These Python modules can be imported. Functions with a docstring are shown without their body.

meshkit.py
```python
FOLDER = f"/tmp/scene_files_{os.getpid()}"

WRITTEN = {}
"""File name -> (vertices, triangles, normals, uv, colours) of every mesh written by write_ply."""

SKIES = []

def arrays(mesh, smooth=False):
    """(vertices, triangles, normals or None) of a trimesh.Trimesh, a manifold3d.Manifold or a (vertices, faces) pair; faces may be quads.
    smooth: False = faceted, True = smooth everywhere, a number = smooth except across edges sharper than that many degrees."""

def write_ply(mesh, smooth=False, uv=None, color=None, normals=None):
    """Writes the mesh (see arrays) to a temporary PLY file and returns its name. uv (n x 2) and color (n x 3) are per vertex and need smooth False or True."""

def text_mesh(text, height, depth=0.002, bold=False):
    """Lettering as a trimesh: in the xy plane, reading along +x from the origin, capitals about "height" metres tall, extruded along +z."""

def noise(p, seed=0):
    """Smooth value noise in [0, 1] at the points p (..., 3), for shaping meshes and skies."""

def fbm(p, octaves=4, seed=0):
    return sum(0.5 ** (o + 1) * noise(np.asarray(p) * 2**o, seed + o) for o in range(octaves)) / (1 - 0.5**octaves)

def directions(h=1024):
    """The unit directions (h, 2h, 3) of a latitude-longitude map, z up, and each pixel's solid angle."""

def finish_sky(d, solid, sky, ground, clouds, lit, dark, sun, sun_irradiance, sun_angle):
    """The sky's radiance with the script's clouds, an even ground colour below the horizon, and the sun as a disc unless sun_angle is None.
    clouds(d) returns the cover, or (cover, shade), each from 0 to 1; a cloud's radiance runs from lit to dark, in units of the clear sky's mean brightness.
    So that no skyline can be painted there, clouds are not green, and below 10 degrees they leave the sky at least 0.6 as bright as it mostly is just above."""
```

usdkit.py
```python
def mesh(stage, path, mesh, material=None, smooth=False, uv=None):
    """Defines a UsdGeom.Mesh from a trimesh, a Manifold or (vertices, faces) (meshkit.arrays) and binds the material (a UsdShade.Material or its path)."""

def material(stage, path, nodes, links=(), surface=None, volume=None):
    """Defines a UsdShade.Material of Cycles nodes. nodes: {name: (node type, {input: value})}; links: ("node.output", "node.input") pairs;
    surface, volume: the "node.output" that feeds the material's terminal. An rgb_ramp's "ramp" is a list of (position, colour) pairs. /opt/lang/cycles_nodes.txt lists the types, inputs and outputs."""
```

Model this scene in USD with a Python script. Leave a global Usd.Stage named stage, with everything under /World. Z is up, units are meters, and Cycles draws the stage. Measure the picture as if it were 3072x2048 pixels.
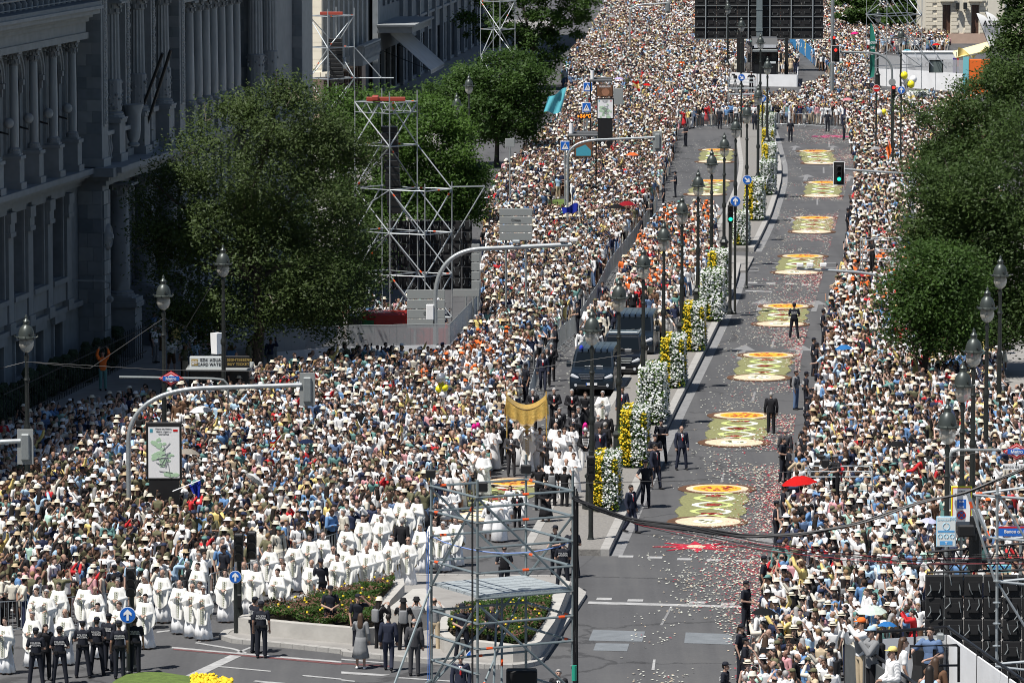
import math, random
import numpy as np, trimesh, manifold3d as m3, usdkit, meshkit
from pxr import Usd, UsdGeom, UsdLux, UsdShade, Gf, Sdf, Vt
from shapely.geometry import Polygon, Point, LineString
from shapely import prepare, contains_xy
from shapely.ops import triangulate
random.seed(7)
RNG = np.random.default_rng(7)
PI = math.pi
stage = Usd.Stage.CreateInMemory()
UsdGeom.SetStageUpAxis(stage, 'Z')
UsdGeom.SetStageMetersPerUnit(stage, 1.0)
UsdGeom.Xform.Define(stage, '/World')
# ------------------------------------------------------------------ camera, sky, sun, exposure
CAM_H, FOC, HOR = 26.0, 15000.0, -570.0            # metres; focal length and horizon row in pixels of the 3072 px wide photograph
PITCH = math.atan((1024 - HOR) / FOC)
cam = UsdGeom.Camera.Define(stage, '/World/camera')
cam.AddTranslateOp().Set(Gf.Vec3d(0, 0, CAM_H))
cam.AddRotateXOp().Set(90 - math.degrees(PITCH))
cam.CreateHorizontalApertureAttr(36.0)
cam.CreateVerticalApertureAttr(24.0)
cam.CreateFocalLengthAttr(FOC / 3072 * 36)
cam.CreateClippingRangeAttr(Gf.Vec2f(1, 6000))
cam.CreateExposureAttr(0.42)
SUN_EL, SUN_X, SUN_Y = math.radians(63), -0.76, -0.65      # towards the sun: left and behind the camera
SUN_ROT = math.atan2(SUN_X, SUN_Y)
sky_mat = usdkit.material(stage, '/World/Looks/sky', {
	'sky': ('sky_texture', dict(sky_type='single_scattering', sun_disc=False, sun_elevation=SUN_EL, sun_rotation=SUN_ROT, altitude=650.0, air_density=1.0, aerosol_density=0.6, ozone_density=1.0)),
	'bg': ('background_shader', dict(strength=0.05))}, [('sky.color', 'bg.color')], surface='bg.background')
dome = UsdLux.DomeLight.Define(stage, '/World/sky')
UsdShade.MaterialBindingAPI.Apply(dome.GetPrim()).Bind(sky_mat)
sun = UsdLux.DistantLight.Define(stage, '/World/sun')
sun.CreateNormalizeAttr(True)
sun.CreateIntensityAttr(1.25)
sun.CreateAngleAttr(0.53)
sun.CreateColorAttr(Gf.Vec3f(1.0, 0.965, 0.92))
_k = math.hypot(SUN_X, SUN_Y)
_d = np.array([SUN_X / _k * math.cos(SUN_EL), SUN_Y / _k * math.cos(SUN_EL), math.sin(SUN_EL)])
_r = Gf.Rotation(Gf.Vec3d(0, 0, 1), Gf.Vec3d(*map(float, _d)))
sun.AddOrientOp().Set(Gf.Quatf(_r.GetQuat()))
SUN_DIR = _d
# ------------------------------------------------------------------ pixels of the photograph to places on the ground
_cp, _sp = math.cos(PITCH), math.sin(PITCH)
def ray(px, py):
	u, v = (px - 1536) / FOC, (1024 - py) / FOC
	return np.array([u, _cp + v * _sp, -_sp + v * _cp])
def G(px, py, z=0.0):
	"""The point at height z that stands at this place of the photograph."""
	d = ray(px, py)
	t = (z - CAM_H) / d[2]
	return np.array([d[0] * t, d[1] * t, z])
def AtD(px, py, D):
	d = ray(px, py)
	t = D / d[1]
	return np.array([d[0] * t, D, CAM_H + d[2] * t])
CROPS = dict(A0=(0, 0), A1=(1024, 0), A2=(2048, 0), B0=(0, 680), B1=(1024, 680), B2=(2048, 680), C0=(0, 1348), C1=(1024, 1348), C2=(2048, 1348))
def Q(c, x, y):
	ox, oy = CROPS[c]
	return ox + x * 0.44638, oy + y * 0.44638
def S(x, y):
	return x * 1.30612, y * 1.30612
def to_px(p):
	x, y, z = p[0], p[1], p[2] - CAM_H
	dep = y * _cp - z * _sp
	return 1536 + FOC * x / dep, 1024 - FOC * (y * _sp + z * _cp) / dep
# ------------------------------------------------------------------ prims
used = {}
def path_for(parent, name):
	k = parent + '/' + name
	n = used.get(k, -1) + 1
	used[k] = n
	return k if n == 0 else f'{k}_{n:03d}'
def tag(p, label=None, cat=None, group=None, kind=None):
	for k, v in (('label', label), ('category', cat), ('group', group), ('kind', kind)):
		if v:
			p.SetCustomDataByKey(k, v)
	return p
def rotz_m(a):
	c, s = math.cos(a), math.sin(a)
	return np.array([[c, -s, 0], [s, c, 0], [0, 0, 1.0]])
class Thing:
	"""One thing of the scene: an Xform at its base whose children are its parts."""
	def __init__(self, name, label, cat, loc=(0, 0, 0), rot=0.0, group=None, kind=None, path=None, scale=None):
		self.path = path or path_for('/World', name)
		x = UsdGeom.Xform.Define(stage, self.path)
		x.AddTranslateOp().Set(Gf.Vec3d(*map(float, loc)))
		if rot:
			x.AddRotateZOp().Set(math.degrees(rot))
		if scale:
			x.AddScaleOp().Set(Gf.Vec3f(*scale))
		self.prim = x.GetPrim()
		tag(self.prim, label, cat, group, kind)
		self.loc, self.rot = np.array(loc, float), rot
	def part(self, name, mesh, m, smooth=False, under=None, label=None, kind=None):
		p = path_for(under or self.path, name)
		r = put(p, mesh, m, smooth)
		if label:
			r.SetCustomDataByKey('label', label)
		if kind:
			r.SetCustomDataByKey('kind', kind)
		return p
	def loc_of(self, w):
		"""World point to the thing's own coordinates."""
		return rotz_m(-self.rot) @ (np.asarray(w, float) - self.loc)
def put(path, mesh, m, smooth=False):
	if isinstance(mesh, MB):
		mesh = mesh.get()
	return usdkit.mesh(stage, path, mesh, LOOK(m), smooth).GetPrim()
def solid(name, mesh, m, label=None, cat=None, group=None, kind=None, smooth=False):
	return tag(put(path_for('/World', name), mesh, m, smooth), label, cat, group, kind)
def copy_of(src, name, loc, rot=0.0, label=None, cat=None, group=None, scale=None):
	p = path_for('/World', name)
	x = UsdGeom.Xform.Define(stage, p)
	x.GetPrim().GetReferences().AddInternalReference(src)
	x.ClearXformOpOrder()
	x.AddTranslateOp().Set(Gf.Vec3d(*map(float, loc)))
	x.AddRotateZOp().Set(math.degrees(rot))
	if scale:
		x.AddScaleOp().Set(Gf.Vec3f(*scale))
	x.GetPrim().SetInstanceable(True)
	tag(x.GetPrim(), label, cat, group)
	return x.GetPrim()
# ------------------------------------------------------------------ materials
looks = {}
def LOOK(m):
	return looks[m] if isinstance(m, str) else m
def M(name, color, rough=0.7, metal=0.0, var=0.0, scale=3.0, bump=0.0, bscale=None, alpha=None, spec=0.5, coord='position', stretch=None, var2=None):
	"""A principled surface; var darkens and lightens the base colour with noise (in metres), bump roughens it."""
	n = {'p': ('principled_bsdf', dict(base_color=color, roughness=rough, metallic=metal, specular_ior_level=spec))}
	l = []
	if var or bump:
		n['g'] = ('geometry', {}) if coord == 'position' else ('texture_coordinate', {})
		src = f'g.{coord}'
		if stretch:
			n['mp'] = ('mapping', dict(scale=stretch))
			l.append((src, 'mp.vector'))
			src = 'mp.vector'
	if var:
		n['n'] = ('noise_texture', dict(scale=scale, detail=6.0, roughness=0.65))
		c = np.array(color)
		c2 = np.array(var2) if var2 is not None else np.clip(c * (1 + var), 0, 0.95)
		n['r'] = ('rgb_ramp', dict(ramp=[(0.3, tuple(c * (1 - var))), (0.5, tuple(c)), (0.7, tuple(c2))]))
		l += [(src, 'n.vector'), ('n.fac', 'r.fac'), ('r.color', 'p.base_color')]
	if bump:
		n['bn'] = ('noise_texture', dict(scale=bscale or scale * 4, detail=4.0))
		n['b'] = ('bump', dict(strength=bump, distance=0.05))
		l += [(src, 'bn.vector'), ('bn.fac', 'b.height'), ('b.normal', 'p.normal')]
	surf = 'p.BSDF'
	if alpha is not None:
		n['t'] = ('transparent_bsdf', {})
		n['m'] = ('mix_closure', dict(fac=alpha))
		l += [('t.BSDF', 'm.closure1'), ('p.BSDF', 'm.closure2')]
		surf = 'm.closure'
	looks[name] = usdkit.material(stage, '/World/Looks/' + name, n, l, surface=surf)
	return name
# ------------------------------------------------------------------ mesh building
class MB:
	def __init__(self):
		self.v, self.f, self.n = [], [], 0
	def add(self, v, f, T=None):
		v = np.asarray(v, float)
		f = np.asarray(f, int)
		if f.shape[1] == 4:
			f = np.vstack([f[:, [0, 1, 2]], f[:, [0, 2, 3]]])
		if T is not None:
			v = v @ T[:3, :3].T + T[:3, 3] if T.shape == (4, 4) else v @ T.T
		self.v.append(v)
		self.f.append(f + self.n)
		self.n += len(v)
		return self
	def mesh(self, m, loc=(0, 0, 0), R=None):
		v, f = (m.vertices, m.faces) if hasattr(m, 'vertices') else m
		v = np.asarray(v, float)
		if R is not None:
			v = v @ R.T
		return self.add(v + np.asarray(loc), f)
	def box(self, c, s, rz=0.0, R=None):
		hx, hy, hz = np.asarray(s) / 2
		v = np.array([[-hx, -hy, -hz], [hx, -hy, -hz], [hx, hy, -hz], [-hx, hy, -hz], [-hx, -hy, hz], [hx, -hy, hz], [hx, hy, hz], [-hx, hy, hz]])
		if R is None and rz:
			R = rotz_m(rz)
		if R is not None:
			v = v @ R.T
		return self.add(v + np.asarray(c), [[0, 3, 2, 1], [4, 5, 6, 7], [0, 1, 5, 4], [1, 2, 6, 5], [2, 3, 7, 6], [3, 0, 4, 7]])
	def bb(self, x0, x1, y0, y1, z0, z1):
		return self.box(((x0 + x1) / 2, (y0 + y1) / 2, (z0 + z1) / 2), (abs(x1 - x0), abs(y1 - y0), abs(z1 - z0)))
	def cbox(self, c, s, b=0.02, R=None):
		"""A box with chamfered edges."""
		h = np.asarray(s) / 2
		b = min(b, *(h * 0.6))
		pts = []
		for sx in (-1, 1):
			for sy in (-1, 1):
				for sz in (-1, 1):
					for k in range(3):
						d = h.copy()
						for j in range(3):
							if j != k:
								d[j] -= b
						pts.append(np.array([sx, sy, sz]) * d)
		v = np.array(pts)
		if R is not None:
			v = v @ R.T
		hm = m3.Manifold.hull_points(v + np.asarray(c)).to_mesh()
		return self.add(hm.vert_properties[:, :3], hm.tri_verts)
	def tube(self, pts, r, k=6, caps=True):
		p = np.asarray(pts, float)
		r = np.broadcast_to(r, (len(p),)).astype(float)
		t = np.gradient(p, axis=0)
		t /= np.linalg.norm(t, axis=1, keepdims=True) + 1e-12
		ref = np.array([0, 0, 1.0]) if abs(t[0, 2]) < 0.9 else np.array([1.0, 0, 0])
		a = np.cross(t, ref)
		a /= np.linalg.norm(a, axis=1, keepdims=True) + 1e-12
		b = np.cross(t, a)
		w = np.arange(k) * 2 * PI / k
		v = p[:, None] + r[:, None, None] * (np.cos(w)[None, :, None] * a[:, None] + np.sin(w)[None, :, None] * b[:, None])
		i, j = np.meshgrid(np.arange(len(p) - 1), np.arange(k), indexing='ij')
		q = np.stack([i * k + j, i * k + (j + 1) % k, (i + 1) * k + (j + 1) % k, (i + 1) * k + j], -1).reshape(-1, 4)
		v, f = v.reshape(-1, 3), np.vstack([q[:, [0, 1, 2]], q[:, [0, 2, 3]]])
		f = f[:, ::-1]
		if caps:
			n = len(v)
			v = np.vstack([v, p[0], p[-1]])
			jj = np.arange(k)
			e = (len(p) - 1) * k
			f = np.vstack([f, np.stack([np.full(k, n), jj, (jj + 1) % k], 1), np.stack([np.full(k, n + 1), e + (jj + 1) % k, e + jj], 1)])
		return self.add(v, f)
	def lathe(self, prof, k=12, c=(0, 0, 0), R=None):
		"""prof: (radius, z) from the bottom up."""
		pr = np.asarray(prof, float)
		w = np.arange(k) * 2 * PI / k
		v = np.stack([pr[:, 0, None] * np.cos(w), pr[:, 0, None] * np.sin(w), np.broadcast_to(pr[:, 1, None], (len(pr), k))], -1).reshape(-1, 3)
		i, j = np.meshgrid(np.arange(len(pr) - 1), np.arange(k), indexing='ij')
		q = np.stack([i * k + j, i * k + (j + 1) % k, (i + 1) * k + (j + 1) % k, (i + 1) * k + j], -1).reshape(-1, 4)
		f = np.vstack([q[:, [0, 1, 2]], q[:, [0, 2, 3]]])
		n = len(v)
		v = np.vstack([v, [0, 0, pr[0, 1]], [0, 0, pr[-1, 1]]])
		jj = np.arange(k)
		e = (len(pr) - 1) * k
		f = np.vstack([f, np.stack([np.full(k, n), (jj + 1) % k, jj], 1), np.stack([np.full(k, n + 1), e + jj, e + (jj + 1) % k], 1)])
		if R is not None:
			v = v @ R.T
		return self.add(v + np.asarray(c), f)
	def prism(self, poly, z0, z1):
		"""A flat outline (list of x, y) raised from z0 to z1."""
		g = Polygon(poly) if not hasattr(poly, 'exterior') else poly
		g = g if g.is_valid else g.buffer(0)
		for gg in getattr(g, 'geoms', [g]):
			t = trimesh.creation.extrude_polygon(gg, z1 - z0, engine='earcut')
			self.add(t.vertices + [0, 0, z0], t.faces)
		return self
	def get(self):
		return np.vstack(self.v), np.vstack(self.f)
def basis(xd, zd):
	x, z = np.asarray(xd, float), np.asarray(zd, float)
	x = x / np.linalg.norm(x)
	z = z - x * (x @ z)
	z /= np.linalg.norm(z)
	return np.stack([x, np.cross(z, x), z], 1)
# local frame of an upright board: x right, y up, z towards the viewer (facing -Y of the thing)
UPRIGHT = np.array([[1.0, 0, 0], [0, 0, -1.0], [0, 1.0, 0]])
def text3(txt, h, depth=0.004, bold=False, centre=True):
	t = meshkit.text_mesh(txt, h, depth, bold)
	v = np.array(t.vertices)
	if centre:
		v[:, 0] -= (v[:, 0].max() + v[:, 0].min()) / 2
	return v @ UPRIGHT.T, np.array(t.faces)
def flat_poly(poly, z):
	"""A triangulated flat sheet."""
	g = Polygon(poly) if not hasattr(poly, 'exterior') else poly
	v, f = trimesh.creation.triangulate_polygon(g, engine='earcut')
	v = np.c_[v, np.full(len(v), z)]
	n = np.cross(v[f[:, 1]] - v[f[:, 0]], v[f[:, 2]] - v[f[:, 0]])[:, 2]
	f = np.asarray(f).copy()
	f[n < 0] = f[n < 0][:, ::-1]
	return v, f
def gp(pts, z=0.0):
	return [tuple(G(x, y, z)[:2]) for x, y in pts]
# ------------------------------------------------------------------ people
ICO = np.array(trimesh.creation.icosphere(1).vertices)
ICO0 = np.array(trimesh.creation.icosahedron().vertices)
ICO0 = ICO0 / np.linalg.norm(ICO0, axis=1, keepdims=True)
def hull(*balls, k=ICO):
	"""Hull of balls (centre, radius or three radii)."""
	return m3.Manifold.hull_points(np.vstack([np.asarray(c, float) + k * np.asarray(r, float) for c, r in balls]))
def union(ms):
	return m3.Manifold.batch_boolean(ms, m3.OpType.Add)
def va(m):
	q = m.to_mesh()
	return np.array(q.vert_properties[:, :3], float), np.array(q.tri_verts, int)
SH, EL = 0.185, 1.42
ARMS = {  # elbow and wrist of an arm on side +1
	'down': ((0.245, 0.03, 1.13), (0.25, -0.07, 0.89)), 'front': ((0.27, 0.0, 1.14), (0.06, -0.27, 1.09)), 'pray': ((0.25, -0.04, 1.12), (0.03, -0.29, 1.22)),
	'up': ((0.27, -0.24, 1.40), (0.13, -0.38, 1.66)), 'face': ((0.26, -0.2, 1.22), (0.1, -0.33, 1.48)), 'hip': ((0.40, 0.07, 1.19), (0.21, -0.03, 1.03)),
	'high': ((0.27, -0.12, 1.62), (0.2, -0.25, 1.87)), 'brow': ((0.36, -0.16, 1.42), (0.13, -0.15, 1.64)), 'out': ((0.36, -0.16, 1.2), (0.3, -0.42, 1.15)),
	'back': ((0.26, 0.14, 1.14), (0.04, 0.2, 1.0)), 'chest': ((0.28, -0.06, 1.14), (0.05, -0.25, 1.27)), 'cross': ((0.26, -0.04, 1.13), (-0.1, -0.2, 1.17))}
LEGS = {'stand': [((0.095, 0, 0.93), (0.105, -0.01, 0.5), (0.115, 0.02, 0.08)), ((-0.095, 0, 0.93), (-0.105, -0.01, 0.5), (-0.115, 0.02, 0.08))],
		'walk': [((0.09, 0, 0.93), (0.1, -0.15, 0.53), (0.1, -0.2, 0.09)), ((-0.09, 0, 0.93), (-0.1, -0.03, 0.5), (-0.1, 0.22, 0.12))],
		'wide': [((0.1, 0, 0.93), (0.16, -0.02, 0.5), (0.2, 0.0, 0.08)), ((-0.1, 0, 0.93), (-0.15, -0.01, 0.5), (-0.2, 0.03, 0.08))]}
def hand_bones(wr, el, s, fine):
	d = wr - el
	d /= np.linalg.norm(d)
	side = np.cross(d, [0, 0, 1.0])
	if np.linalg.norm(side) < 0.2:
		side = np.array([1.0, 0, 0])
	side /= np.linalg.norm(side)
	nrm = np.cross(side, d)
	palm = wr + d * 0.075
	out = [hull((wr, 0.026), (palm + side * 0.022, 0.017), (palm - side * 0.022, 0.017), k=ICO0)]
	if fine:
		for i, L in enumerate((0.062, 0.07, 0.066, 0.05)):
			b = palm + side * (0.027 - 0.018 * i)
			m = b + d * L * 0.55 - nrm * 0.008
			out.append(hull((b, 0.0095), (m, 0.009), k=ICO0))
			out.append(hull((m, 0.009), (m + d * L * 0.38 - nrm * 0.022, 0.0075), k=ICO0))
		b = wr + d * 0.03 + side * s * 0.02
		m = b + d * 0.03 + side * s * 0.03 - nrm * 0.012
		out += [hull((b, 0.012), (m, 0.0105), k=ICO0), hull((m, 0.0105), (m + d * 0.032 + side * s * 0.004 - nrm * 0.01, 0.0085), k=ICO0)]
	return out
def figure(arms=('down', 'down'), legs='stand', top='tee', topc='c_white', bottom='trousers', botc='c_navy', skin='skin_a', hair='short', hairc='hair_dark', hat=None, hatc='c_white',
           fine=True, girl=False, bag=None, phone=False, tilt=0.0, glasses=False, mark=None, tie=None, fold=0.0):
	"""Parts of a standing person 1.75 m tall who faces -y: list of (name, mesh, material, parent index or None)."""
	parts = []
	w = 0.93 if girl else 1.0
	sh = np.array([SH * w, 0.0, EL])
	B = []
	# head: cranium, jaw, nose, ears
	hc = np.array([0, -0.02 - 0.05 * tilt, 1.645 - 0.02 * tilt])
	B.append(hull((hc + [0, 0.015, 0.005], (0.078, 0.095, 0.092)), (hc + [0, -0.035, -0.06], (0.058, 0.058, 0.062)), (hc + [0, -0.06, -0.088], (0.03, 0.03, 0.025))))
	if fine:
		B.append(hull((hc + [0, -0.088, -0.005], 0.01), (hc + [0, -0.108, -0.042], 0.013), (hc + [0, -0.085, -0.048], 0.017), k=ICO0))
		B += [hull((hc + [s * 0.08, 0.01, -0.005], (0.012, 0.02, 0.03)), k=ICO0) for s in (-1, 1)]
	B.append(hull((hc + [0, 0.01, -0.09], 0.052), ((0, 0.02, 1.43), 0.058)))
	B.append(hull(((0.1 * w, 0, 1.36), (0.075, 0.085, 0.07)), ((-0.1 * w, 0, 1.36), (0.075, 0.085, 0.07)), ((0, 0.01, 1.2), (0.13 * w, 0.09, 0.1))))
	B.append(hull(((0, 0.01, 1.2), (0.12 * w, 0.085, 0.1)), ((0, 0, 0.98), (0.15, 0.1, 0.1))))
	ends = []
	for s, kind in zip((1, -1), arms):
		e, wr = (np.array(q) * [s, 1, 1] for q in ARMS[kind])
		sj = sh * [s, 1, 1]
		B += [hull((sj, 0.052), (e, 0.038)), hull((e, 0.038), (wr, 0.026))]
		B += hand_bones(wr, e, s, fine)
		ends.append((sj, e, wr))
	L = LEGS[legs]
	for hp, kn, an in L:
		hp, kn, an = map(np.array, (hp, kn, an))
		B += [hull((hp, 0.085), (kn, 0.055)), hull((kn, 0.055), (an, 0.04)), hull((an + [0, 0.02, -0.035], 0.036), (an + [0, -0.14, -0.05], (0.035, 0.05, 0.025)))]
	body = union(B)
	parts.append(('body', va(body), skin, None))
	if fine:
		for s in (-1, 1):
			parts.append(('eye', va(hull((hc + [s * 0.032, -0.084, 0.0], (0.015, 0.006, 0.005)), (hc + [s * 0.034, -0.084, 0.01], (0.018, 0.005, 0.003)), k=ICO0)), 'hair_dark', None))
		parts.append(('mouth', va(hull((hc + [0, -0.092, -0.068], (0.022, 0.006, 0.005)), k=ICO0)), 'c_wine', None))
	if glasses:
		f = MB()
		for s in (-1, 1):
			f.add(*va(hull((hc + [s * 0.034, -0.094, 0.002], (0.028, 0.006, 0.019)), k=ICO0)))
		f.box(hc + [0, -0.092, 0.008], (0.13, 0.008, 0.008))
		parts.append(('sunglasses', f.get(), 'c_black', None))
	# trousers or skirt
	if bottom in ('trousers', 'shorts'):
		B = [hull(((0, 0.005, 1.0), (0.155, 0.112, 0.06)), ((0, 0, 0.9), (0.16, 0.115, 0.06)))]
		for hp, kn, an in L:
			hp, kn, an = map(np.array, (hp, kn, an))
			if bottom == 'shorts':
				B.append(hull((hp, 0.1), (hp * 0.1 + kn * 0.9, 0.085)))
			else:
				B += [hull((hp, 0.098), (kn, 0.07)), hull((kn, 0.07), (an + [0, 0, 0.03], 0.062))]
		parts.append((bottom, va(union(B)), botc, None))
	elif bottom == 'skirt':
		parts.append(('skirt', robe([(1.03, 0.15, 0.11), (0.9, 0.18, 0.14), (0.7, 0.2, 0.17), (0.45, 0.23, 0.2)], 0.1), botc, None))
	if legs and bottom != 'robe':
		for hp, kn, an in L:
			an = np.array(an)
			parts.append(('shoe', va(hull((an + [0, 0.03, -0.035], 0.044), (an + [0, -0.15, -0.052], (0.043, 0.055, 0.028)))), 'c_black' if bottom == 'trousers' else 'c_white', None))
	# top
	if top:
		t = 0.016 if top != 'jacket' else 0.026
		lo = {'tee': 0.93, 'shirt': 0.92, 'jacket': 0.86, 'vest': 0.95, 'dress': 0.9, 'cassock': 0.9}[top]
		B = [hull(((0.11 * w, 0, 1.38), (0.08 + t, 0.085 + t, 0.075)), ((-0.11 * w, 0, 1.38), (0.08 + t, 0.085 + t, 0.075)), ((0, 0.01, 1.2), (0.135 * w + t, 0.092 + t, 0.1))),
             hull(((0, 0.01, 1.2), (0.128 * w + t, 0.09 + t, 0.1)), ((0, 0.0, lo + 0.05), (0.152 + t, 0.108 + t, 0.05)))]
		B.append(hull(((0, 0.015, 1.475), (0.066, 0.062, 0.03)), ((0, 0.01, 1.39), (0.15, 0.085, 0.045))))
		for sj, e, wr in ends:
			if top == 'tee':
				q = sj * 0.35 + e * 0.65
				B.append(hull((sj, 0.07), (q, 0.062)))
			elif top != 'vest':
				B += [hull((sj, 0.066 + t / 2), (e, 0.054 + t / 2)), hull((e, 0.054 + t / 2), (e * 0.12 + wr * 0.88, 0.04 + t / 2))]
		nm = {'tee': 't_shirt', 'shirt': 'shirt', 'jacket': 'jacket', 'vest': 'vest_top', 'dress': 'dress', 'cassock': 'cassock'}[top]
		parts.append((nm, va(union(B)), topc, None))
		if top == 'dress':
			parts.append(('skirt', robe([(1.0, 0.17, 0.13), (0.85, 0.19, 0.16), (0.6, 0.23, 0.2), (0.35, 0.26, 0.23)], 0.1), topc, None))
		if top == 'cassock':
			parts.append(('skirt', robe([(1.0, 0.18, 0.14), (0.7, 0.22, 0.18), (0.3, 0.27, 0.24), (0.05, 0.3, 0.27)], 0.06), topc, None))
		if tie:
			f = m3.Manifold.hull_points(np.array([[-0.055, -0.085, 1.43], [0.055, -0.085, 1.43], [0, -0.128, 1.16], [-0.05, -0.06, 1.43], [0.05, -0.06, 1.43], [0, -0.1, 1.16], [-0.04, -0.122, 1.36], [0.04, -0.122, 1.36]]))
			parts.append(('shirt_front', va(f), 'c_white', None))
			f = m3.Manifold.hull_points(np.array([[-0.014, -0.112, 1.42], [0.014, -0.112, 1.42], [-0.028, -0.137, 1.2], [0.028, -0.137, 1.2], [0, -0.137, 1.15], [0, -0.1, 1.42], [0, -0.11, 1.15]]))
			parts.append(('tie', va(f), tie, None))
	# hair
	P = hc + [0, 0.012, 0.008] + ICO * [0.089, 0.106, 0.105]
	if hair in ('short', 'grey', 'long', 'bun'):
		keep = P[(P[:, 2] > hc[2] + 0.035) | ((P[:, 1] > hc[1] - 0.01) & (P[:, 2] > hc[2] - 0.04)) | ((P[:, 1] > hc[1] + 0.03) & (P[:, 2] > hc[2] - 0.08))]
		ms = [m3.Manifold.hull_points(keep)]
		if hair == 'long':
			ms.append(hull((hc + [0, 0.06, 0.0], (0.085, 0.05, 0.08)), ((0, 0.095, 1.36), (0.095, 0.035, 0.12))))
		if hair == 'bun':
			ms.append(hull((hc + [0, 0.11, 0.0], 0.04), ((0, 0.13, 1.5), 0.025)))
		parts.append(('hair', va(union(ms)), hairc, None))
	elif hair == 'rim':
		keep = P[(P[:, 1] > hc[1] + 0.0) & (P[:, 2] > hc[2] - 0.06) & (P[:, 2] < hc[2] + 0.05)]
		parts.append(('hair', va(m3.Manifold.hull_points(keep * [1, 1, 1])), hairc, None))
	# hat
	k = 12 if fine else 8
	if hat == 'straw':
		f = MB().lathe([(0.15, 1.705), (0.155, 1.712), (0.1, 1.722), (0.096, 1.78), (0.075, 1.805), (0.01, 1.81)], k, (0, hc[1] + 0.005, 0.005))
		p = len(parts)
		parts.append(('hat', f.get(), hatc, None))
		if fine:
			parts.append(('hat_band', MB().lathe([(0.103, 1.727), (0.101, 1.752)], k, (0, hc[1] + 0.005, 0.005)).get(), 'c_black', p))
	elif hat == 'bucket':
		f = MB().lathe([(0.13, 1.665), (0.135, 1.67), (0.1, 1.715), (0.09, 1.77), (0.06, 1.782), (0.01, 1.784)], k, (0, hc[1] + 0.01, 0.005))
		parts.append(('hat', f.get(), hatc, None))
	elif hat == 'cap':
		f = MB().lathe([(0.1, 1.685), (0.1, 1.71), (0.088, 1.75), (0.055, 1.776), (0.01, 1.784)], k, (0, hc[1] + 0.01, 0.0))
		f.add(*va(m3.Manifold.hull_points(np.array([[x, y + hc[1] + 0.01, 1.694 + zz + (0.006 if abs(x) < 0.03 else 0)] for x, y in ((-0.07, -0.06), (0.07, -0.06), (-0.06, -0.14), (0.06, -0.14), (-0.025, -0.175), (0.025, -0.175)) for zz in (0, 0.008)]))))
		parts.append(('cap', f.get(), hatc, None))
	elif hat == 'beret':
		parts.append(('beret', va(hull((hc + [0.01, 0.01, 0.07], (0.11, 0.11, 0.03)), (hc + [0, 0.01, 0.05], (0.09, 0.105, 0.03)))), hatc, None))
	if bag == 'pack':
		f = MB().cbox((0, 0.19, 1.2), (0.27, 0.15, 0.42), 0.05)
		for s in (-1, 1):
			f.tube([(s * 0.1, 0.13, 1.36), (s * 0.11, 0.03, 1.455), (s * 0.11, -0.105, 1.36), (s * 0.12, -0.1, 1.2), (s * 0.13, 0.08, 1.05)], 0.018, 4)
		parts.append(('backpack', f.get(), 'c_black' if topc != 'c_black' else 'c_grey', None))
	if phone:
		sj, e, wr = ends[0]
		parts.append(('phone', MB().box(wr + [0, -0.03, 0.1], (0.075, 0.01, 0.15)).get(), 'c_black', None))
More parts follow.
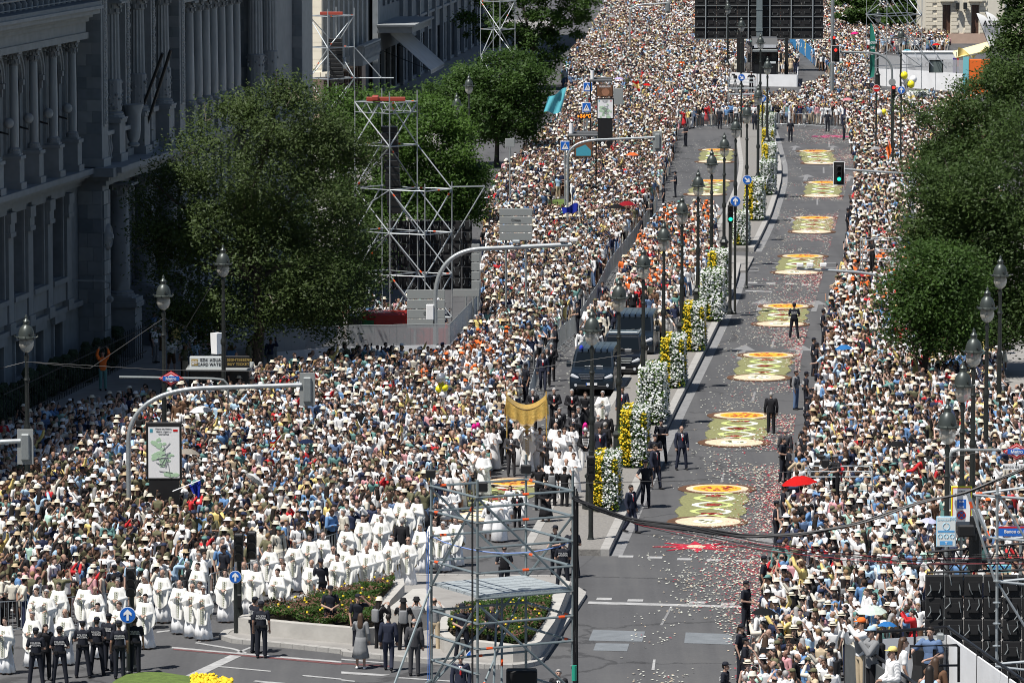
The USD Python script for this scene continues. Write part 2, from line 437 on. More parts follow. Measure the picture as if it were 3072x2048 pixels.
	if mark == 'police':
		f = MB()
		f.mesh(text3('POLICIA', 0.052), (0, 0, 0), rotz_m(PI))
		v, q = f.get()
		v = v + [0, 0.122, 1.30]
		g = MB().add(v, q)
		v2, q2 = MB().mesh(text3('NACIONAL', 0.045), (0, 0, 0), rotz_m(PI)).get()
		g.add(v2 + [0, 0.122, 1.235], q2)
		parts.append(('back_lettering', g.get(), 'c_white', None))
		f = MB().box((0, 0, 1.0), (0.335, 0.25, 0.05))
		for s in (-1, 1):
			f.box((s * 0.17, 0.0, 0.96), (0.05, 0.12, 0.14))
		f.box((0.1, 0.13, 1.0), (0.08, 0.04, 0.1))
		parts.append(('belt', f.get(), 'c_black', None))
		f = MB().box((0.205, -0.02, 1.3), (0.01, 0.05, 0.06))
		parts.append(('sleeve_badge', f.get(), 'c_red', None))
	return parts
def robe(rings, fold=0.08, k=20, n=7, front=0.0, ph=0.0, c=(0, 0), lift=0.0):
	"""A hanging cloth: rings (z, half width, half depth) from the top down."""
	th = np.arange(k) * 2 * PI / k
	V = []
	m = len(rings)
	for i, (z, a, b) in enumerate(rings):
		q = 1 + fold * (i / (m - 1)) * np.sin(n * th + ph + 0.5 * i)
		V.append(np.stack([c[0] + a * q * np.cos(th), c[1] + b * q * np.sin(th) - front * i / (m - 1), z + lift * np.cos(th) ** 2 * (i / (m - 1)) ** 2], 1))
	V = np.vstack(V)
	i, j = np.meshgrid(np.arange(m - 1), np.arange(k), indexing='ij')
	F = np.stack([i * k + j, (i + 1) * k + j, (i + 1) * k + (j + 1) % k, i * k + (j + 1) % k], -1).reshape(-1, 4)
	F = np.vstack([F[:, [0, 1, 2]], F[:, [0, 2, 3]]])
	n0 = len(V)
	V = np.vstack([V, [[c[0], c[1], rings[0][0]], [c[0], c[1] - front, rings[-1][0] + 0.15]]])
	jj = np.arange(k)
	e = (m - 1) * k
	F = np.vstack([F, np.stack([np.full(k, n0), jj, (jj + 1) % k], 1), np.stack([np.full(k, n0 + 1), e + (jj + 1) % k, e + jj], 1)])
	return V, F
def priest(hair='short', hairc='hair_grey', arms=('front', 'front'), skin='skin_a', kind='chasuble', seed=0, glasses=False, candle=False):
	r = np.random.default_rng(seed)
	P = figure(arms=arms, legs='stand', top=None, bottom='robe', skin=skin, hair=hair, hairc=hairc, glasses=glasses)
	ph = r.uniform(0, 6)
	if kind == 'server':      # white alb and surplice with wide sleeves
		P.append(('alb', robe([(1.46, 0.09, 0.08), (1.42, 0.2, 0.12), (1.2, 0.2, 0.14), (1.0, 0.2, 0.16), (0.6, 0.25, 0.21), (0.07, 0.31, 0.27)], 0.09, 22, 8, 0, ph), 'c_alb', None))
	else:
		P.append(('alb', robe([(1.1, 0.18, 0.14), (0.7, 0.21, 0.17), (0.35, 0.25, 0.21), (0.06, 0.29, 0.25)], 0.17, 30, 9, 0, ph), 'c_alb', None))
		# the chasuble: narrow shoulders, widest at the forearms, long in front and behind, short at the sides, hanging in deep folds
		k, th = 48, np.arange(48) * 2 * PI / 48
		ch = [(1.47, 0.08, 0.075), (1.445, 0.14, 0.105), (1.4, 0.215, 0.135), (1.3, 0.26, 0.155), (1.16, 0.3, 0.175), (1.02, 0.34, 0.19), (0.88, 0.35, 0.2), (0.7, 0.33, 0.21), (0.5, 0.3, 0.22)]
		wd = r.uniform(0.88, 1.06)
		def sheet(rings, off):
			V = []
			for i, (z, a_, b_) in enumerate(rings):
				t = np.clip((1.42 - z) / 0.9, 0, 1)
				side = np.abs(np.cos(th)) ** 1.5
				fold = t * (0.15 * np.sin(7 * th + ph + 1.2 * t) + 0.11 * np.sin(13 * th + 2 * ph))
				x = a_ * wd * np.cos(th) * (1 + fold * 0.7) * off
				y = (b_ * np.sin(th) * (1 + fold) - 0.03 * t) * off
				zz = z + 0.42 * side ** 2 * np.clip((1.05 - z) / 0.55, 0, 1)
				V.append(np.stack([x, y, zz], 1))
			V = np.vstack(V)
			i, j = np.meshgrid(np.arange(len(rings) - 1), np.arange(k), indexing='ij')
			return V, np.stack([i * k + j, (i + 1) * k + j, (i + 1) * k + (j + 1) % k, i * k + (j + 1) % k], -1).reshape(-1, 4)
		v, q = sheet(ch, 1.0)
		P.append(('chasuble', (v, np.vstack([q[:, [0, 1, 2]], q[:, [0, 2, 3]]])), 'c_chasuble', None))
		f = MB()
		fr = v.reshape(len(ch), k, 3)[:, 36]
		zs = np.linspace(1.36, 0.55, 13)
		for za, zb in zip(zs[:-1], zs[1:]):
			yy = lambda z: np.interp(z, fr[::-1, 2], fr[::-1, 1]) - 0.016
			for a_ in (0, 1):
				f.box((0.0, yy((za + zb) / 2) - 0.002 * a_, (za + zb) / 2), (0.045, 0.012, (za - zb) * 0.45), R=np.array(trimesh.transformations.rotation_matrix(a_ * PI / 4, [0, 1, 0]))[:3, :3])
			for s in (-1, 1):
				f.add(np.array([[s * 0.055 - 0.007, yy(za), za], [s * 0.055 + 0.007, yy(za), za], [s * 0.055 + 0.007, yy(zb), zb], [s * 0.055 - 0.007, yy(zb), zb]]), [[0, 1, 2, 3]])
		P.append(('orphrey', f.get(), 'c_orphrey', None))
		v, q = sheet(ch[4:], 0.96)
		P.append(('lining', (v, np.vstack([q[:, [0, 2, 1]], q[:, [0, 3, 2]]])), 'c_lining', None))
	B = []
	for s, a in zip((1, -1), arms):
		e, wr = (np.array(q) * [s, 1, 1] for q in ARMS[a])
		sj = np.array([SH * s, 0, EL])
		if kind == 'server':
			B += [hull((sj, 0.07), (e, 0.075)), hull((e, 0.075), (e * 0.2 + wr * 0.8, 0.058), (e * 0.45 + wr * 0.55 + [0, 0, -0.12], 0.04))]
		else:
			B += [hull((sj * [0.9, 1, 1], 0.07), (e, 0.075)), hull((e, 0.078), (e * 0.25 + wr * 0.75 + [0, -0.02, 0], 0.055), (e * 0.6 + wr * 0.4 + [0, 0.02, -0.22], 0.03))]
	P.append(('sleeves', va(union(B)), 'c_alb' if kind == 'server' else 'c_chasuble', None))
	return P
TINT = {}
def define_person(path, parts, smooth=True):
	UsdGeom.Xform.Define(stage, path)
	paths = []
	for nm, mesh, mat, par in parts:
		p = path_for(paths[par] if par is not None else path, nm)
		usdkit.mesh(stage, p, mesh, LOOK(mat), smooth if nm not in ('back_lettering', 'phone', 'orphrey', 'belt', 'sleeve_badge') else False)
		paths.append(p)
def define_tinted(path, parts, mat):
	"""The same person as one small mesh with a colour on every point, for the mass of the crowd."""
	V, F, N, C, n = [], [], [], [], 0
	for nm, mesh, m, par in parts:
		v, f, nn = meshkit.arrays(mesh, True)
		V.append(v), F.append(f + n), N.append(nn)
		C.append(np.broadcast_to(TINT[m], (len(v), 3)))
		n += len(v)
	v, f = np.vstack(V), np.vstack(F)
	me = usdkit.mesh(stage, path, (v, f), LOOK(mat), False)
	me.CreateNormalsAttr(Vt.Vec3fArray.FromNumpy(np.vstack(N).astype(np.float32)))
	me.SetNormalsInterpolation('vertex')
	UsdGeom.PrimvarsAPI(me).CreatePrimvar('tint', Sdf.ValueTypeNames.Color3fArray, 'vertex').Set(Vt.Vec3fArray.FromNumpy(np.vstack(C).astype(np.float32)))
	return me
def cloth(name, c, rough=0.85, var=0.06):
	TINT[name] = np.array(c, float)
	M(name, c, rough, var=var, scale=14, bump=0.05, bscale=14, coord='object', spec=0.25)
for nm, c in dict(c_white=(0.78, 0.78, 0.77), c_offwhite=(0.62, 0.58, 0.49), c_black=(0.012, 0.012, 0.014), c_navy=(0.02, 0.028, 0.065), c_olive=(0.13, 0.125, 0.07), c_blue=(0.12, 0.24, 0.44), c_sky=(0.38, 0.53, 0.68),
                  c_beige=(0.5, 0.4, 0.27), c_red=(0.5, 0.025, 0.03), c_orange=(0.8, 0.16, 0.03), c_yellow=(0.72, 0.56, 0.2), c_grey=(0.2, 0.205, 0.21), c_pink=(0.6, 0.3, 0.32), c_teal=(0.12, 0.25, 0.23), c_green=(0.03, 0.13, 0.06),
                  c_brown=(0.13, 0.07, 0.04), c_denim=(0.11, 0.17, 0.29), c_wine=(0.14, 0.03, 0.045), c_mint=(0.42, 0.62, 0.52), c_alb=(0.8, 0.8, 0.8), c_chasuble=(0.79, 0.78, 0.735), c_lining=(0.58, 0.5, 0.32), c_orphrey=(0.28, 0.3, 0.2),
                  c_straw=(0.5, 0.39, 0.24), c_straw_pale=(0.66, 0.6, 0.47), c_police=(0.014, 0.016, 0.024), c_suit=(0.022, 0.026, 0.045), c_suitblack=(0.014, 0.014, 0.017), c_suitgrey=(0.05, 0.05, 0.055), c_magenta=(0.75, 0.02, 0.25), c_gold=(0.5, 0.36, 0.12)).items():
	cloth(nm, c)
for nm, c in dict(skin_a=(0.4, 0.25, 0.185), skin_b=(0.28, 0.16, 0.11), skin_c=(0.47, 0.31, 0.245), skin_d=(0.1, 0.05, 0.033)).items():
	TINT[nm] = np.array(c)
	M(nm, c, 0.5, spec=0.4)
for nm, c in dict(hair_dark=(0.016, 0.012, 0.01), hair_brown=(0.06, 0.034, 0.02), hair_light=(0.24, 0.15, 0.07), hair_grey=(0.3, 0.29, 0.28), hair_white=(0.55, 0.54, 0.52)).items():
	TINT[nm] = np.array(c)
	M(nm, c, 0.55, spec=0.4)
looks['crowd_tint'] = usdkit.material(stage, '/World/Looks/crowd_tint', {'a': ('attribute', dict(attribute='tint')), 'p': ('principled_bsdf', dict(roughness=0.8, specular_ior_level=0.3))}, [('a.color', 'p.base_color')], surface='p.BSDF')
# ------------------------------------------------------------------ the ground
looks['asphalt'] = usdkit.material(stage, '/World/Looks/asphalt', {
	'g': ('geometry', {}), 'rot': ('mapping', dict(rotation=(0, 0, 0.09), scale=(0.9, 0.035, 1))), 'n1': ('noise_texture', dict(scale=1.0, detail=4.0, roughness=0.6)), 'n2': ('noise_texture', dict(scale=0.22, detail=8.0, roughness=0.7)), 'n3': ('noise_texture', dict(scale=9.0, detail=3.0)),
	'v': ('voronoi_texture', dict(feature='distance_to_edge', scale=0.11)), 'vw': ('vector_math', dict(math_type='multiply_add', vector2=(4.0, 4.0, 0.0))), 'vr': ('rgb_ramp', dict(ramp=[(0.0, (0.55, 0.55, 0.55)), (0.006, (0.6, 0.6, 0.6)), (0.011, (1, 1, 1))])),
	'a': ('math', dict(math_type='multiply_add', value2=0.5)), 'b': ('math', dict(math_type='multiply_add', value2=0.35)), 'c': ('math', dict(math_type='multiply', value2=0.15)),
	'r': ('rgb_ramp', dict(ramp=[(0.3, (0.05, 0.05, 0.052)), (0.5, (0.08, 0.08, 0.082)), (0.7, (0.108, 0.107, 0.105))])), 'm': ('mix', dict(mix_type='multiply', fac=1.0)), 'bp': ('bump', dict(strength=0.25, distance=0.03)), 'p': ('principled_bsdf', dict(roughness=0.82, specular_ior_level=0.4))},
	[('g.position', 'rot.vector'), ('rot.vector', 'n1.vector'), ('g.position', 'n2.vector'), ('g.position', 'n3.vector'), ('n2.color', 'vw.vector1'), ('g.position', 'vw.vector3'), ('vw.vector', 'v.vector'), ('v.distance', 'vr.fac'), ('n1.fac', 'a.value1'), ('n2.fac', 'b.value1'), ('n3.fac', 'c.value1'), ('c.value', 'b.value3'), ('b.value', 'a.value3'), ('a.value', 'r.fac'),
     ('r.color', 'm.color1'), ('vr.color', 'm.color2'), ('m.color', 'p.base_color'), ('n3.fac', 'bp.height'), ('bp.normal', 'p.normal')], surface='p.BSDF')
M('asphalt_patch', (0.075, 0.075, 0.077), 0.85, var=0.15, scale=1.5, bump=0.2, bscale=14)
M('granite', (0.33, 0.32, 0.3), 0.75, var=0.12, scale=6, bump=0.1)
M('paving', (0.25, 0.24, 0.225), 0.8, var=0.15, scale=1.2, bump=0.1)
M('setts', (0.2, 0.19, 0.175), 0.85, var=0.25, scale=9, bump=0.4, bscale=12)
M('paint', (0.34, 0.34, 0.335), 0.7, var=0.3, scale=3)
M('paint_grey', (0.2, 0.2, 0.2), 0.7, var=0.25, scale=3)
M('paint_red', (0.13, 0.05, 0.05), 0.8, var=0.2, scale=3)
M('grass', (0.09, 0.14, 0.025), 0.9, var=0.3, scale=5, bump=0.6, bscale=30)
M('soil', (0.05, 0.035, 0.02), 0.95, var=0.3, scale=4)
M('steel_plate', (0.2, 0.215, 0.225), 0.55, metal=0.2, var=0.15, scale=2, bump=0.2, bscale=20)
AZ_ST = math.radians(5.15)                     # the street runs 5 degrees to the right of the camera's heading
ST, SN = np.array([math.sin(AZ_ST), math.cos(AZ_ST)]), np.array([math.cos(AZ_ST), -math.sin(AZ_ST)])
solid('road_ground', flat_poly([(-700, 60), (700, 60), (900, 1500), (-900, 1500)], 0.0), 'asphalt', kind='structure')
# raised pavement in front of the bank and along the right side
PAVE_L = Polygon([(-16.2 + (140 - 181) * 0.125, 140), (-16.2 + 60 * 0.125, 241), (-7.4, 270), (-2.2, 420), (6, 620), (-60, 620), (-60, 140)])
PAVE_R = Polygon([(11.6, 150), (18.4, 205), (26.0, 262), (33.5, 330), (47, 420), (72, 620), (140, 620), (140, 120), (9.6, 120)])
for nm, pv in (('pavement', PAVE_L), ('pavement', PAVE_R)):
	m = MB().prism(pv, -0.05, 0.13)
	solid(nm, m, 'paving', kind='structure')
prepare(PAVE_L), prepare(PAVE_R)
def ground_z(x, y):
	return 0.13 if (contains_xy(PAVE_L, x, y) or contains_xy(PAVE_R, x, y)) else 0.0
def offset_line(px, d):
	"""A ground polyline moved d metres to its left."""
	p = np.asarray(px, float)
	t = np.gradient(p, axis=0)
	t /= np.linalg.norm(t, axis=1, keepdims=True)
	return p + np.stack([-t[:, 1], t[:, 0]], 1) * d
def ribbon(a, b, z):
	a, b = np.asarray(a), np.asarray(b)
	n = len(a)
	v = np.vstack([np.c_[a, np.full(n, z)], np.c_[b, np.full(n, z)]])
	i = np.arange(n - 1)
	return v, np.stack([i, n + i, n + i + 1, i + 1], 1)
# the planted median: two long pieces and the refuge between them
MED = []
near_edge = [Q('C1', 1800, 715), Q('C1', 1905, 490), (2018, 1254), (2142, 1006), (2205, 870), (2222, 800)]
far_edge = [(2262, 755), Q('A2', 545, 1568), Q('A2', 600, 1440), Q('A2', 660, 1250), Q('A2', 668, 1130), Q('A2', 650, 1060), Q('A2', 620, 940), Q('A2', 590, 850)]
for edge, wide in ((near_edge, 3.1), (far_edge, 3.1)):
	e = np.array([G(x, y, 0.0)[:2] for x, y in edge])
	s_ = np.r_[0, np.cumsum(np.linalg.norm(np.diff(e, axis=0), axis=1))]
	ss = np.linspace(0, s_[-1], 14)
	e = np.stack([np.interp(ss, s_, e[:, 0]), np.interp(ss, s_, e[:, 1])], 1)
	MED.append(e)
	l1, l2, l3 = offset_line(e, 0.32), offset_line(e, wide - 0.32), offset_line(e, wide)
	body = Polygon(np.vstack([e, l3[::-1]])).buffer(0)
	t = Thing('median', None, None, (e[0][0], e[0][1], 0), kind='structure')
	off = np.array([e[0][0], e[0][1], 0])
	mid = MB().prism(Polygon(np.vstack([l1, l2[::-1]])).buffer(0), 0, 0.23).get()
	t.part('paving_bed', (mid[0] - off, mid[1]), 'setts')
	# kerb stones, one by one
	for a_, b_ in ((e, l1), (l2, l3)):
		L = np.linalg.norm(np.diff(a_, axis=0), axis=1).sum()
		nst = int(min(L / 1.0, 110))
		q = np.linspace(0, 1, nst + 1)
		sa = np.linspace(0, 1, len(a_))
		for i in range(nst):
			u0, u1 = q[i] + 0.012 / L, q[i + 1] - 0.012 / L
			c = [np.array([np.interp(u, sa, a_[:, 0]), np.interp(u, sa, a_[:, 1])]) for u in (u0, u1)] + [np.array([np.interp(u, sa, b_[:, 0]), np.interp(u, sa, b_[:, 1])]) for u in (u1, u0)]
			m = MB()
			v = np.array([[*(x - off[:2]), z] for z in (0, 0.24 + RNG.uniform(-0.004, 0.004)) for x in c])
			m.add(v, [[0, 3, 2, 1], [4, 5, 6, 7], [0, 1, 5, 4], [1, 2, 6, 5], [2, 3, 7, 6], [3, 0, 4, 7]])
			t.part('kerb_stone', m, 'granite')
	# the pale gutter line along the kerb
	g0 = offset_line(e, -0.45)
	solid('gutter_line', ribbon(e - (e - g0) * 0.12, g0, 0.004)[0:2], 'paint_grey', kind='structure')
e = np.array(gp([(2158, 812), (2240, 812), (2262, 770), (2180, 765)], 0.12))
solid('refuge', MB().prism(Polygon(e), 0, 0.13), 'paving', kind='structure')
pl = G(2165, 752)
# ------------------------------------------------------------------ marks on the road
def decal(name, pts, m, z=0.008, crop=None):
	p = [Q(crop, *q) for q in pts] if crop else pts
	solid(name, flat_poly(gp(p), z), m, kind='structure')
for x0, x1, y in ((1860, 1960, 717), (2055, 2155, 724), (1025 + 1024 * 2.2403 - 1024 + 1270, 0, 0),)[:2]:
	decal('crossing_dash', [(x0, y + 7), (x1, y + 8), (x1 + 4, y - 5), (x0 + 6, y - 6)], 'paint', crop='C1')
for x0, x1, y in ((-40, 60, 735), (158, 256, 741), (356, 452, 748)):
	decal('crossing_dash', [(x0, y + 7), (x1, y + 8), (x1 + 4, y - 5), (x0 + 6, y - 6)], 'paint', crop='C2')
for x0, x1, y in ((1712, 1815, 1002), (1920, 2026, 1012)):
	decal('crossing_dash', [(x0, y + 8), (x1, y + 9), (x1 + 5, y - 6), (x0 + 7, y - 7)], 'paint', crop='C1')
for x0, x1, y in ((40, 150, 1026), (255, 350, 1036)):
	decal('crossing_dash', [(x0, y + 8), (x1, y + 9), (x1 + 5, y - 6), (x0 + 7, y - 7)], 'paint', crop='C2')
decal('stop_line', [Q('C1', 1655, 1036), Q('C2', 480, 1066), Q('C2', 482, 1052), Q('C1', 1662, 1020)], 'paint')
decal('steel_plate', [(1662, 1283), (2022, 1290), (2042, 1222), (1692, 1210)], 'steel_plate', crop='C1')
decal('steel_plate', [(1692, 1350), (1920, 1354), (1936, 1304), (1712, 1299)], 'steel_plate', crop='C1')
decal('steel_plate', [(10, 1300), (330, 1310), (330, 1240), (20, 1228)], 'steel_plate', crop='C2')
decal('steel_plate', [(682, 492), (1040, 500), (1040, 452), (700, 446)], 'asphalt_patch', crop='B2')
decal('lane_dash', [(2085, 1480), (2105, 1480), (2112, 1410), (2096, 1410)], 'paint', crop='C1')
decal('lane_dash', [(2140, 1180), (2158, 1180), (2230, 1050), (2214, 1050)], 'paint_grey', crop='C1')
for x, y in ((600, 815), (470, 1172), (640, 690), (262, 220)):
	decal('lane_dash', [(x - 10, y), (x + 8, y), (x + 22, y - 62), (x + 8, y - 62)], 'paint_grey', crop='B2' if y > 300 else 'C2')
for x, y in ((948, 1165), (905, 1378), (985, 990)):
	decal('lane_dash', [(x - 6, y), (x + 6, y), (x + 4, y - 40), (x - 6, y - 40)], 'paint_grey', crop='A2')
for x0, y0, x1, y1 in ((438, 380, 500, 372), (560, 384, 622, 376), (690, 388, 745, 380), (800, 394, 860, 386)):
	decal('crossing_dash', [(x0, y0), (x1, y0 + 2), (x1 + 3, y1 + 2), (x0 + 3, y1)], 'paint', crop='B2')
decal('stop_line', [(420, 434), (600, 440), (602, 434), (424, 428)], 'paint', crop='B2')
for y in (242, 274, 296):
	for x in (440, 600, 960):
		decal('crossing_dash', [(x, y + 4), (x + 70, y + 5), (x + 72, y), (x + 3, y - 1)], 'paint_grey', crop='B2')
def arrow(c, x, y, w, m='paint_grey'):
	a = np.array(G(*Q(c, x, y)))[:2]
	k = w / 1.0
	o = [(-0.12, 0), (0.12, 0), (0.12, 3.0), (0.5, 3.0), (0, 5.2), (-0.5, 3.0), (-0.12, 3.0)]
	solid('lane_arrow', flat_poly([tuple(a + SN * (p[0] * k) + ST * (p[1] * k)) for p in o], 0.008), m, kind='structure')
for c, x, y, w in (('B2', 380, 890, 1.25), ('B2', 772, 890, 1.25), ('A2', 820, 1215, 1.2), ('A2', 735, 1500, 1.1), ('B2', 510, 565, 1.2), ('B2', 880, 570, 1.2), ('A2', 745, 1010, 1.0), ('A2', 1000, 1010, 1.0), ('A2', 235, 1450, 1.1), ('A2', 1110, 1220, 1.1)):
	arrow(c, x, y, w)
# bottom left: the broad diagonal stripe, the bus lane line with its red band and the thin lines
decal('lane_stripe', [(1212, 1535), (1285, 1548), (1625, 1385), (1555, 1376)], 'paint', crop='C0')
decal('lane_stripe', [(1150, 1334), (1560, 1372), (2294, 1432), (2294, 1422), (1570, 1362), (1160, 1325)], 'paint', crop='C0')
decal('lane_stripe', [(1160, 1344), (2294, 1446), (2294, 1434), (1170, 1336)], 'paint_red', crop='C0')
decal('lane_stripe', [(0, 1440), (340, 1462), (340, 1452), (0, 1430)], 'paint_red', crop='C1')
for a in ([(1310, 1300), (1560, 1342), (1650, 1368), (1660, 1362), (1570, 1334), (1320, 1294)], [(1470, 1460), (1820, 1492), (1820, 1486), (1480, 1454)], [(2030, 1520), (2294, 1545), (2294, 1538), (2040, 1514)], [(1590, 1360), (1700, 1318), (1712, 1322), (1606, 1366)],
          [(1050, 1230), (1160, 1218), (1260, 1225), (1260, 1218), (1165, 1210), (1055, 1222)], [(1700, 1556), (2294, 1640), (2294, 1600), (1720, 1550)], [(1330, 1290), (1470, 1270), (1470, 1262), (1330, 1282)]):
	decal('lane_stripe', a, 'paint', crop='C0')
for a in ([(0, 1490), (330, 1512), (270, 1520), (0, 1505)], [(0, 1550), (90, 1560), (90, 1553), (0, 1543)], [(380, 1535), (730, 1558), (730, 1551), (390, 1529)], [(0, 1412), (300, 1436), (300, 1430), (0, 1404)]):
	decal('lane_stripe', a, 'paint', crop='C1')
decal('tactile_paving', [(1360, 900), (1470, 905), (1730, 690), (1735, 672), (1580, 672), (1575, 820)], 'asphalt_patch', z=0.006, crop='C1')
decal('bus_lane_mark', [(180, 610), (420, 620), (620, 650), (600, 600), (400, 580), (250, 578)], 'paint_grey', crop='C2')
# ------------------------------------------------------------------ flower carpets of petals on the road
for nm, c in dict(petal_brown=(0.1, 0.045, 0.02), petal_cream=(0.62, 0.5, 0.35), petal_orange=(0.75, 0.36, 0.025), petal_yellow=(0.74, 0.5, 0.03), petal_olive=(0.2, 0.2, 0.085), petal_lime=(0.5, 0.58, 0.2), petal_white=(0.72, 0.73, 0.62), petal_red=(0.36, 0.04, 0.03), petal_crimson=(0.42, 0.012, 0.035)).items():
	M(nm, c, 0.9, var=0.3, scale=12, bump=0.5, bscale=25)
def ragged(c, r, rnd=0.03, k=72, sy=1.0, seed=0):
	r_ = np.random.default_rng(seed)
	w = np.linspace(0, 2 * PI, k, endpoint=False)
	q = r * (1 + r_.uniform(-rnd, rnd, k))
	return np.stack([c[0] + q * np.cos(w), c[1] + q * np.sin(w) * sy], 1)
def disc(c, r, rnd, z, seed, h=0.02):
	return MB().prism(ragged(c, r, rnd, seed=seed), z - h, z)
def blobs(rng, n, r, spread, z):
	m = MB()
	for i in range(n):
		a, d = rng.uniform(0, 2 * PI), spread * math.sqrt(rng.uniform(0, 1))
		m.prism(ragged((d * math.cos(a), d * math.sin(a)), r * rng.uniform(0.6, 1.3), 0.3, 8, seed=int(rng.integers(1e6))), z - 0.012, z)
	return m
def carpet(top, bot, i, side):
	"""An orange disc, a green bed with an interlaced ribbon and a cream disc, laid along the street."""
	a, b = G(*top), G(*bot)
	mid = (a + b) / 2
	d = (a - b)[:2]
	L = np.linalg.norm(d)
	rot = math.atan2(d[1], d[0]) - PI / 2
	R = 1.5 if side == 'right' else 1.5
	rng = np.random.default_rng(i + 5)
	t = Thing('flower_carpet', f'petal carpet of two discs and green bed, {ORD[i]} from the front, {side} lane', 'flower carpet', (mid[0], mid[1], 0.004), rot, 'petal carpets laid along the road')
	bed = []
	H = L / 2
	for s in (1, -1):
		ys = np.linspace(-H + R * 0.5, H - R * 0.5, 60)
		xs = s * (R * 0.74 + 0.2 * np.abs(np.sin(ys / L * 3 * PI)) + rng.uniform(-0.05, 0.05, 60))
		bed += list(zip(xs, ys))[::s]
	t.part('green_bed', MB().prism(bed, 0, 0.02), 'petal_olive')
	for ph, mm in ((0, 'petal_lime'), (PI, 'petal_white')):
		ys = np.linspace(-H + R * 0.8, H - R * 0.8, 70)
		xc = R * 0.45 * np.sin((ys + H) / (2 * H) * 5 * PI + ph)
		wv = 0.115 + rng.uniform(-0.03, 0.03, 70)
		P0 = np.stack([xc, ys], 1)
		tt = np.gradient(P0, axis=0)
		tt /= np.linalg.norm(tt, axis=1, keepdims=True)
		nn = np.stack([-tt[:, 1], tt[:, 0]], 1)
		a_, b_ = P0 - nn * wv[:, None], P0 + nn * wv[:, None]
		t.part('petal_ribbon', ribbon(b_, a_, 0.026 if ph else 0.032), mm)
	for q in (-0.36, 0, 0.36):
		m = blobs(rng, 14, 0.08, 0.28, 0.042)
		v, f = m.get()
		t.part('red_flower', (v * [1.25, 0.9, 1] + [0, q * (L - 1.4 * R), 0], f), 'petal_red', kind='stuff')
	for y, inner, mm in ((H, 0.62, 'petal_orange'), (-H, 0.36, 'petal_white')):
		c = (0, y)
		t.part('disc_rim', disc(c, R, 0.02, 0.028, i), 'petal_brown')
		t.part('disc_field', disc(c, R * 0.8, 0.01, 0.036, i + 1), 'petal_cream')
		t.part('disc_centre', disc(c, R * inner, 0.02, 0.044, i + 2), mm)
		m = blobs(rng, 26 if inner > 0.5 else 12, 0.08, R * inner * 0.8, 0.054)
		v, f = m.get()
		t.part('disc_emblem', (v + [0, y, 0], f), 'petal_red' if inner > 0.5 else 'petal_olive', kind='stuff')
ORD = ['first', 'second', 'third', 'fourth', 'fifth', 'sixth', 'seventh', 'eighth', 'ninth', 'tenth', 'eleventh', 'twelfth', 'thirteenth', 'fourteenth', 'fifteenth', 'sixteenth', 'seventeenth', 'eighteenth', 'nineteenth', 'twentieth']
for i, (tp, bt) in enumerate([(Q('C2', 232, 268), Q('C2', 170, 489)), (Q('B2', 398, 1272), Q('B2', 345, 1454)), (Q('B2', 575, 866), Q('B2', 515, 1017)), (Q('B2', 692, 537), Q('B2', 655, 657)), (Q('B2', 808, 201), Q('B2', 765, 310)),
                              (Q('A2', 885, 1467), Q('A2', 866, 1560)), (Q('A2', 955, 1229), Q('A2', 935, 1319)), (Q('A2', 890, 1018), Q('A2', 925, 1099))]):
	carpet(tp, bt, i, 'right')
for i, (tp, bt) in enumerate([(Q('C1', 1170, 225), Q('C1', 905, 455)), (Q('A2', 120, 1455), Q('B2', 40, 60)), (Q('A2', 205, 1218), Q('A2', 150, 1308)), (Q('A2', 235, 1010), Q('A2', 215, 1090))]):
	carpet(tp, bt, i, 'left')
# the red petal star on the crossing and the pink drawing at the far barrier
c = G(*Q('C2', 90, 655))
m = MB()
pts = []
for k in range(16):
	a, r = k * PI / 8, (1.35 if k % 2 == 0 else 0.5)
	pts.append((r * 1.15 * math.cos(a), r * math.sin(a)))
t = Thing('petal_star', 'red petal star with a cream heart on the pedestrian crossing', 'flower carpet', (c[0], c[1], 0.004))
t.part('red_petals', m.prism(pts, 0, 0.02), 'petal_crimson')
t.part('cream_heart', disc((0, 0), 0.33, 0.05, 0.03, 3), 'petal_cream')
c = G(*Q('A2', 1010, 920))
v, f = blobs(np.random.default_rng(2), 40, 0.2, 1.6, 0.03).get()
M('petal_pink', (0.55, 0.05, 0.2), 0.9)
solid('pink_petals', (v + [c[0], c[1], 0], f), 'petal_pink', kind='stuff')
# ------------------------------------------------------------------ loose petals strewn over the road
def strewn(name, n, m, seed, red=False):
	r = np.random.default_rng(seed)
	V, F = [], []
	k = 0
	while k < n:
		y = 118 + 270 * r.uniform() ** 1.25 + 20
		s_ = (y - 140)
		right = np.interp(y, [140, 175, 205, 240, 300, 390], [7.6, 9.0, 11.6, 14.0, 19.2, 27.0])
		left = np.interp(y, [140, 175, 205, 240, 300, 390], [2.2, 4.4, 7.0, 9.6, 14.2, 20.0])
		q = r.beta(2.4, 1.0) if not red else r.beta(4.5, 1.0)
		x = left + (right - left) * q
		if meshkit.noise(np.array([x * 0.5, y * 0.25, 0]), 3) + r.uniform(-0.25, 0.25) < (0.5 if not red else 0.55):
			continue
		a = r.uniform(0, 2 * PI)
		w, l = r.uniform(0.014, 0.034), r.uniform(0.022, 0.058)
		ca, sa = math.cos(a), math.sin(a)
		base = np.array([[-w, -l], [w, -l * 0.6], [w * 0.7, l], [-w, l * 0.7]])
		v = base @ np.array([[ca, sa], [-sa, ca]]) + [x, y]
		z = 0.03 + r.uniform(0, 0.02, 4)
		V.append(np.c_[v, z])
		F.append(np.array([[0, 1, 2, 3]]) + 4 * k)
		k += 1
	solid(name, (np.vstack(V), np.vstack(F)), m, kind='stuff')
strewn('loose_white_petals', 9500, 'petal_white', 11)
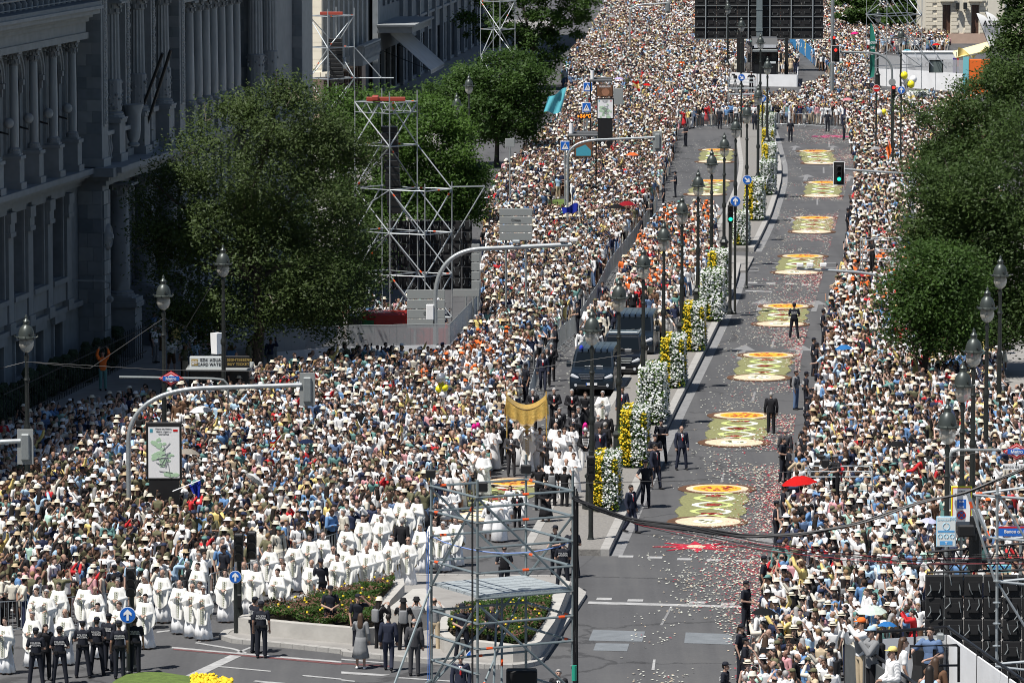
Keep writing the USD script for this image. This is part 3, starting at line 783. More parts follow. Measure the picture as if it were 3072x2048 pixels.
strewn('loose_cream_petals', 3500, 'petal_cream', 12)
strewn('loose_red_petals', 7500, 'petal_crimson', 13, True)
# the left lane has only a thin sprinkling
r_ = np.random.default_rng(21)
V = []
for k in range(1800):
	y = r_.uniform(185, 395)
	x = np.interp(y, [185, 240, 300, 395], [-0.6, 5.0, 9.5, 15.0]) + r_.uniform(-4.5, 2.0)
	V.append(np.c_[np.array([[-1, -1], [1, -1], [1, 1], [-1, 1]]) * r_.uniform(0.02, 0.05, 2) + [x, y], np.full(4, 0.03)])
solid('loose_white_petals', (np.vstack(V), np.arange(len(V) * 4).reshape(-1, 4)), 'petal_white', kind='stuff')
# ------------------------------------------------------------------ buildings
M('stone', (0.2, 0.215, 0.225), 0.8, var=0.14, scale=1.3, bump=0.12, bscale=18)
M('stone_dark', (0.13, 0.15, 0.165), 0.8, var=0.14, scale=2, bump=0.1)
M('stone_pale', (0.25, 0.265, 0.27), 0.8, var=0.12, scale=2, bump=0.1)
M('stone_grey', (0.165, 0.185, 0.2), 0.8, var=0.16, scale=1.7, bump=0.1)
M('marble', (0.24, 0.265, 0.28), 0.45, var=0.18, scale=1.2, stretch=(1, 1, 0.35))
M('stone_cream', (0.74, 0.68, 0.55), 0.85, var=0.05, scale=2)
M('stone_rose', (0.5, 0.36, 0.28), 0.85, var=0.08, scale=2)
M('wall_cream', (0.68, 0.64, 0.54), 0.85, var=0.06, scale=1.5)
M('wood_brown', (0.09, 0.045, 0.03), 0.5, var=0.2, scale=4)
M('iron', (0.012, 0.013, 0.013), 0.5)
M('glass_dark', (0.012, 0.014, 0.017), 0.12, spec=0.6)
M('canvas_grey', (0.5, 0.52, 0.53), 0.85, var=0.1, scale=1.0)
M('hedge_dark', (0.02, 0.035, 0.012), 0.9, var=0.4, scale=4, bump=0.8, bscale=14)
A_F = math.radians(8.2)
F0 = np.array([-17.4, 245.0, 0])
ROT_F = PI / 2 - A_F
def fu(px, o):
	"""Distance along the bank's front (metres from its doorway) seen at this column of the photograph, on the plane o metres in front."""
	k = (px - 1536) / FOC / 0.9988
	s_, c_ = math.sin(A_F), math.cos(A_F)
	return (k * F0[1] - F0[0] - o * (c_ + s_ * k)) / (s_ - c_ * k)
def wall(x0, x1, z0, z1, o, th, holes=()):
	"""An upright wall from x0 to x1 with openings; its front lies o metres towards the street."""
	g = Polygon([(x0, z0), (x1, z0), (x1, z1), (x0, z1)], [list(h) for h in holes])
	t = trimesh.creation.extrude_polygon(g, th, engine='earcut')
	v = np.array(t.vertices)
	return np.stack([v[:, 0], -o + v[:, 2], v[:, 1]], 1), np.array(t.faces)[:, ::-1]
def rect(x0, x1, z0, z1):
	return [(x0, z0), (x1, z0), (x1, z1), (x0, z1)]
def arch(x0, x1, z0, zs, k=10):
	r = (x1 - x0) / 2
	w = np.linspace(0, PI, k)
	return [(x0, z0), (x1, z0)] + [((x0 + x1) / 2 + r * math.cos(a), zs + r * math.sin(a)) for a in w]
def win(T, x0, x1, z0, z1, o, arched=False, m='wood_brown', deep=0.0, bars=1):
	"""A window set o metres in front of the building line: frame with its pane behind."""
	f = MB()
	b = 0.09
	f.bb(x0, x0 + b, -o, -o + 0.08, z0, z1).bb(x1 - b, x1, -o, -o + 0.08, z0, z1).bb(x0 + b, x1 - b, -o, -o + 0.08, z1 - b, z1).bb(x0 + b, x1 - b, -o, -o + 0.08, z0, z0 + b)
	if bars:
		xm = (x0 + x1) / 2
		f.bb(xm - 0.05, xm + 0.05, -o + 0.004, -o + 0.076, z0 + b, z1 - b)
		f.bb(x0 + b, xm - 0.05, -o + 0.008, -o + 0.07, (z0 + 2 * z1) / 3 - 0.04, (z0 + 2 * z1) / 3 + 0.04).bb(xm + 0.05, x1 - b, -o + 0.008, -o + 0.07, (z0 + 2 * z1) / 3 - 0.04, (z0 + 2 * z1) / 3 + 0.04)
	p = T.part('window', f, m)
	T.part('pane', MB().bb(x0 + 0.03, x1 - 0.03, -o + 0.05, -o + 0.065, z0 + 0.03, z1 - 0.03), 'glass_dark', under=p)
	return p
def column(T, x, o, z0, z1, r, m='marble', fluted=False, order=True, carved=0):
	k = 28 if fluted else 16
	h = z1 - z0
	cap = min(0.62, h * 0.14)
	shaft = MB().lathe([(r, z0 + 0.28), (r * 1.01, z0 + 1.2), (r * 0.87, z1 - cap)], k)
	v, f = shaft.get()
	if fluted:
		w = np.arange(len(v))
		even = (np.round(np.arctan2(v[:, 1], v[:, 0]) / (2 * PI / k)).astype(int) % 2 == 0) & (np.hypot(v[:, 0], v[:, 1]) > 0.01)
		v[even, :2] *= 0.87
	p = T.part('column', (v + [x, -o, 0], f), m, smooth=not fluted)
	T.part('column_base', MB().lathe([(r * 1.45, z0), (r * 1.45, z0 + 0.09), (r * 1.3, z0 + 0.12), (r * 1.35, z0 + 0.2), (r * 1.05, z0 + 0.28)], 16, (x, -o, 0)).box((x, -o, z0 - 0.04), (r * 3.0, r * 3.0, 0.09)), 'stone', under=p)
	c = MB().lathe([(r * 0.88, z1 - cap), (r * 0.98, z1 - cap + 0.03), (r * 0.95, z1 - cap * 0.6), (r * 1.3, z1 - cap * 0.15)], 12, (x, -o, 0)).box((x, -o, z1 - 0.05), (r * 3.1, r * 3.1, 0.1))
	for row, (zz, rr) in enumerate(((z1 - cap * 0.72, 1.08), (z1 - cap * 0.38, 1.22))):
		for i in range(8):
			a = (i + row * 0.5) * PI / 4
			c.box((x + r * rr * math.cos(a), -o + r * rr * math.sin(a), zz), (0.09, 0.12, cap * 0.26), rz=a)
	for a in (PI / 4, 3 * PI / 4, 5 * PI / 4, 7 * PI / 4):
		c.box((x + r * 1.5 * math.cos(a), -o + r * 1.5 * math.sin(a), z1 - cap * 0.2), (0.13, 0.1, cap * 0.3), rz=a)
	T.part('capital', c, 'stone', under=p)
	if carved:
		m_ = MB().lathe([(r * 1.0, z0 + 0.28), (r * 1.12, z0 + 0.35), (r * 1.12, z0 + carved), (r * 1.0, z0 + carved + 0.06)], 16, (x, -o, 0))
		rg = np.random.default_rng(int(abs(x) * 10))
		for i in range(46):
			a, zz = rg.uniform(0, 2 * PI), rg.uniform(z0 + 0.4, z0 + carved)
			m_.add(ICO0 * rg.uniform(0.04, 0.09) + [x + r * 1.12 * math.cos(a), -o + r * 1.12 * math.sin(a), zz], ICOF)
		T.part('carved_drum', m_, 'stone', under=p)
ICOF = np.array(trimesh.creation.icosahedron().faces)
bank = Thing('bank_building', 'dark shaded stone palace with tall columns and heavy ledge along left pavement', 'building', F0, ROT_F)
XL0, X_P1a, X_P1b = -100.0, fu(306, 0), fu(325, 0)
X_P2a, X_P2b = fu(541, 0), fu(557, 0)
X_E0 = fu(908, 0.3)
OL, OR = -1.18, -1.1
STONES = ['stone', 'stone', 'stone_grey', 'stone_pale', 'stone_dark', 'stone_grey']
rs = np.random.default_rng(4)
def ashlar(T, x, y0, y1, z0, z1, rows, facing=-1, deep=0.035):
	"""Blocks, each a stone of its own, on a return face that looks towards the camera (x constant)."""
	h = (z1 - z0) / rows
	for i in range(rows):
		ys = [y0, y0 + (y1 - y0) * (0.38 if i % 2 else 0.62), y1]
		for a, b in zip(ys[:-1], ys[1:]):
			q = deep + rs.uniform(-0.008, 0.008)
			T.part('stone', MB().bb(x - q, x - 0.002, a + 0.006, b - 0.006, z0 + i * h + 0.006, z0 + (i + 1) * h - 0.006), STONES[int(rs.integers(len(STONES)))])
def ashlar_front(T, x0, x1, o, z0, z1, rows, cols, deep=0.03, m=None):
	h, w = (z1 - z0) / rows, (x1 - x0) / cols
	for i in range(rows):
		sh = 0.5 * (i % 2)
		edges = np.clip(np.r_[x0, x0 + w * (np.arange(cols + 1) + sh), x1], x0, x1)
		for a, b in zip(edges[:-1], edges[1:]):
			if b - a > 0.08:
				T.part('stone', MB().bb(a + 0.012, b - 0.012, -o - deep - rs.uniform(0, 0.01), -o - 0.002, z0 + i * h + 0.012, z0 + (i + 1) * h - 0.012), m or STONES[int(rs.integers(len(STONES)))])
# --- left wing
col_px = [43, 102, 161, 218]
cx = [fu(p, OL + 0.42) for p in col_px]
sp = np.mean(np.diff(cx))
cx = [cx[0] - sp * k for k in (4, 3, 2, 1)] + cx
holes_up = [arch(a + 0.85, b - 0.85, 10.9, 14.1) for a, b in zip(cx[:-1], cx[1:])]
holes_gf = [rect(a + 0.75, b - 0.75, 4.6, 8.3) for a, b in zip(cx[:-1], cx[1:])]
holes_bs = [rect(a + 1.1, b - 1.1, 0.9, 2.5) for a, b in zip(cx[:-1], cx[1:])]
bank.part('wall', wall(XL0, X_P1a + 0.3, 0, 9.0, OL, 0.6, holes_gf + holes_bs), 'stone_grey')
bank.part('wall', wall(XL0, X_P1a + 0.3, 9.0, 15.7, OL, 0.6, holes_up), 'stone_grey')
for a, b in zip(cx[:-1], cx[1:]):
	win(bank, a + 0.85, b - 0.85, 10.9, 15.0, OL - 0.42)
	win(bank, a + 0.75, b - 0.75, 4.6, 8.3, OL - 0.45)
	win(bank, a + 1.1, b - 1.1, 0.9, 2.5, OL - 0.4, bars=0)
	m = MB()
	w = np.linspace(0, PI, 11)
	c_, r_ = (a + b) / 2, (b - a) / 2 - 0.85
	for t0, t1 in zip(w[:-1], w[1:]):       # archivolt
		for rr, oo in ((r_ + 0.02, 0.1), (r_ + 0.2, 0.17)):
			p0, p1 = [np.array([c_ + (rr + d) * math.cos(t), 14.1 + (rr + d) * math.sin(t)]) for t in (t0,) for d in (0, 0.16)], [np.array([c_ + (rr + d) * math.cos(t1), 14.1 + (rr + d) * math.sin(t1)]) for d in (0, 0.16)]
			y = -OL - oo
			v = np.array([[*p0[0][:1], y, p0[0][1]], [p0[1][0], y, p0[1][1]], [p1[1][0], y, p1[1][1]], [p1[0][0], y, p1[0][1]], [p0[0][0], -OL, p0[0][1]], [p0[1][0], -OL, p0[1][1]], [p1[1][0], -OL, p1[1][1]], [p1[0][0], -OL, p1[0][1]]])
			m.add(v, [[0, 3, 2, 1], [0, 1, 5, 4], [1, 2, 6, 5], [2, 3, 7, 6], [3, 0, 4, 7]])
	for x in (a + 0.7, b - 1.0):
		m.bb(x, x + 0.3, -OL - 0.2, -OL + 0.0, 13.85, 14.08).bb(x + 0.04, x + 0.26, -OL - 0.12, -OL, 13.5, 13.85)
	bank.part('arch_moulding', m, 'stone')
	# globe lamp in front of every arched window
	bank.part('globe_bracket', MB().tube([(b - 1.15, -OL - 0.05, 12.0), (b - 1.15, -OL - 0.45, 11.9), (b - 1.15, -OL - 0.45, 12.15)], 0.05, 6), 'iron')
	bank.part('globe', MB().mesh((ICO * 0.24, trimesh.creation.icosphere(1).faces), (b - 1.15, -OL - 0.45, 12.38)), 'stone_pale', smooth=True)
for x in cx:
	bank.part('pedestal', MB().bb(x - 0.42, x + 0.42, -OL - 0.75, -OL - 0.0, 9.42, 10.75).bb(x - 0.48, x + 0.48, -OL - 0.82, -OL, 10.75, 10.9).bb(x - 0.5, x + 0.5, -OL - 0.84, -OL, 9.42, 9.72), 'stone')
	column(bank, x, OL + 0.42, 10.98, 15.45, 0.2)
	bank.part('half_pilaster', MB().bb(x - 0.3, x + 0.3, -OL - 0.14, -OL, 10.9, 15.1), 'stone_grey')
	# ground floor pilaster with bracket
	bank.part('pilaster', MB().bb(x - 0.45, x + 0.45, -OL - 0.22, -OL, 3.2, 8.1).bb(x - 0.52, x + 0.52, -OL - 0.3, -OL, 3.0, 3.5).bb(x - 0.5, x + 0.5, -OL - 0.34, -OL, 7.3, 7.5).bb(x - 0.5, x + 0.5, -OL - 0.36, -OL, 7.9, 8.4).bb(x - 0.42, x + 0.42, -OL - 0.3, -OL, 7.5, 7.9), 'stone')
for a, b in zip(cx[:-1], cx[1:]):
	bank.part('window_sill', MB().bb(a + 0.55, b - 0.55, -OL - 0.28, -OL, 4.35, 4.58).bb(a + 0.65, b - 0.65, -OL - 0.18, -OL, 3.5, 4.35), 'stone')
	bank.part('window_surround', MB().bb(a + 0.55, a + 0.75, -OL - 0.1, -OL, 4.58, 8.3).bb(b - 0.75, b - 0.55, -OL - 0.1, -OL, 4.58, 8.3).bb(a + 0.5, b - 0.5, -OL - 0.16, -OL, 8.3, 8.55), 'stone')
	bank.part('basement_surround', MB().bb(a + 0.9, a + 1.1, -OL - 0.12, -OL, 0.2, 2.6).bb(b - 1.1, b - 0.9, -OL - 0.12, -OL, 0.2, 2.6).bb(a + 0.8, b - 0.8, -OL - 0.22, -OL, 2.6, 2.95), 'stone')
def course(T, nm, x0, x1, o, steps, m='stone'):
	"""A moulding that runs along the front: (z0, z1, how far it stands out)."""
	q = MB()
	for z0, z1, d in steps:
		q.bb(x0, x1, -o - d, -o + 0.1, z0, z1)
	T.part(nm, q, m)
LEDGE = [(8.55, 8.8, 0.2), (8.8, 9.0, 0.42), (9.0, 9.16, 0.75), (9.16, 9.42, 0.95)]
CORN = [(15.45, 15.75, 0.78), (15.75, 16.25, 0.66), (16.25, 16.45, 0.82), (16.45, 16.62, 1.0), (16.62, 16.85, 1.35), (16.85, 17.0, 1.5)]
course(bank, 'ledge', XL0, X_P1a - 0.02, OL, LEDGE)
course(bank, 'base_course', XL0, X_P1a - 0.02, OL, [(2.95, 3.2, 0.24), (0, 0.5, 0.2)])
course(bank, 'cornice', XL0, X_P1a - 0.9, OL, CORN)
bank.part('roof_slope', MB().bb(XL0, X_P1a - 0.9, -OL - 1.4, -OL + 2.0, 17.0, 17.2), 'stone_dark')
bank.part('railing', MB().tube([(XL0, -OL - 0.95, 17.75), (X_P1a - 1.4, -OL - 0.95, 17.75)], 0.05, 6).tube([(XL0, -OL - 0.95, 17.35), (X_P1a - 1.4, -OL - 0.95, 17.35)], 0.025, 6), 'stone_pale')
for i in range(26):
	x = X_P1a - 1.5 - i * 1.05
	bank.part('baluster', MB().lathe([(0.2, 17.2), (0.2, 17.5), (0.13, 17.6), (0.27, 18.0), (0.14, 18.6), (0.22, 18.9)], 10, (x, -OL - 0.4, 0)), 'stone_grey', smooth=50)
course(bank, 'parapet', XL0, X_P1a, OL - 0.2, [(18.9, 19.3, 0.5), (17.2, 17.4, 0.45)])
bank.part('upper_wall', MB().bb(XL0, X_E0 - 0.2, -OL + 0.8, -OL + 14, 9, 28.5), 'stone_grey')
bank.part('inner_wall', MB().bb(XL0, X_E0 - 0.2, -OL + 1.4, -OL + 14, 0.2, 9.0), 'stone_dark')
course(bank, 'parapet_cornice', XL0, X_E0, OL - 0.6, [(27.5, 27.9, 0.5), (27.9, 28.3, 0.9)])
def pier(T, xa, xb, o0, o1, z1=20.2):
	"""A broad pier: ashlar on the side that looks at the camera and a carved panel on its front."""
	T.part('pier', MB().bb(xa, xb, -o1, -o0 + 0.3, 0, z1), 'stone')
	ashlar(T, xa, -o1 + 0.02, -o0 - 0.02, 10.95, 20.0, 17)
	ashlar(T, xa, -o1 + 0.02, -o0 - 0.02, 0.4, 8.3, 12, deep=0.07)
	ashlar_front(T, xa, xb, o1, 0.4, 8.3, 12, 2, 0.06)
	x0, x1 = xa + 0.3, xb - 0.3
	T.part('panel_frame', MB().bb(x0, x0 + 0.08, -o1 - 0.06, -o1, 11.4, 18.2).bb(x1 - 0.08, x1, -o1 - 0.06, -o1, 11.4, 18.2).bb(x0, x1, -o1 - 0.055, -o1, 11.3, 11.4), 'stone_pale')
	relief(T, x0 + 0.08, x1 - 0.08, o1, 11.45, 17.6)
	course(T, 'ledge', xa - 0.12, xb + 0.12, o1, LEDGE)
	T.part('ledge_return', MB().bb(xa - 0.42, xa - 0.005, -o1 - 0.4, -o0 - 0.05, 8.8, 9.0).bb(xa - 0.75, xa - 0.005, -o1 - 0.7, -o0 - 0.05, 9.0, 9.42), 'stone')
	T.part('pier_foot', MB().bb(xa - 0.1, xb + 0.1, -o1 - 0.1, -o0 + 0.1, 9.42, 9.8), 'stone_pale')
def relief(T, x0, x1, o, z0, z1):
	g = np.random.default_rng(int(abs(x0 * 100)))
	m = MB()
	w = x1 - x0
	n = int((z1 - z0) * 26)
	for i in range(n):
		z = z0 + (z1 - z0) * (i + 0.5) / n
		x = (x0 + x1) / 2 + 0.36 * w * math.sin(i * 1.7) * g.uniform(0.3, 1)
		r = g.uniform(0.05, 0.12)
		m.add(ICO0 * [r, r * 0.9, r * g.uniform(0.8, 1.8)] + [x, -o - 0.03, z], ICOF)
	T.part('carved_relief', m, 'stone_pale', kind='stuff')
pier(bank, X_P1a, X_P1b, OL, 0.0)
pier(bank, X_P2a, X_P2b, -1.0, 0.0)
m = MB()   # scroll and bust above the first pier's panel
g = np.random.default_rng(3)
for i in range(14):
	m.add(ICO * g.uniform(0.14, 0.3) + [X_P1a + 0.7 + g.uniform(-0.3, 0.3), -g.uniform(0.05, 0.35), 17.7 + i * 0.17], trimesh.creation.icosphere(1).faces)
bank.part('carved_console', m, 'stone_pale', smooth=True)
bank.part('medallion', MB().lathe([(0.62, 0), (0.62, 0.1), (0.5, 0.18), (0.42, 0.1), (0.3, 0.14), (0.12, 0.3)], 20, (X_P1a + 0.75, -0.03, 6.1), np.array([[1.0, 0, 0], [0, 0, -1], [0, 1, 0]])), 'stone_pale', smooth=60)
# --- portal between the piers
bank.part('wall', wall(X_P1b - 0.2, X_P2a + 0.2, 9.42, 20.2, -1.25, 0.5, [rect(fu(350, -1) + 0.2, fu(368, -1) - 0.1, 11.2, 16.2), rect(fu(425, -1) + 0.3, fu(448, -1) - 0.1, 11.2, 16.2)]), 'stone_grey')
bank.part('wall', wall(X_P1b - 0.2, X_P2a + 0.2, 0, 9.42, -0.7, 0.5, [rect(-6.6, -3.6, 1.4, 7.4), rect(-1.2, 2.0, 1.4, 7.4)]), 'stone_grey')
for pa in (337, 412, 486):
	x = fu(pa, -0.45)
	column(bank, x, -0.45, 11.5, 17.0, 0.42, 'stone_pale', fluted=True, carved=1.75)
	bank.part('pedestal', MB().bb(x - 0.62, x + 0.62, -0.05, 1.2, 9.42, 11.25).bb(x - 0.7, x + 0.7, -0.12, 1.2, 11.25, 11.45).bb(x - 0.72, x + 0.72, -0.14, 1.2, 9.42, 9.8), 'stone')
	bank.part('entablature_block', MB().bb(x - 0.6, x + 0.6, -0.1, 1.2, 17.0, 17.8).bb(x - 0.8, x + 0.8, -0.4, 1.2, 17.8, 18.1).bb(x - 1.0, x + 1.0, -0.75, 1.2, 18.1, 18.5), 'stone')
	column(bank, x, -0.15, 3.0, 8.4, 0.5, 'stone', fluted=False)
	bank.part('plinth', MB().bb(x - 0.75, x + 0.75, -0.75, 0.7, 0.0, 2.5).bb(x - 0.85, x + 0.85, -0.85, 0.7, 2.5, 2.75).bb(x - 0.8, x + 0.8, -0.8, 0.7, 2.75, 2.95), 'stone')
for pa, pb in ((378, 392), (455, 467)):
	xa, xb = fu(pa, -0.55), fu(pb, -0.55)
	bank.part('pilaster', MB().bb(xa, xb, 0.55, 1.25, 9.42, 18.0).bb(xa - 0.15, xb + 0.15, 0.4, 1.25, 11.2, 11.45).bb(xa - 0.15, xb + 0.15, 0.42, 1.25, 9.42, 9.75), 'stone')
	relief(bank, xa + 0.2, xb - 0.2, -0.55, 11.9, 17.4)
course(bank, 'ledge', X_P1b + 0.13, X_P2a - 0.13, -0.7, [(a, b, d + 0.62) for a, b, d in LEDGE])
course(bank, 'cornice', X_P1b, X_P2a, -1.25, [(18.5, 18.9, 0.8), (18.9, 19.2, 1.5)])
bank.part('balustrade', MB().bb(X_P1b, fu(372, -0.6), 0.2, 0.5, 10.75, 10.95), 'stone_pale')
for k in range(5):
	bank.part('baluster', MB().lathe([(0.1, 9.6), (0.07, 9.8), (0.14, 10.1), (0.06, 10.5), (0.1, 10.75)], 8, (X_P1b + 0.25 + k * 0.42, 0.35, 0)), 'stone_pale')
x = fu(418, 0.2)
bank.part('stone_urn', MB().lathe([(0.25, 9.9), (0.3, 10.0), (0.2, 10.1), (0.3, 10.3), (0.36, 10.7), (0.36, 11.4), (0.44, 11.75), (0.5, 11.85), (0.5, 11.92)], 18, (x + 0.3, 0.15, 0)), 'stone_pale', smooth=60)
win(bank, -6.6, -3.6, 1.4, 7.4, -1.0)
win(bank, -1.2, 2.0, 1.4, 7.4, -1.0)
win(bank, fu(350, -1) + 0.2, fu(368, -1) - 0.1, 11.2, 16.2, -1.6)
win(bank, fu(425, -1) + 0.3, fu(448, -1) - 0.1, 11.2, 16.2, -1.6)
for p0, p1 in (((395, 412), (488, 160)), ((432, 402), (512, 150))):
	a = bank.loc_of(AtD(p0[0], p0[1], 243.0))
	b = bank.loc_of(AtD(p1[0], p1[1], 241.5))
	bank.part('flagpole', MB().tube([a, b], [0.07, 0.08], 8), 'iron')
m = bank.loc_of(AtD(231, 815, 229.5))
x0 = X_P1a + 0.2
bank.part('camera_arm', MB().tube([(X_P1a - 2.2, -OL - 0.2, 4.3), (X_P1a - 2.2, -OL - 1.6, 4.3), (X_P1a - 2.2, -OL - 2.0, 4.2), (X_P1a - 2.2, -OL - 2.0, 3.6)], 0.045, 6).mesh((ICO * 0.17, trimesh.creation.icosphere(1).faces), (X_P1a - 2.2, -OL - 2.0, 3.45)), 'stone_pale')
# --- right wing
rpx = [567, 592, 616, 639, 663, 686, 708]
rx = [fu(p, OR + 0.42) for p in rpx]
xe = fu(753, -0.2)
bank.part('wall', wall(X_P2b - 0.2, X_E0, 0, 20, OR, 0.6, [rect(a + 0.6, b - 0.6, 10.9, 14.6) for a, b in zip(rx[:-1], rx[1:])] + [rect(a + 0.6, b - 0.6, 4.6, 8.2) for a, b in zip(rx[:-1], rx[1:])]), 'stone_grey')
for a, b in zip(rx[:-1], rx[1:]):
	win(bank, a + 0.6, b - 0.6, 10.9, 14.6, OR - 0.4)
	win(bank, a + 0.6, b - 0.6, 4.6, 8.2, OR - 0.4)
for x in rx:
	column(bank, x, OR + 0.42, 10.98, 16.3, 0.3)
	bank.part('pedestal', MB().bb(x - 0.5, x + 0.5, -OR - 0.8, -OR, 9.42, 10.9), 'stone')
	bank.part('pilaster', MB().bb(x - 0.5, x + 0.5, -OR - 0.22, -OR, 0.3, 8.4), 'stone')
course(bank, 'ledge', X_P2b + 0.13, xe, OR, LEDGE)
course(bank, 'cornice', X_P2b + 0.02, xe, OR, [(a + 0.85, b + 0.85, d) for a, b, d in CORN])
bank.part('end_pavilion', MB().bb(xe, fu(825, -1.2), 0.2, 1.6, 0, 20.4), 'stone')
ashlar(bank, xe, 0.22, 1.1, 9.6, 20, 16)
for pa in (768, 810):
	x = fu(pa, 0.15)
	column(bank, x, 0.15, 10.9, 17.6, 0.42, 'stone_pale', fluted=True, carved=2.0)
	bank.part('pedestal', MB().bb(x - 0.7, x + 0.7, -0.7, 0.3, 8.4, 10.8), 'stone')
xr = fu(908, 0.35)
bank.part('end_pier', MB().bb(xr, xr + 3.2, -0.35, 6, 0, 20.6), 'stone_pale')
for i in range(19):
	z = 9.6 + i * 0.62
	for a, b in zip(*(lambda e: (e[:-1], e[1:]))([-0.34, 0.1 + 0.3 * (i % 2), 0.72 + 0.2 * (i % 2), 1.15])):
		bank.part('stone', MB().bb(xr - 0.035 - rs.uniform(0, 0.008), xr - 0.002, a + 0.006, b - 0.006, z + 0.007, z + 0.613), STONES[int(rs.integers(4))])
course(bank, 'ledge', xe, xr + 3.2, 0.2, LEDGE)
bank.part('end_moulding', MB().bb(xr - 0.16, xr + 3.3, -0.5, 1.3, 9.1, 9.35), 'stone_pale')
bank.part('roof', MB().bb(XL0, X_E0, 1.2, 24, 28.5, 28.8), 'stone_dark')
# fence and hedge along the foot of the bank
hb = Thing('clipped_hedge', 'dark clipped hedge at the foot of the shaded stone palace', 'hedge', F0, ROT_F)
m = MB()
g = np.random.default_rng(8)
for i in range(340):
	m.add(ICO0 * g.uniform(0.18, 0.34) + [g.uniform(-44, -9.5), -OL - 0.9 - g.uniform(0.0, 0.8) - 0.3, g.uniform(0.2, 1.55)], ICOF)
hb.part('foliage', m, 'hedge_dark', kind='stuff')
rl = Thing('iron_railing', 'dark iron railing in front of the hedge beside the stone palace', 'railing', F0, ROT_F)
for i in range(60):
	x = -36 + i * 0.46
	rl.part('bar', MB().bb(x - 0.015, x + 0.015, -OL - 2.33, -OL - 2.3, 0.13, 1.75), 'iron')
rl.part('rail', MB().bb(-36, -8, -OL - 2.335, -OL - 2.295, 1.5, 1.55).bb(-36, -8, -OL - 2.335, -OL - 2.295, 0.35, 0.4), 'iron')
# ------------------------------------------------------------------ the cream corner house and the cafe house beyond the bank
A2F = math.radians(4.6)
F2 = AtD(966, 217, 410.0) * [1, 1, 0]
h2 = Thing('corner_house', 'cream stone corner house with its end wall in sunshine beside the tall scaffold tower', 'building', F2, PI / 2 - A2F)
h2.part('wall', MB().bb(0, 34, 0, 12, 4.5, 26), 'wall_cream')
h2.part('lower_wall', MB().bb(0.15, 34, 0.15, 12, 0, 4.45), 'stone_rose')
for i in range(26):
	z = 4.9 + i * 0.72
	h2.part('stone', MB().bb(-0.03, -0.003, 0.02 + 0.0, 6, z, z + 0.7), 'stone_cream')
course(h2, 'ledge', -0.35, 34, 0.05, [(4.2, 4.5, 0.25), (4.5, 4.62, 0.4)], 'stone_cream')
h2.part('ledge_return', MB().bb(-0.4, -0.002, 0.1, 6, 4.2, 4.62), 'stone_cream')
for i in range(9):
	x = 1.0 + i * 3.6
	h2.part('pilaster', MB().bb(x, x + 1.2, -0.4, 0, 4.65, 22).bb(x - 0.15, x + 1.35, -0.5, 0, 4.65, 5.2), 'stone_pale')
	if i < 8:
		win(h2, x + 1.6, x + 3.2, 6, 11, 0.02)
		win(h2, x + 1.6, x + 3.2, 13, 18, 0.02)
		win(h2, x + 1.5, x + 3.3, 0.6, 3.8, 0.02)
m = MB().bb(16, 29, -1.6, 0, 4.3, 4.7)
h2.part('balcony_floor', m, 'stone_pale')
h2.part('balcony_wall', MB().bb(16, 29, -1.6, -1.35, 4.7, 5.9).bb(16, 16.25, -1.35, 0, 4.7, 5.9).bb(15.8, 29.2, -1.75, -1.2, 5.9, 6.05), 'stone_pale')
for k in range(12):
	h2.part('baluster', MB().lathe([(0.14, 4.75), (0.09, 4.9), (0.19, 5.2), (0.09, 5.6), (0.14, 5.85)], 8, (16.6 + k * 1.05, -1.68, 0)), 'stone_pale')
FC = AtD(1120, 30, 452.0) * [1, 1, 0]
FC[0] = F2[0] + (452 - F2[1]) * math.tan(A2F) + 0.1
h3 = Thing('cafe_house', 'shaded house with projecting canopy slab and rows of windows above the grey awning', 'building', FC, PI / 2 - A2F)
h3.part('wall', wall(0, 120, 5.9, 30, 0, 0.5, [rect(4 + i * 4, 6.2 + i * 4, z, z + 3.0) for i in range(28) for z in (8.2, 13, 18)]), 'stone_grey')
h3.part('ground_floor_wall', wall(0, 120, 0, 5.9, 0, 0.5, [rect(1.5 + i * 5, 5.2 + i * 5, 0.4, 4.2) for i in range(23)]), 'stone')
h3.part('core', MB().bb(0, 120, 0.9, 14, 0, 30), 'stone_dark')
for i in range(28):
	for z in (8.2, 13):
		win(h3, 4 + i * 4, 6.2 + i * 4, z, z + 3.0, -0.3, m='iron')
for i in range(23):
	win(h3, 1.5 + i * 5, 5.2 + i * 5, 0.4, 4.2, -0.3, m='iron')
h3.part('canopy_slab', MB().bb(-1.0, 17, -3.2, 0.0, 6.0, 6.55).bb(-1.2, 17.2, -3.45, -0.0, 6.55, 6.75), 'stone_pale')
course(h3, 'string_course', 0, 120, 0.02, [(5.9, 6.15, 0.25), (11.9, 12.2, 0.3)], 'stone')
for i in range(12):
	h3.part('pilaster', MB().bb(19 + i * 8, 20 + i * 8, -0.35, 0, 0.2, 29), 'stone')
aw = Thing('awning', 'long sloping grey canvas awning below the canopy slab', 'awning', FC, PI / 2 - A2F)
v = np.array([[2.0, -0.9, 5.8], [15.0, -0.9, 5.8], [15.0, -4.6, 2.5], [2.0, -4.6, 2.5], [2.0, -4.6, 2.2], [15.0, -4.6, 2.2]])
aw.part('canvas', MB().add(np.vstack([v, v + [0, 0.0, -0.04]]), [[0, 3, 2, 1], [3, 4, 5, 2], [6, 7, 8, 9], [9, 8, 11, 10]]), 'canvas_grey')
aw.part('arm', MB().tube([(2.2, -0.3, 4.2), (2.2, -4.5, 2.5)], 0.04, 6), 'iron')
aw.part('arm', MB().tube([(14.8, -0.3, 4.2), (14.8, -4.5, 2.5)], 0.04, 6), 'iron')
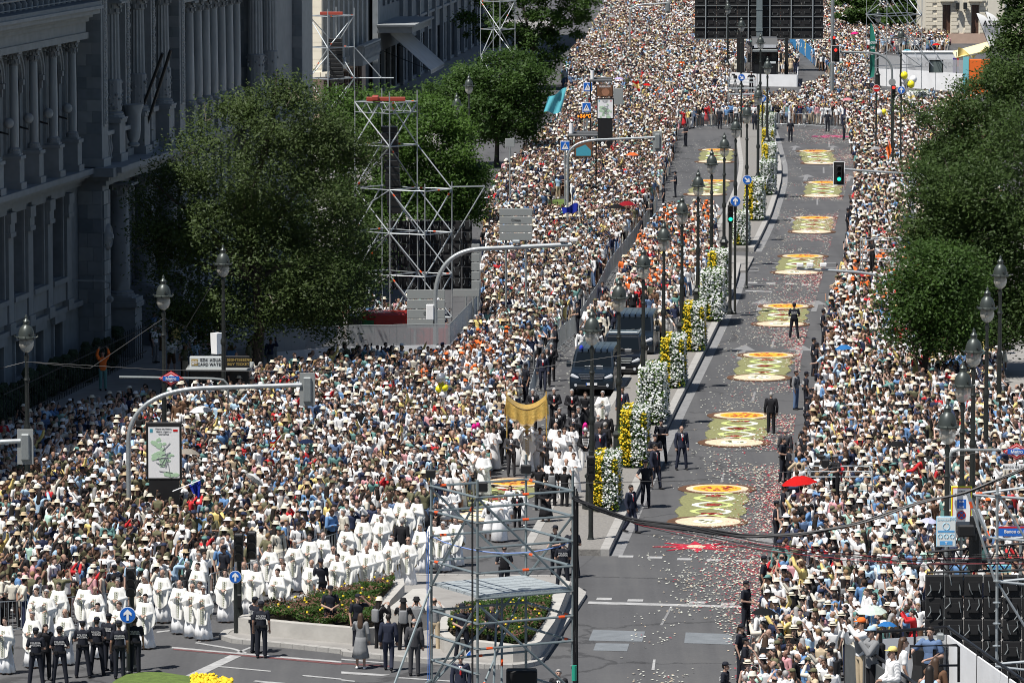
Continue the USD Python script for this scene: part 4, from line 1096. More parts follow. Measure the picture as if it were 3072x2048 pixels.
# ------------------------------------------------------------------ cream house at the far right
FR = AtD(2810, 85, 560.0) * [1, 1, 0]
A4 = math.radians(63)
h4 = Thing('cream_house', 'bright cream rusticated house with tall dark red doors, far right behind the scaffold', 'building', FR, 0.0)
def face_part(T, nm, m, mat, **k):
	return T.part(nm, m, mat, **k)
H4D = []
for px in (2840, 2925):
	H4D.append(h4.loc_of(AtD(px, 80, 560.0))[0])
x_end = h4.loc_of(AtD(3200, 80, 560.0))[0]
holes = [rect(x - 0.42, x + 0.42, 0.3, 4.3) for x in H4D] + [rect(x - 0.55, x + 0.55, 5.6, 9.2) for x in H4D]
h4.part('wall', wall(-1.2, x_end, 0, 14, 0, 0.6, holes), 'wall_cream')
h4.part('core', MB().bb(-1.2, x_end, 1.2, 16, 0, 14), 'wall_cream')
for x in H4D:
	p = h4.part('door', MB().bb(x - 0.42, x - 0.02, 0.3, 0.38, 0.3, 4.3).bb(x + 0.02, x + 0.42, 0.3, 0.38, 0.3, 4.3), 'wood_brown')
	win(h4, x - 0.55, x + 0.55, 5.6, 9.2, -0.3)
	h4.part('balcony', MB().bb(x - 0.75, x + 0.75, -0.5, 0, 4.7, 4.9), 'stone_cream')
	for i in range(8):
		h4.part('balcony_bar', MB().bb(x - 0.72 + i * 0.2, x - 0.69 + i * 0.2, -0.5, -0.47, 4.9, 5.8), 'iron')
	h4.part('balcony_rail', MB().bb(x - 0.75, x + 0.75, -0.52, -0.46, 5.8, 5.86), 'iron')
	for s in (-1, 1):
		for k in range(12):
			w = 0.62 if k % 2 else 0.8
			h4.part('stone', MB().bb(x + s * 0.5 if s > 0 else x - 0.5 - w, x + 0.5 + w if s > 0 else x - 0.5, -0.1, 0, 1.2 + k * 0.42, 1.2 + k * 0.42 + 0.37), 'stone_cream')
for k in range(12):
	h4.part('stone', MB().bb(-1.25, -1.2 + (0.7 if k % 2 else 1.0), -0.1, 0, 1.2 + k * 0.42, 1.57 + k * 0.42), 'stone_cream')
h4.part('plinth', MB().bb(-1.25, x_end, -0.12, 0, 0, 1.1), 'stone_rose')
lx = (H4D[0] + H4D[1]) / 2
for s in (-0.42, 0.42):
	h4.part('wall_lantern', MB().cbox((lx + s, -0.5, 4.2), (0.42, 0.4, 0.8), 0.06).tube([(lx + s, -0.5, 3.75), (lx + s, -0.25, 3.6), (lx + s, 0, 3.6)], 0.03, 5), 'iron')
# ------------------------------------------------------------------ trees
def leaf_mat(name, dark, mid, light):
	looks[name] = usdkit.material(stage, '/World/Looks/' + name, {
		'g': ('geometry', {}), 'n': ('noise_texture', dict(scale=0.55, detail=3.0)), 'add': ('math', dict(math_type='multiply_add', value2=0.55, value3=0.0)), 'sum': ('math', dict(math_type='multiply_add', value2=0.6)),
		'r': ('rgb_ramp', dict(ramp=[(0.25, dark), (0.55, mid), (0.85, light)])),
		'p': ('principled_bsdf', dict(roughness=0.55, specular_ior_level=0.25)), 't': ('translucent_bsdf', {}), 'm': ('mix_closure', dict(fac=0.38))},
		[('g.random_per_island', 'sum.value1'), ('g.position', 'n.vector'), ('n.fac', 'add.value1'), ('add.value', 'sum.value3'), ('sum.value', 'r.fac'), ('r.color', 'p.base_color'), ('r.color', 't.color'), ('p.BSDF', 'm.closure1'), ('t.BSDF', 'm.closure2')], surface='m.closure')
leaf_mat('leaf_olive', (0.055, 0.085, 0.024), (0.115, 0.165, 0.05), (0.18, 0.235, 0.09))
leaf_mat('leaf_green', (0.042, 0.085, 0.016), (0.09, 0.17, 0.03), (0.13, 0.22, 0.05))
leaf_mat('leaf_bright', (0.06, 0.12, 0.02), (0.12, 0.22, 0.035), (0.17, 0.29, 0.06))
leaf_mat('leaf_deep', (0.045, 0.08, 0.019), (0.095, 0.15, 0.036), (0.14, 0.2, 0.06))
M('bark', (0.06, 0.048, 0.038), 0.9, var=0.3, scale=6, bump=0.6, bscale=20)
M('bark_pale', (0.2, 0.17, 0.13), 0.9, var=0.2, scale=6)
def leaves(rng, pts, nrm, size):
	n = len(pts)
	d = rng.normal(size=(n, 3)) * [1, 1, 0.7]
	d /= np.linalg.norm(d, axis=1, keepdims=True)
	up = rng.normal(size=(n, 3)) * 0.6 + nrm * 0.9 + [-0.35, -0.3, 0.9]
	up -= d * np.sum(d * up, 1, keepdims=True)
	up /= np.linalg.norm(up, axis=1, keepdims=True) + 1e-9
	s = np.cross(up, d)
	L = size * rng.uniform(0.7, 1.4, n)[:, None]
	W = L * 0.42
	v = np.stack([pts - d * L, pts + s * W, pts + d * L, pts - s * W], 1).reshape(-1, 3)
	return v, np.arange(4 * n).reshape(-1, 4)
def tree(name, label, lobes, D, trunk_px, n, mat, leaf=0.1, seed=1, base_z=0.13, clump=0.42, twigs=10, group=None):
	"""lobes: (px, py, rx, ry) of the crown in pixels of the photograph, at D metres; the crown is as deep as it is wide."""
	rng = np.random.default_rng(seed)
	mpp = D / FOC
	tb = AtD(trunk_px, 1000, D)
	tb[2] = base_z
	T = Thing(name, label, 'tree', tb, 0, group)
	C, N, R = [], [], []
	area = np.array([l[2] * l[3] for l in lobes], float)
	cs = []
	for l, a in zip(lobes, area / area.sum()):
		c = AtD(l[0], l[1], D + (l[4] if len(l) > 4 else 0)) - tb
		r = np.array([l[2] * mpp, l[2] * mpp * 0.9, l[3] * mpp])
		cs.append((c, r))
		k = max(6, int(a * n / 150))
		q = rng.normal(size=(k, 3))
		q /= np.linalg.norm(q, axis=1, keepdims=True)
		rad = rng.uniform(0.55, 1.03, k) ** 0.6
		C.append(c + q * r * rad[:, None])
		N.append(q)
		R.append(rng.uniform(0.6, 1.35, k))
	C, N, R = np.vstack(C), np.vstack(N), np.concatenate(R)
	keep = C[:, 2] > 1.6
	C, N, R = C[keep], N[keep], R[keep]
	idx = rng.choice(len(C), n, p=R ** 2 / (R ** 2).sum())
	off = rng.normal(size=(n, 3)) * clump * R[idx][:, None] * [1, 1, 0.62]
	P = C[idx] + off
	nr = N[idx] * 0.5 + off / (np.linalg.norm(off, axis=1, keepdims=True) + 1e-6) * 0.6
	T.part('crown', leaves(rng, P, nr, leaf), mat, kind='stuff')
	# trunk, limbs and bare twigs
	top = np.mean([c for c, r in cs], axis=0)
	h = max(2.0, top[2] * 0.62)
	r0 = 0.028 * max(4.0, top[2]) + 0.05
	fork = np.array([top[0] * 0.35, top[1] * 0.35, h])
	wob = np.array([0.12, 0.08, 0])
	T.part('trunk', MB().tube([(0, 0, -0.1), (0, 0, 0.4), fork * 0.5 + wob, fork], [r0 * 1.4, r0, r0 * 0.85, r0 * 0.7], 9), 'bark', smooth=True)
	for i, (c, r) in enumerate(cs[:9]):
		mid = (fork + c) / 2 + rng.normal(size=3) * 0.35
		T.part('limb', MB().tube([fork - [0, 0, 0.3], mid, c, c + (c - fork) * 0.25], [r0 * 0.55, r0 * 0.38, r0 * 0.22, 0.02], 7), 'bark', smooth=True)
	tw = MB()
	for i in range(twigs):
		j = rng.integers(len(C))
		a = C[j] - N[j] * 0.5
		b = C[j] + N[j] * rng.uniform(0.1, 0.5)
		tw.tube([a, (a + b) / 2 + rng.normal(size=3) * 0.25, b], [0.035, 0.025, 0.01], 5)
	T.part('twigs', tw, 'bark_pale', kind='stuff')
	return T
tree('street_tree', 'large olive green street tree in front of the stone palace, nearest on the left', [(740, 480, 250, 190), (610, 640, 200, 180), (900, 560, 200, 200), (820, 380, 210, 130), (700, 820, 260, 200), (930, 800, 190, 190), (520, 600, 110, 120), (500, 760, 90, 90), (820, 330, 120, 70), (880, 270, 60, 40), (990, 900, 110, 130), (600, 960, 110, 120), (1020, 480, 90, 110)], 225, 770, 92000, 'leaf_olive', 0.08, 1, twigs=26)
tree('street_tree', 'dense dark lower tree crown beside the white hoarding on the left', [(860, 940, 180, 130), (1000, 860, 120, 140), (760, 900, 150, 150), (980, 700, 120, 170)], 238, 925, 30000, 'leaf_deep', 0.085, 2)
tree('street_tree', 'bright green rounded street tree behind the tall left scaffold tower', [(1160, 380, 180, 110), (1290, 480, 150, 150), (1120, 520, 150, 170), (1330, 610, 120, 150), (1220, 680, 150, 130), (1060, 330, 90, 70), (1380, 560, 80, 90), (1020, 420, 90, 110), (1250, 380, 130, 100), (1240, 590, 160, 150), (1300, 690, 120, 110), (1130, 650, 140, 140), (1380, 480, 90, 80), (1420, 600, 60, 70)], 298, 1190, 80000, 'leaf_bright', 0.1, 3, twigs=14)
tree('street_tree', 'round green street tree behind the two lamp posts at upper left', [(1500, 230, 120, 80), (1400, 290, 130, 90), (1560, 310, 90, 80), (1480, 340, 150, 70), (1330, 300, 60, 60), (1600, 250, 50, 60), (1450, 250, 110, 70), (1520, 370, 110, 60), (1400, 370, 90, 60)], 366, 1490, 46000, 'leaf_green', 0.12, 4)
tree('street_tree', 'dark green tree at the top edge left of the distant crowd', [(1560, 60, 140, 90), (1680, 30, 90, 90), (1600, 150, 100, 80), (1460, 60, 80, 80), (1740, 0, 60, 60), (1560, -60, 160, 70), (1450, -20, 60, 60)], 468, 1600, 26000, 'leaf_green', 0.17, 5, twigs=5)
RT = 'leaf_deep'
tree('street_tree', 'small leafy tree over the right crowd beside the row of lamp posts', [(2800, 900, 110, 110), (2740, 980, 80, 90), (2870, 960, 100, 110), (2790, 810, 80, 90), (2700, 880, 50, 60), (2880, 840, 80, 100)], 219, 2765, 30000, 'leaf_green', 0.08, 6)
tree('street_tree', 'broad dark green tree at the right edge behind the right lamp posts', [(2980, 620, 190, 170), (2860, 560, 130, 140), (3060, 780, 150, 180), (2960, 860, 150, 150), (3080, 480, 130, 160), (2800, 640, 90, 110), (2930, 1000, 130, 120), (3070, 1000, 120, 130), (2820, 720, 110, 120), (2780, 800, 80, 90), (2860, 860, 110, 110), (3000, 950, 130, 110), (2900, 700, 140, 130), (3000, 720, 150, 140)], 229, 2985, 92000, RT, 0.085, 7, twigs=22)
tree('street_tree', 'tall dark green tree at right edge below the white feather flags', [(2970, 340, 150, 140), (2860, 400, 90, 110), (3080, 320, 120, 160), (2930, 470, 140, 120), (2800, 450, 60, 80), (2760, 340, 45, 40), (3040, 230, 80, 80), (2880, 520, 120, 110), (2820, 540, 80, 90), (2920, 280, 80, 70)], 305, 2990, 46000, RT, 0.105, 8, twigs=12)
tree('street_tree', 'dark tree in the top right corner in front of the cream house', [(3030, 180, 70, 90), (3070, 90, 60, 80), (3000, 250, 60, 60), (3080, 10, 70, 70)], 372, 3045, 14000, RT, 0.15, 9, twigs=5)
tree('street_tree', 'shrubby dark green tree right of the big screen at the top', [(2560, 40, 90, 80), (2640, 20, 90, 90), (2720, 40, 80, 70), (2520, 90, 50, 40), (2690, 90, 60, 50), (2600, -40, 120, 60), (2770, 0, 50, 60)], 575, 2610, 20000, 'leaf_green', 0.21, 10, twigs=4)
tree('street_tree', 'dark half hidden tree behind the left scaffold at the shady pavement', [(1100, 800, 80, 160), (1060, 960, 60, 90)], 262, 1085, 8000, RT, 0.11, 11, twigs=4)
# ------------------------------------------------------------------ street furniture
M('lamp_iron', (0.028, 0.032, 0.03), 0.45, metal=0.3, var=0.2, scale=5)
M('lamp_dome', (0.055, 0.065, 0.06), 0.4, metal=0.3)
M('lamp_glass', (0.52, 0.5, 0.44), 0.2, alpha=0.62)
M('galv', (0.42, 0.45, 0.46), 0.42, metal=0.55, var=0.1, scale=8)
M('galv_dull', (0.25, 0.27, 0.27), 0.5, metal=0.3, var=0.1, scale=8)
M('galv_blue', (0.2, 0.24, 0.25), 0.45, metal=0.3, var=0.12, scale=6)
M('sign_grey', (0.26, 0.275, 0.27), 0.5)
M('sign_blue', (0.01, 0.12, 0.5), 0.4)
M('sign_white', (0.8, 0.8, 0.8), 0.45)
M('sign_red', (0.55, 0.012, 0.012), 0.4)
M('sign_yellow', (0.75, 0.75, 0.02), 0.5)
M('sign_cyan', (0.3, 0.55, 0.7), 0.5)
M('sign_pale', (0.62, 0.66, 0.66), 0.5)
M('sign_lightblue', (0.08, 0.32, 0.62), 0.5)
M('sign_turq', (0.2, 0.55, 0.6), 0.5)
M('sign_ochre', (0.38, 0.27, 0.08), 0.5)
M('light_green_cap', (0.02, 0.3, 0.2), 0.4)
M('wire_red', (0.25, 0.01, 0.02), 0.5)
M('red_body', (0.35, 0.012, 0.01), 0.3)
M('panel_grey', (0.09, 0.095, 0.095), 0.6, var=0.2, scale=3)
M('fence_blue', (0.03, 0.22, 0.48), 0.7)
M('print_purple', (0.08, 0.05, 0.25), 0.5)
M('door_grey', (0.13, 0.16, 0.15), 0.5)
M('tent_pale', (0.7, 0.64, 0.36), 0.8)
M('flag_green', (0.01, 0.17, 0.12), 0.7)
M('black_plastic', (0.012, 0.012, 0.013), 0.4)
M('black_matt', (0.008, 0.008, 0.009), 0.75)
M('rubber', (0.014, 0.014, 0.014), 0.8)
M('orange_tape', (0.75, 0.1, 0.02), 0.5)
M('red_steel', (0.32, 0.05, 0.03), 0.5)
M('hoarding_white', (0.72, 0.73, 0.74), 0.7, var=0.08, scale=1.0)
M('mesh_screen', (0.4, 0.41, 0.42), 0.8, alpha=0.5)
M('wire_black', (0.01, 0.01, 0.012), 0.5)
M('wire_blue', (0.05, 0.15, 0.45), 0.5)
M('concrete', (0.4, 0.385, 0.355), 0.8, var=0.12, scale=1.5, bump=0.15)
for nm, c, s_ in (('light_red', (1, 0.03, 0.02), 2.2), ('light_green', (0.02, 0.75, 0.45), 1.4), ('led_orange', (1.0, 0.25, 0.02), 2.0)):
	looks[nm] = usdkit.material(stage, '/World/Looks/' + nm, {'e': ('emission', dict(color=c, strength=s_))}, [], surface='e.emission')
def lamp_parts(T, h=7.5, arms=True):
	s = h - 7.5
	T.part('plinth', MB().lathe([(0.36, 0), (0.36, 0.16), (0.28, 0.22), (0.24, 0.3), (0.22, 1.15), (0.27, 1.2), (0.27, 1.26), (0.16, 1.4), (0.13, 1.55)], 8), 'lamp_iron')
	T.part('pole', MB().lathe([(0.1, 1.5), (0.095, 3.2 + s), (0.13, 3.25 + s), (0.13, 3.4 + s), (0.085, 3.5 + s), (0.075, 5.0 + s), (0.12, 5.1 + s), (0.07, 5.2 + s), (0.06, 5.75 + s), (0.1, 5.95 + s), (0.05, 6.08 + s), (0.04, 6.6 + s)], 10), 'lamp_iron', smooth=40)
	T.part('globe', MB().lathe([(0.08, 6.1 + s), (0.2, 6.2 + s), (0.27, 6.36 + s), (0.27, 6.5 + s), (0.22, 6.62 + s)], 16), 'lamp_glass', smooth=True)
	T.part('ring', MB().lathe([(0.3, 6.6 + s), (0.37, 6.62 + s), (0.37, 6.67 + s), (0.3, 6.7 + s)], 16), 'lamp_dome')
	T.part('dome', MB().lathe([(0.29, 6.69 + s), (0.28, 6.85 + s), (0.23, 7.0 + s), (0.14, 7.1 + s), (0.1, 7.13 + s), (0.12, 7.18 + s), (0.11, 7.23 + s), (0.13, 7.25 + s), (0.05, 7.35 + s), (0.06, 7.4 + s), (0.01, 7.5 + s)], 16), 'lamp_dome', smooth=40)
	m = MB()
	for i in range(8):
		a = i * PI / 4
		m.tube([(0.36 * math.cos(a), 0.36 * math.sin(a), 6.66 + s), (0.42 * math.cos(a), 0.42 * math.sin(a), 6.69 + s), (0.42 * math.cos(a), 0.42 * math.sin(a), 6.76 + s)], [0.02, 0.022, 0.008], 5)
	T.part('ring_leaves', m, 'lamp_dome')
	for a in (0.5, 0.5 + PI):
		T.part('dome_mask', MB().add(ICO0 * [0.045, 0.06, 0.09] + [0.28 * math.cos(a - PI / 2), 0.28 * math.sin(a - PI / 2), 6.8 + s], ICOF), 'lamp_iron')
KINDS = stage.CreateClassPrim('/World/kinds')
lk = Thing('lamp', None, None, path='/World/kinds/street_lamp')
lamp_parts(lk)
LAMPS = [(S(1360, 0)[0], S(0, 712)[1], 'm'), (S(1422, 0)[0], S(0, 640)[1], 'm'), (S(1478, 0)[0], S(0, 570)[1], 'm'), (S(1525, 0)[0], S(0, 510)[1], 'm'), (S(1567, 0)[0], S(0, 452)[1], 'm'), (S(1604, 0)[0], S(0, 393)[1], 'm'),
         (S(1635, 0)[0], S(0, 345)[1], 'm'), (S(1664, 0)[0], S(0, 308)[1], 'm'), (S(1690, 0)[0], S(0, 268)[1], 'm'), (S(1716, 0)[0], S(0, 236)[1], 'm'), (S(1742, 0)[0], S(0, 197)[1], 'm'), (S(1763, 0)[0], S(0, 132)[1], 'm'), (S(1747, 0)[0], S(0, 78)[1], 'm'),
         (S(1703, 0)[0], S(0, 40)[1], 'm'), (S(1672, 0)[0], S(0, 2)[1], 'm'),
         (S(2177, 0)[0], S(0, 918)[1], 'r'), (S(2212, 0)[0], S(0, 828)[1], 'r'), (S(2237, 0)[0], S(0, 753)[1], 'r'), (S(2268, 0)[0], S(0, 658)[1], 'r'), (S(2298, 0)[0], S(0, 586)[1], 'r'), (S(2017, 0)[0], S(0, 18)[1], 'r'), (S(2070, 0)[0], S(0, 62)[1], 'r'),
         (S(60, 0)[0], S(0, 722)[1], 'l'), (S(375, 0)[0], S(0, 631)[1], 'l'), (S(512, 0)[0], S(0, 561)[1], 'l'), (S(1049, 0)[0], S(0, 213)[1], 'l'), (S(1077, 0)[0], S(0, 170)[1], 'l')]
cnt = {'m': 0, 'r': 0, 'l': 0}
wh = {'m': 'old style iron street lamp in the flower lined median, {} from the front', 'r': 'old style iron street lamp in the right crowd, {} from the front', 'l': 'old style iron street lamp on the left pavement, {} from the left'}
LAMP_AT = []
for px, py, sd in LAMPS:
	p = G(px, py, 7.5 + (0.13 if sd != 'x' else 0))
	copy_of('/World/kinds/street_lamp', 'street_lamp', (p[0], p[1], 0.22 if sd == 'm' else 0.13), RNG.uniform(-0.5, 0.5), wh[sd].format(ORD[cnt[sd]]), 'street lamp', {'m': 'lamps in the median', 'r': 'lamps in the right crowd', 'l': 'lamps on the left pavement'}[sd])
	cnt[sd] += 1
	LAMP_AT.append((p[0], p[1], sd))
# --- boards, signs and signals: built upright, facing the camera (-y)
def post(T, h, r=0.05, m='galv_dull'):
	T.part('post', MB().lathe([(r * 1.6, 0), (r * 1.6, 0.1), (r, 0.14), (r, h)], 8), m)
def round_sign(label, px, py, kind, h=2.6, R=0.42, D=None, rot=0.0, at_z=None, post_m='lamp_iron'):
	p = G(px, py, h) if D is None else AtD(px, py, D)
	h = p[2]
	T = Thing('round_sign', label, 'road sign', (p[0], p[1], ground_z(p[0], p[1])), rot)
	post(T, h + R, 0.06, post_m)
	z = h - T.loc[2]
	RX = np.array([[1.0, 0, 0], [0, 0, -1], [0, 1, 0]])
	c, b = {'up': ('sign_blue', 'sign_white'), 'diag': ('sign_blue', 'sign_white'), 'noentry': ('sign_red', 'sign_white'), 'back': ('sign_grey', 'sign_grey')}[kind]
	T.part('rim', MB().lathe([(R, 0), (R, 0.03)], 24, (0, -0.1, z), RX), b)
	T.part('disc', MB().lathe([(R * 0.93, 0), (R * 0.93, 0.012)], 24, (0, -0.13, z), RX), c)
	if kind in ('up', 'diag'):
		a = 0.0 if kind == 'up' else math.radians(-130)
		o = np.array([(-0.06, -0.28), (0.06, -0.28), (0.06, 0.06), (0.2, -0.04), (0.2, 0.1), (0, 0.3), (-0.2, 0.1), (-0.2, -0.04), (-0.06, 0.06)]) * R / 0.42
		o = o @ np.array([[math.cos(a), math.sin(a)], [-math.sin(a), math.cos(a)]])
		v, f = MB().prism([tuple(q) for q in o], 0, 0.008).get()
		T.part('arrow', (v @ UPRIGHT.T + [0, -0.146, z], f), 'sign_white')
	if kind == 'noentry':
		T.part('bar', MB().box((0, -0.148, z), (R * 1.3, 0.008, R * 0.3)), 'sign_white')
	return T
def signal(T, x, y, z, lit=None, m='black_plastic', back=False, s=1.0, board=True):
	"""A three-lamp signal head at x, y, z (middle), facing the camera or away."""
	d = 1 if back else -1
	p = T.part('signal_head', MB().cbox((x, y, z), (0.3 * s, 0.22 * s, 0.9 * s), 0.04), m)
	if board:
		T.part('backing_board', MB().cbox((x, y + (0.0 if back else 0.1), z), (0.55 * s, 0.03, 1.2 * s), 0.012), 'sign_grey' if back else 'black_matt', under=p)
		if not back:
			f = MB()
			for q, sz in (((0, 0.62 * s), (0.6 * s, 0.02, 0.04)), ((0, -0.62 * s), (0.6 * s, 0.02, 0.04)), ((0.29 * s, 0), (0.04, 0.02, 1.2 * s)), ((-0.29 * s, 0), (0.04, 0.02, 1.2 * s))):
				f.box((x + q[0], y + 0.085, z + q[1]), sz)
			T.part('white_border', f, 'sign_white', under=p)
	for k, nm in ((0.28, 'red'), (0, 'amber'), (-0.28, 'green')):
		on = lit == nm
		RX = np.array([[1.0, 0, 0], [0, 0, -1], [0, 1, 0]])
		if not back:
			T.part('lens', MB().lathe([(0.105 * s, 0), (0.1 * s, 0.02)], 14, (x, y - 0.11 * s, z + k * s), RX), {'red': 'light_red', 'green': 'light_green'}.get(lit) if on else 'glass_dark', under=p)
			hood = MB()
			for a in np.linspace(-0.2, PI + 0.2, 9)[:-1]:
				aa = a + 0.2
				hood.box((x + 0.12 * s * math.cos(aa), y - 0.2 * s, z + k * s + 0.12 * s * math.sin(aa)), (0.05 * s, 0.2 * s, 0.012), R=np.array(trimesh.transformations.rotation_matrix(-(aa - PI / 2), [0, 1, 0]))[:3, :3])
			T.part('hood', hood, 'black_plastic', under=p)
def mast(label, base, pts, r=0.085, group=None, name='signal_mast', m='galv'):
	T = Thing(name, label, 'traffic light', base, 0, group)
	T.part('arched_mast', MB().tube([T.loc_of(p) for p in pts], r, 10), m, smooth=True)
	return T
def curve(p0, p1, p2, p3, n=14):
	t = np.linspace(0, 1, n)[:, None]
	return (1 - t) ** 3 * np.array(p0) + 3 * (1 - t) ** 2 * t * np.array(p1) + 3 * (1 - t) * t * t * np.array(p2) + t ** 3 * np.array(p3)
def arch_mast(label, D, base_px, top_y, end, bend_px, lab2='signal', **k):
	"""An upright that bends over into an arm; all at the distance D."""
	b = AtD(base_px, 0, D)
	b[2] = 0
	z_top, x_end = AtD(end[0], end[1], D)[2], AtD(end[0], end[1], D)[0]
	zb = AtD(base_px, top_y, D)[2]
	xb = AtD(bend_px, 0, D)[0]
	zk = AtD(bend_px, 0, D)
	up = np.array([b[0], D, zb])
	kk = AtD(bend_px, end[1] + k.pop('drop', 8), D)
	pts = [b, (b + up) / 2] + list(curve(up, up + [0, 0, (kk[2] - zb) * 0.75], kk - [(kk[0] - b[0]) * 0.5, 0, 0.05], kk)) + [np.array([x_end, D, z_top])]
	return mast(label, b, pts, **k), pts
# big arch at lower left with the back of a signal
T, pts = arch_mast('grey arched signal mast rising over the left crowd, signal seen from behind', 178, 374, 1330, (905, 1154), 610, drop=10)
c = T.loc_of(AtD(922, 1168, 178))
signal(T, c[0], c[1], c[2], back=True, m='galv_dull')
T, pts = arch_mast('grey signal mast cut by the left edge, signal seen from behind', 168, -120, 1500, (62, 1322), -60, drop=6)
c = T.loc_of(AtD(76, 1340, 168))
signal(T, c[0], c[1], c[2], back=True, m='galv_dull')
# arch in the middle of the left crowd with traffic cameras
T, pts = arch_mast('grey arched mast over the left crowd carrying small traffic cameras', 236, 1304, 900, (1716, 733), 1440, drop=14, r=0.11)
for px, py in ((1548, 725), (1690, 720), (1722, 719)):
	c = T.loc_of(AtD(px, py, 236))
	T.part('traffic_camera', MB().cbox(c, (0.36, 0.3, 0.16), 0.03).box(c - [0, 0, 0.14], (0.06, 0.06, 0.16)), 'sign_white' if px > 1600 else 'galv')
c = T.loc_of(AtD(1290, 936, 236))
T.part('control_box', MB().cbox(c, (0.36, 0.34, 0.72), 0.03), 'sign_white')
c = T.loc_of(AtD(1313, 898, 236))
T.part('globe_camera', MB().mesh((ICO * 0.09, trimesh.creation.icosphere(1).faces), c), 'sign_white')
# further arch with a signal seen from behind
T, pts = arch_mast('grey arched signal mast further up the left crowd with signal seen from behind', 300, 1703, 480, (1970, 412), 1790, drop=8, r=0.075)
c = T.loc_of(AtD(1972, 424, 300))
signal(T, c[0], c[1], c[2], back=True, m='galv_dull')
T, pts = arch_mast('slender arched signal mast far off at the top of the street', 520, 1890, 40, (2000, 10), 1930, drop=4, r=0.08)
c = T.loc_of(AtD(2003, 22, 520))
signal(T, c[0], c[1], c[2], back=True, m='galv_dull')
# right hand masts
D = 272
T = mast('green traffic light on an arm reaching out of the right trees', AtD(2740, 0, D) * [1, 1, 0], [AtD(2790, 700, D), AtD(2780, 525, D), AtD(2530, 508, D)], 0.07)
T.part('post', MB().tube([(0, 0, 0.1), T.loc_of(AtD(2740, 520, D)) + [0, 0, 0]], 0.09, 8), 'galv')
c = T.loc_of(AtD(2517, 521, D - 0.3))
signal(T, c[0], c[1], c[2], 'green', s=1.02)
D = 252
T = mast('grey curved arm with three small white traffic cameras over the road', AtD(2790, 0, D) * [1, 1, 0], list(curve(AtD(2790, 1000, D), AtD(2770, 850, D), AtD(2690, 830, D), AtD(2560, 815, D))) + [AtD(2390, 806, D)], 0.075)
for px in (2400, 2430, 2470):
	c = T.loc_of(AtD(px, 795, D))
	T.part('traffic_camera', MB().cbox(c, (0.34, 0.26, 0.2), 0.02).box(c + [0, -0.14, 0], (0.26, 0.02, 0.12)).box(c - [0, 0, 0.17], (0.05, 0.05, 0.16)), 'sign_white')
D = 408
T, pts = arch_mast('dark arched signal mast at the far junction with a red light', D, 2678, 220, (2500, 156), 2600, drop=2, r=0.09, m='galv_dull')
c = T.loc_of(AtD(2507, 162, D - 0.3))
signal(T, c[0], c[1], c[2], 'red', s=1.1)
T = Thing('signal_mast', 'tall grey pole with a red light beside the big screen', 'traffic light', AtD(2498, 0, 440) * [1, 1, 0])
T.part('pole', MB().tube([(0, 0, 0), (0, 0, 21)], [0.17, 0.12], 8), 'galv_dull')
c = T.loc_of(AtD(2502, 123, 439.6))
signal(T, c[0], c[1], c[2], 'red', s=1.0, board=False)
D = 348
T = Thing('signal_mast', 'small red traffic light on a black post beside the round arrow sign', 'traffic light', AtD(2683, 0, D) * [1, 1, 0])
c = T.loc_of(AtD(2683, 275, D))
T.part('post', MB().tube([(0, 0.2, 0), (0, 0.2, c[2])], 0.06, 8), 'lamp_iron')
signal(T, 0, 0, c[2], 'red', s=1.0, board=False)
# median and foreground signals
for lab, (px, py, D), lit in (('green traffic light on the median below the round arrow sign', (2194, 640, 258), 'green'), ('dark traffic light in front of the yellow flowers at the scaffold', (1775, 1402, 176), None)):
	T = Thing('signal_post', lab, 'traffic light', AtD(px, 0, D) * [1, 1, 0] + [0, 0, 0.0])
	c = AtD(px, py, D)
	T.part('post', MB().lathe([(0.16, 0), (0.16, 0.16), (0.1, 0.3), (0.085, 0.5), (0.085, c[2] + 0.6)], 10), 'lamp_iron')
	signal(T, 0, -0.18, c[2], lit, s=1.0, board=False)
for lab, q, D in (('black twin traffic light behind the left round arrow sign at the planter corner', (1585, 650), 157), ('black traffic light behind the round arrow sign among the officers', (852, 880), 150)):
	px, py = Q('C0', *q)
	T = Thing('signal_post', lab, 'traffic light', AtD(px, 0, D) * [1, 1, 0])
	c = AtD(px, py, D)
	T.part('post', MB().lathe([(0.2, 0), (0.2, 0.12), (0.13, 0.2), (0.11, 0.8), (0.075, 0.9), (0.075, c[2] + 0.3)], 10), 'lamp_iron')
	signal(T, 0.0, -0.2, c[2], None, s=1.0, board=False)
	if 'twin' in lab:
		signal(T, 0.4, 0.12, c[2] + 0.02, None, s=1.0, board=False)
	z = AtD(px, Q('C0', 0, 1010)[1] if 'twin' in lab else Q('C0', 0, 1235)[1], D)[2]
	T.part('push_box', MB().cbox((0, -0.12, z), (0.16, 0.16, 0.42), 0.03), 'black_plastic')
round_sign('blue round sign with white up arrow at the planter corner', *Q('C0', 1583, 851), 'up', D=156.3, R=0.2)
round_sign('blue round sign with white up arrow among the officers at lower left', *Q('C0', 860, 1106), 'up', D=149.3, R=0.25)
T = round_sign('blue round sign under the front scaffold, partly hidden by its pole', *Q('C1', 900, 1400), 'up', D=152, R=0.31)
round_sign('blue round sign with up arrow on the median beside a lamp', *S(1689, 462), 'up', D=258, R=0.27)
round_sign('blue round sign with slanting arrow on the median', *S(1716, 413), 'diag', D=272, R=0.26)
round_sign('small blue round sign with slanting arrow above the far camera platform', *S(1703, 178), 'diag', D=395, R=0.28)
round_sign('blue round sign half hidden behind a far median lamp', *S(1752, 226), 'up', D=390, R=0.28)
round_sign('blue round sign with up arrow below the yellow balloons', *S(2070, 207), 'up', D=352, R=0.27)
round_sign('red no entry sign in the far right crowd', *S(2013, 203), 'noentry', D=362, R=0.26)
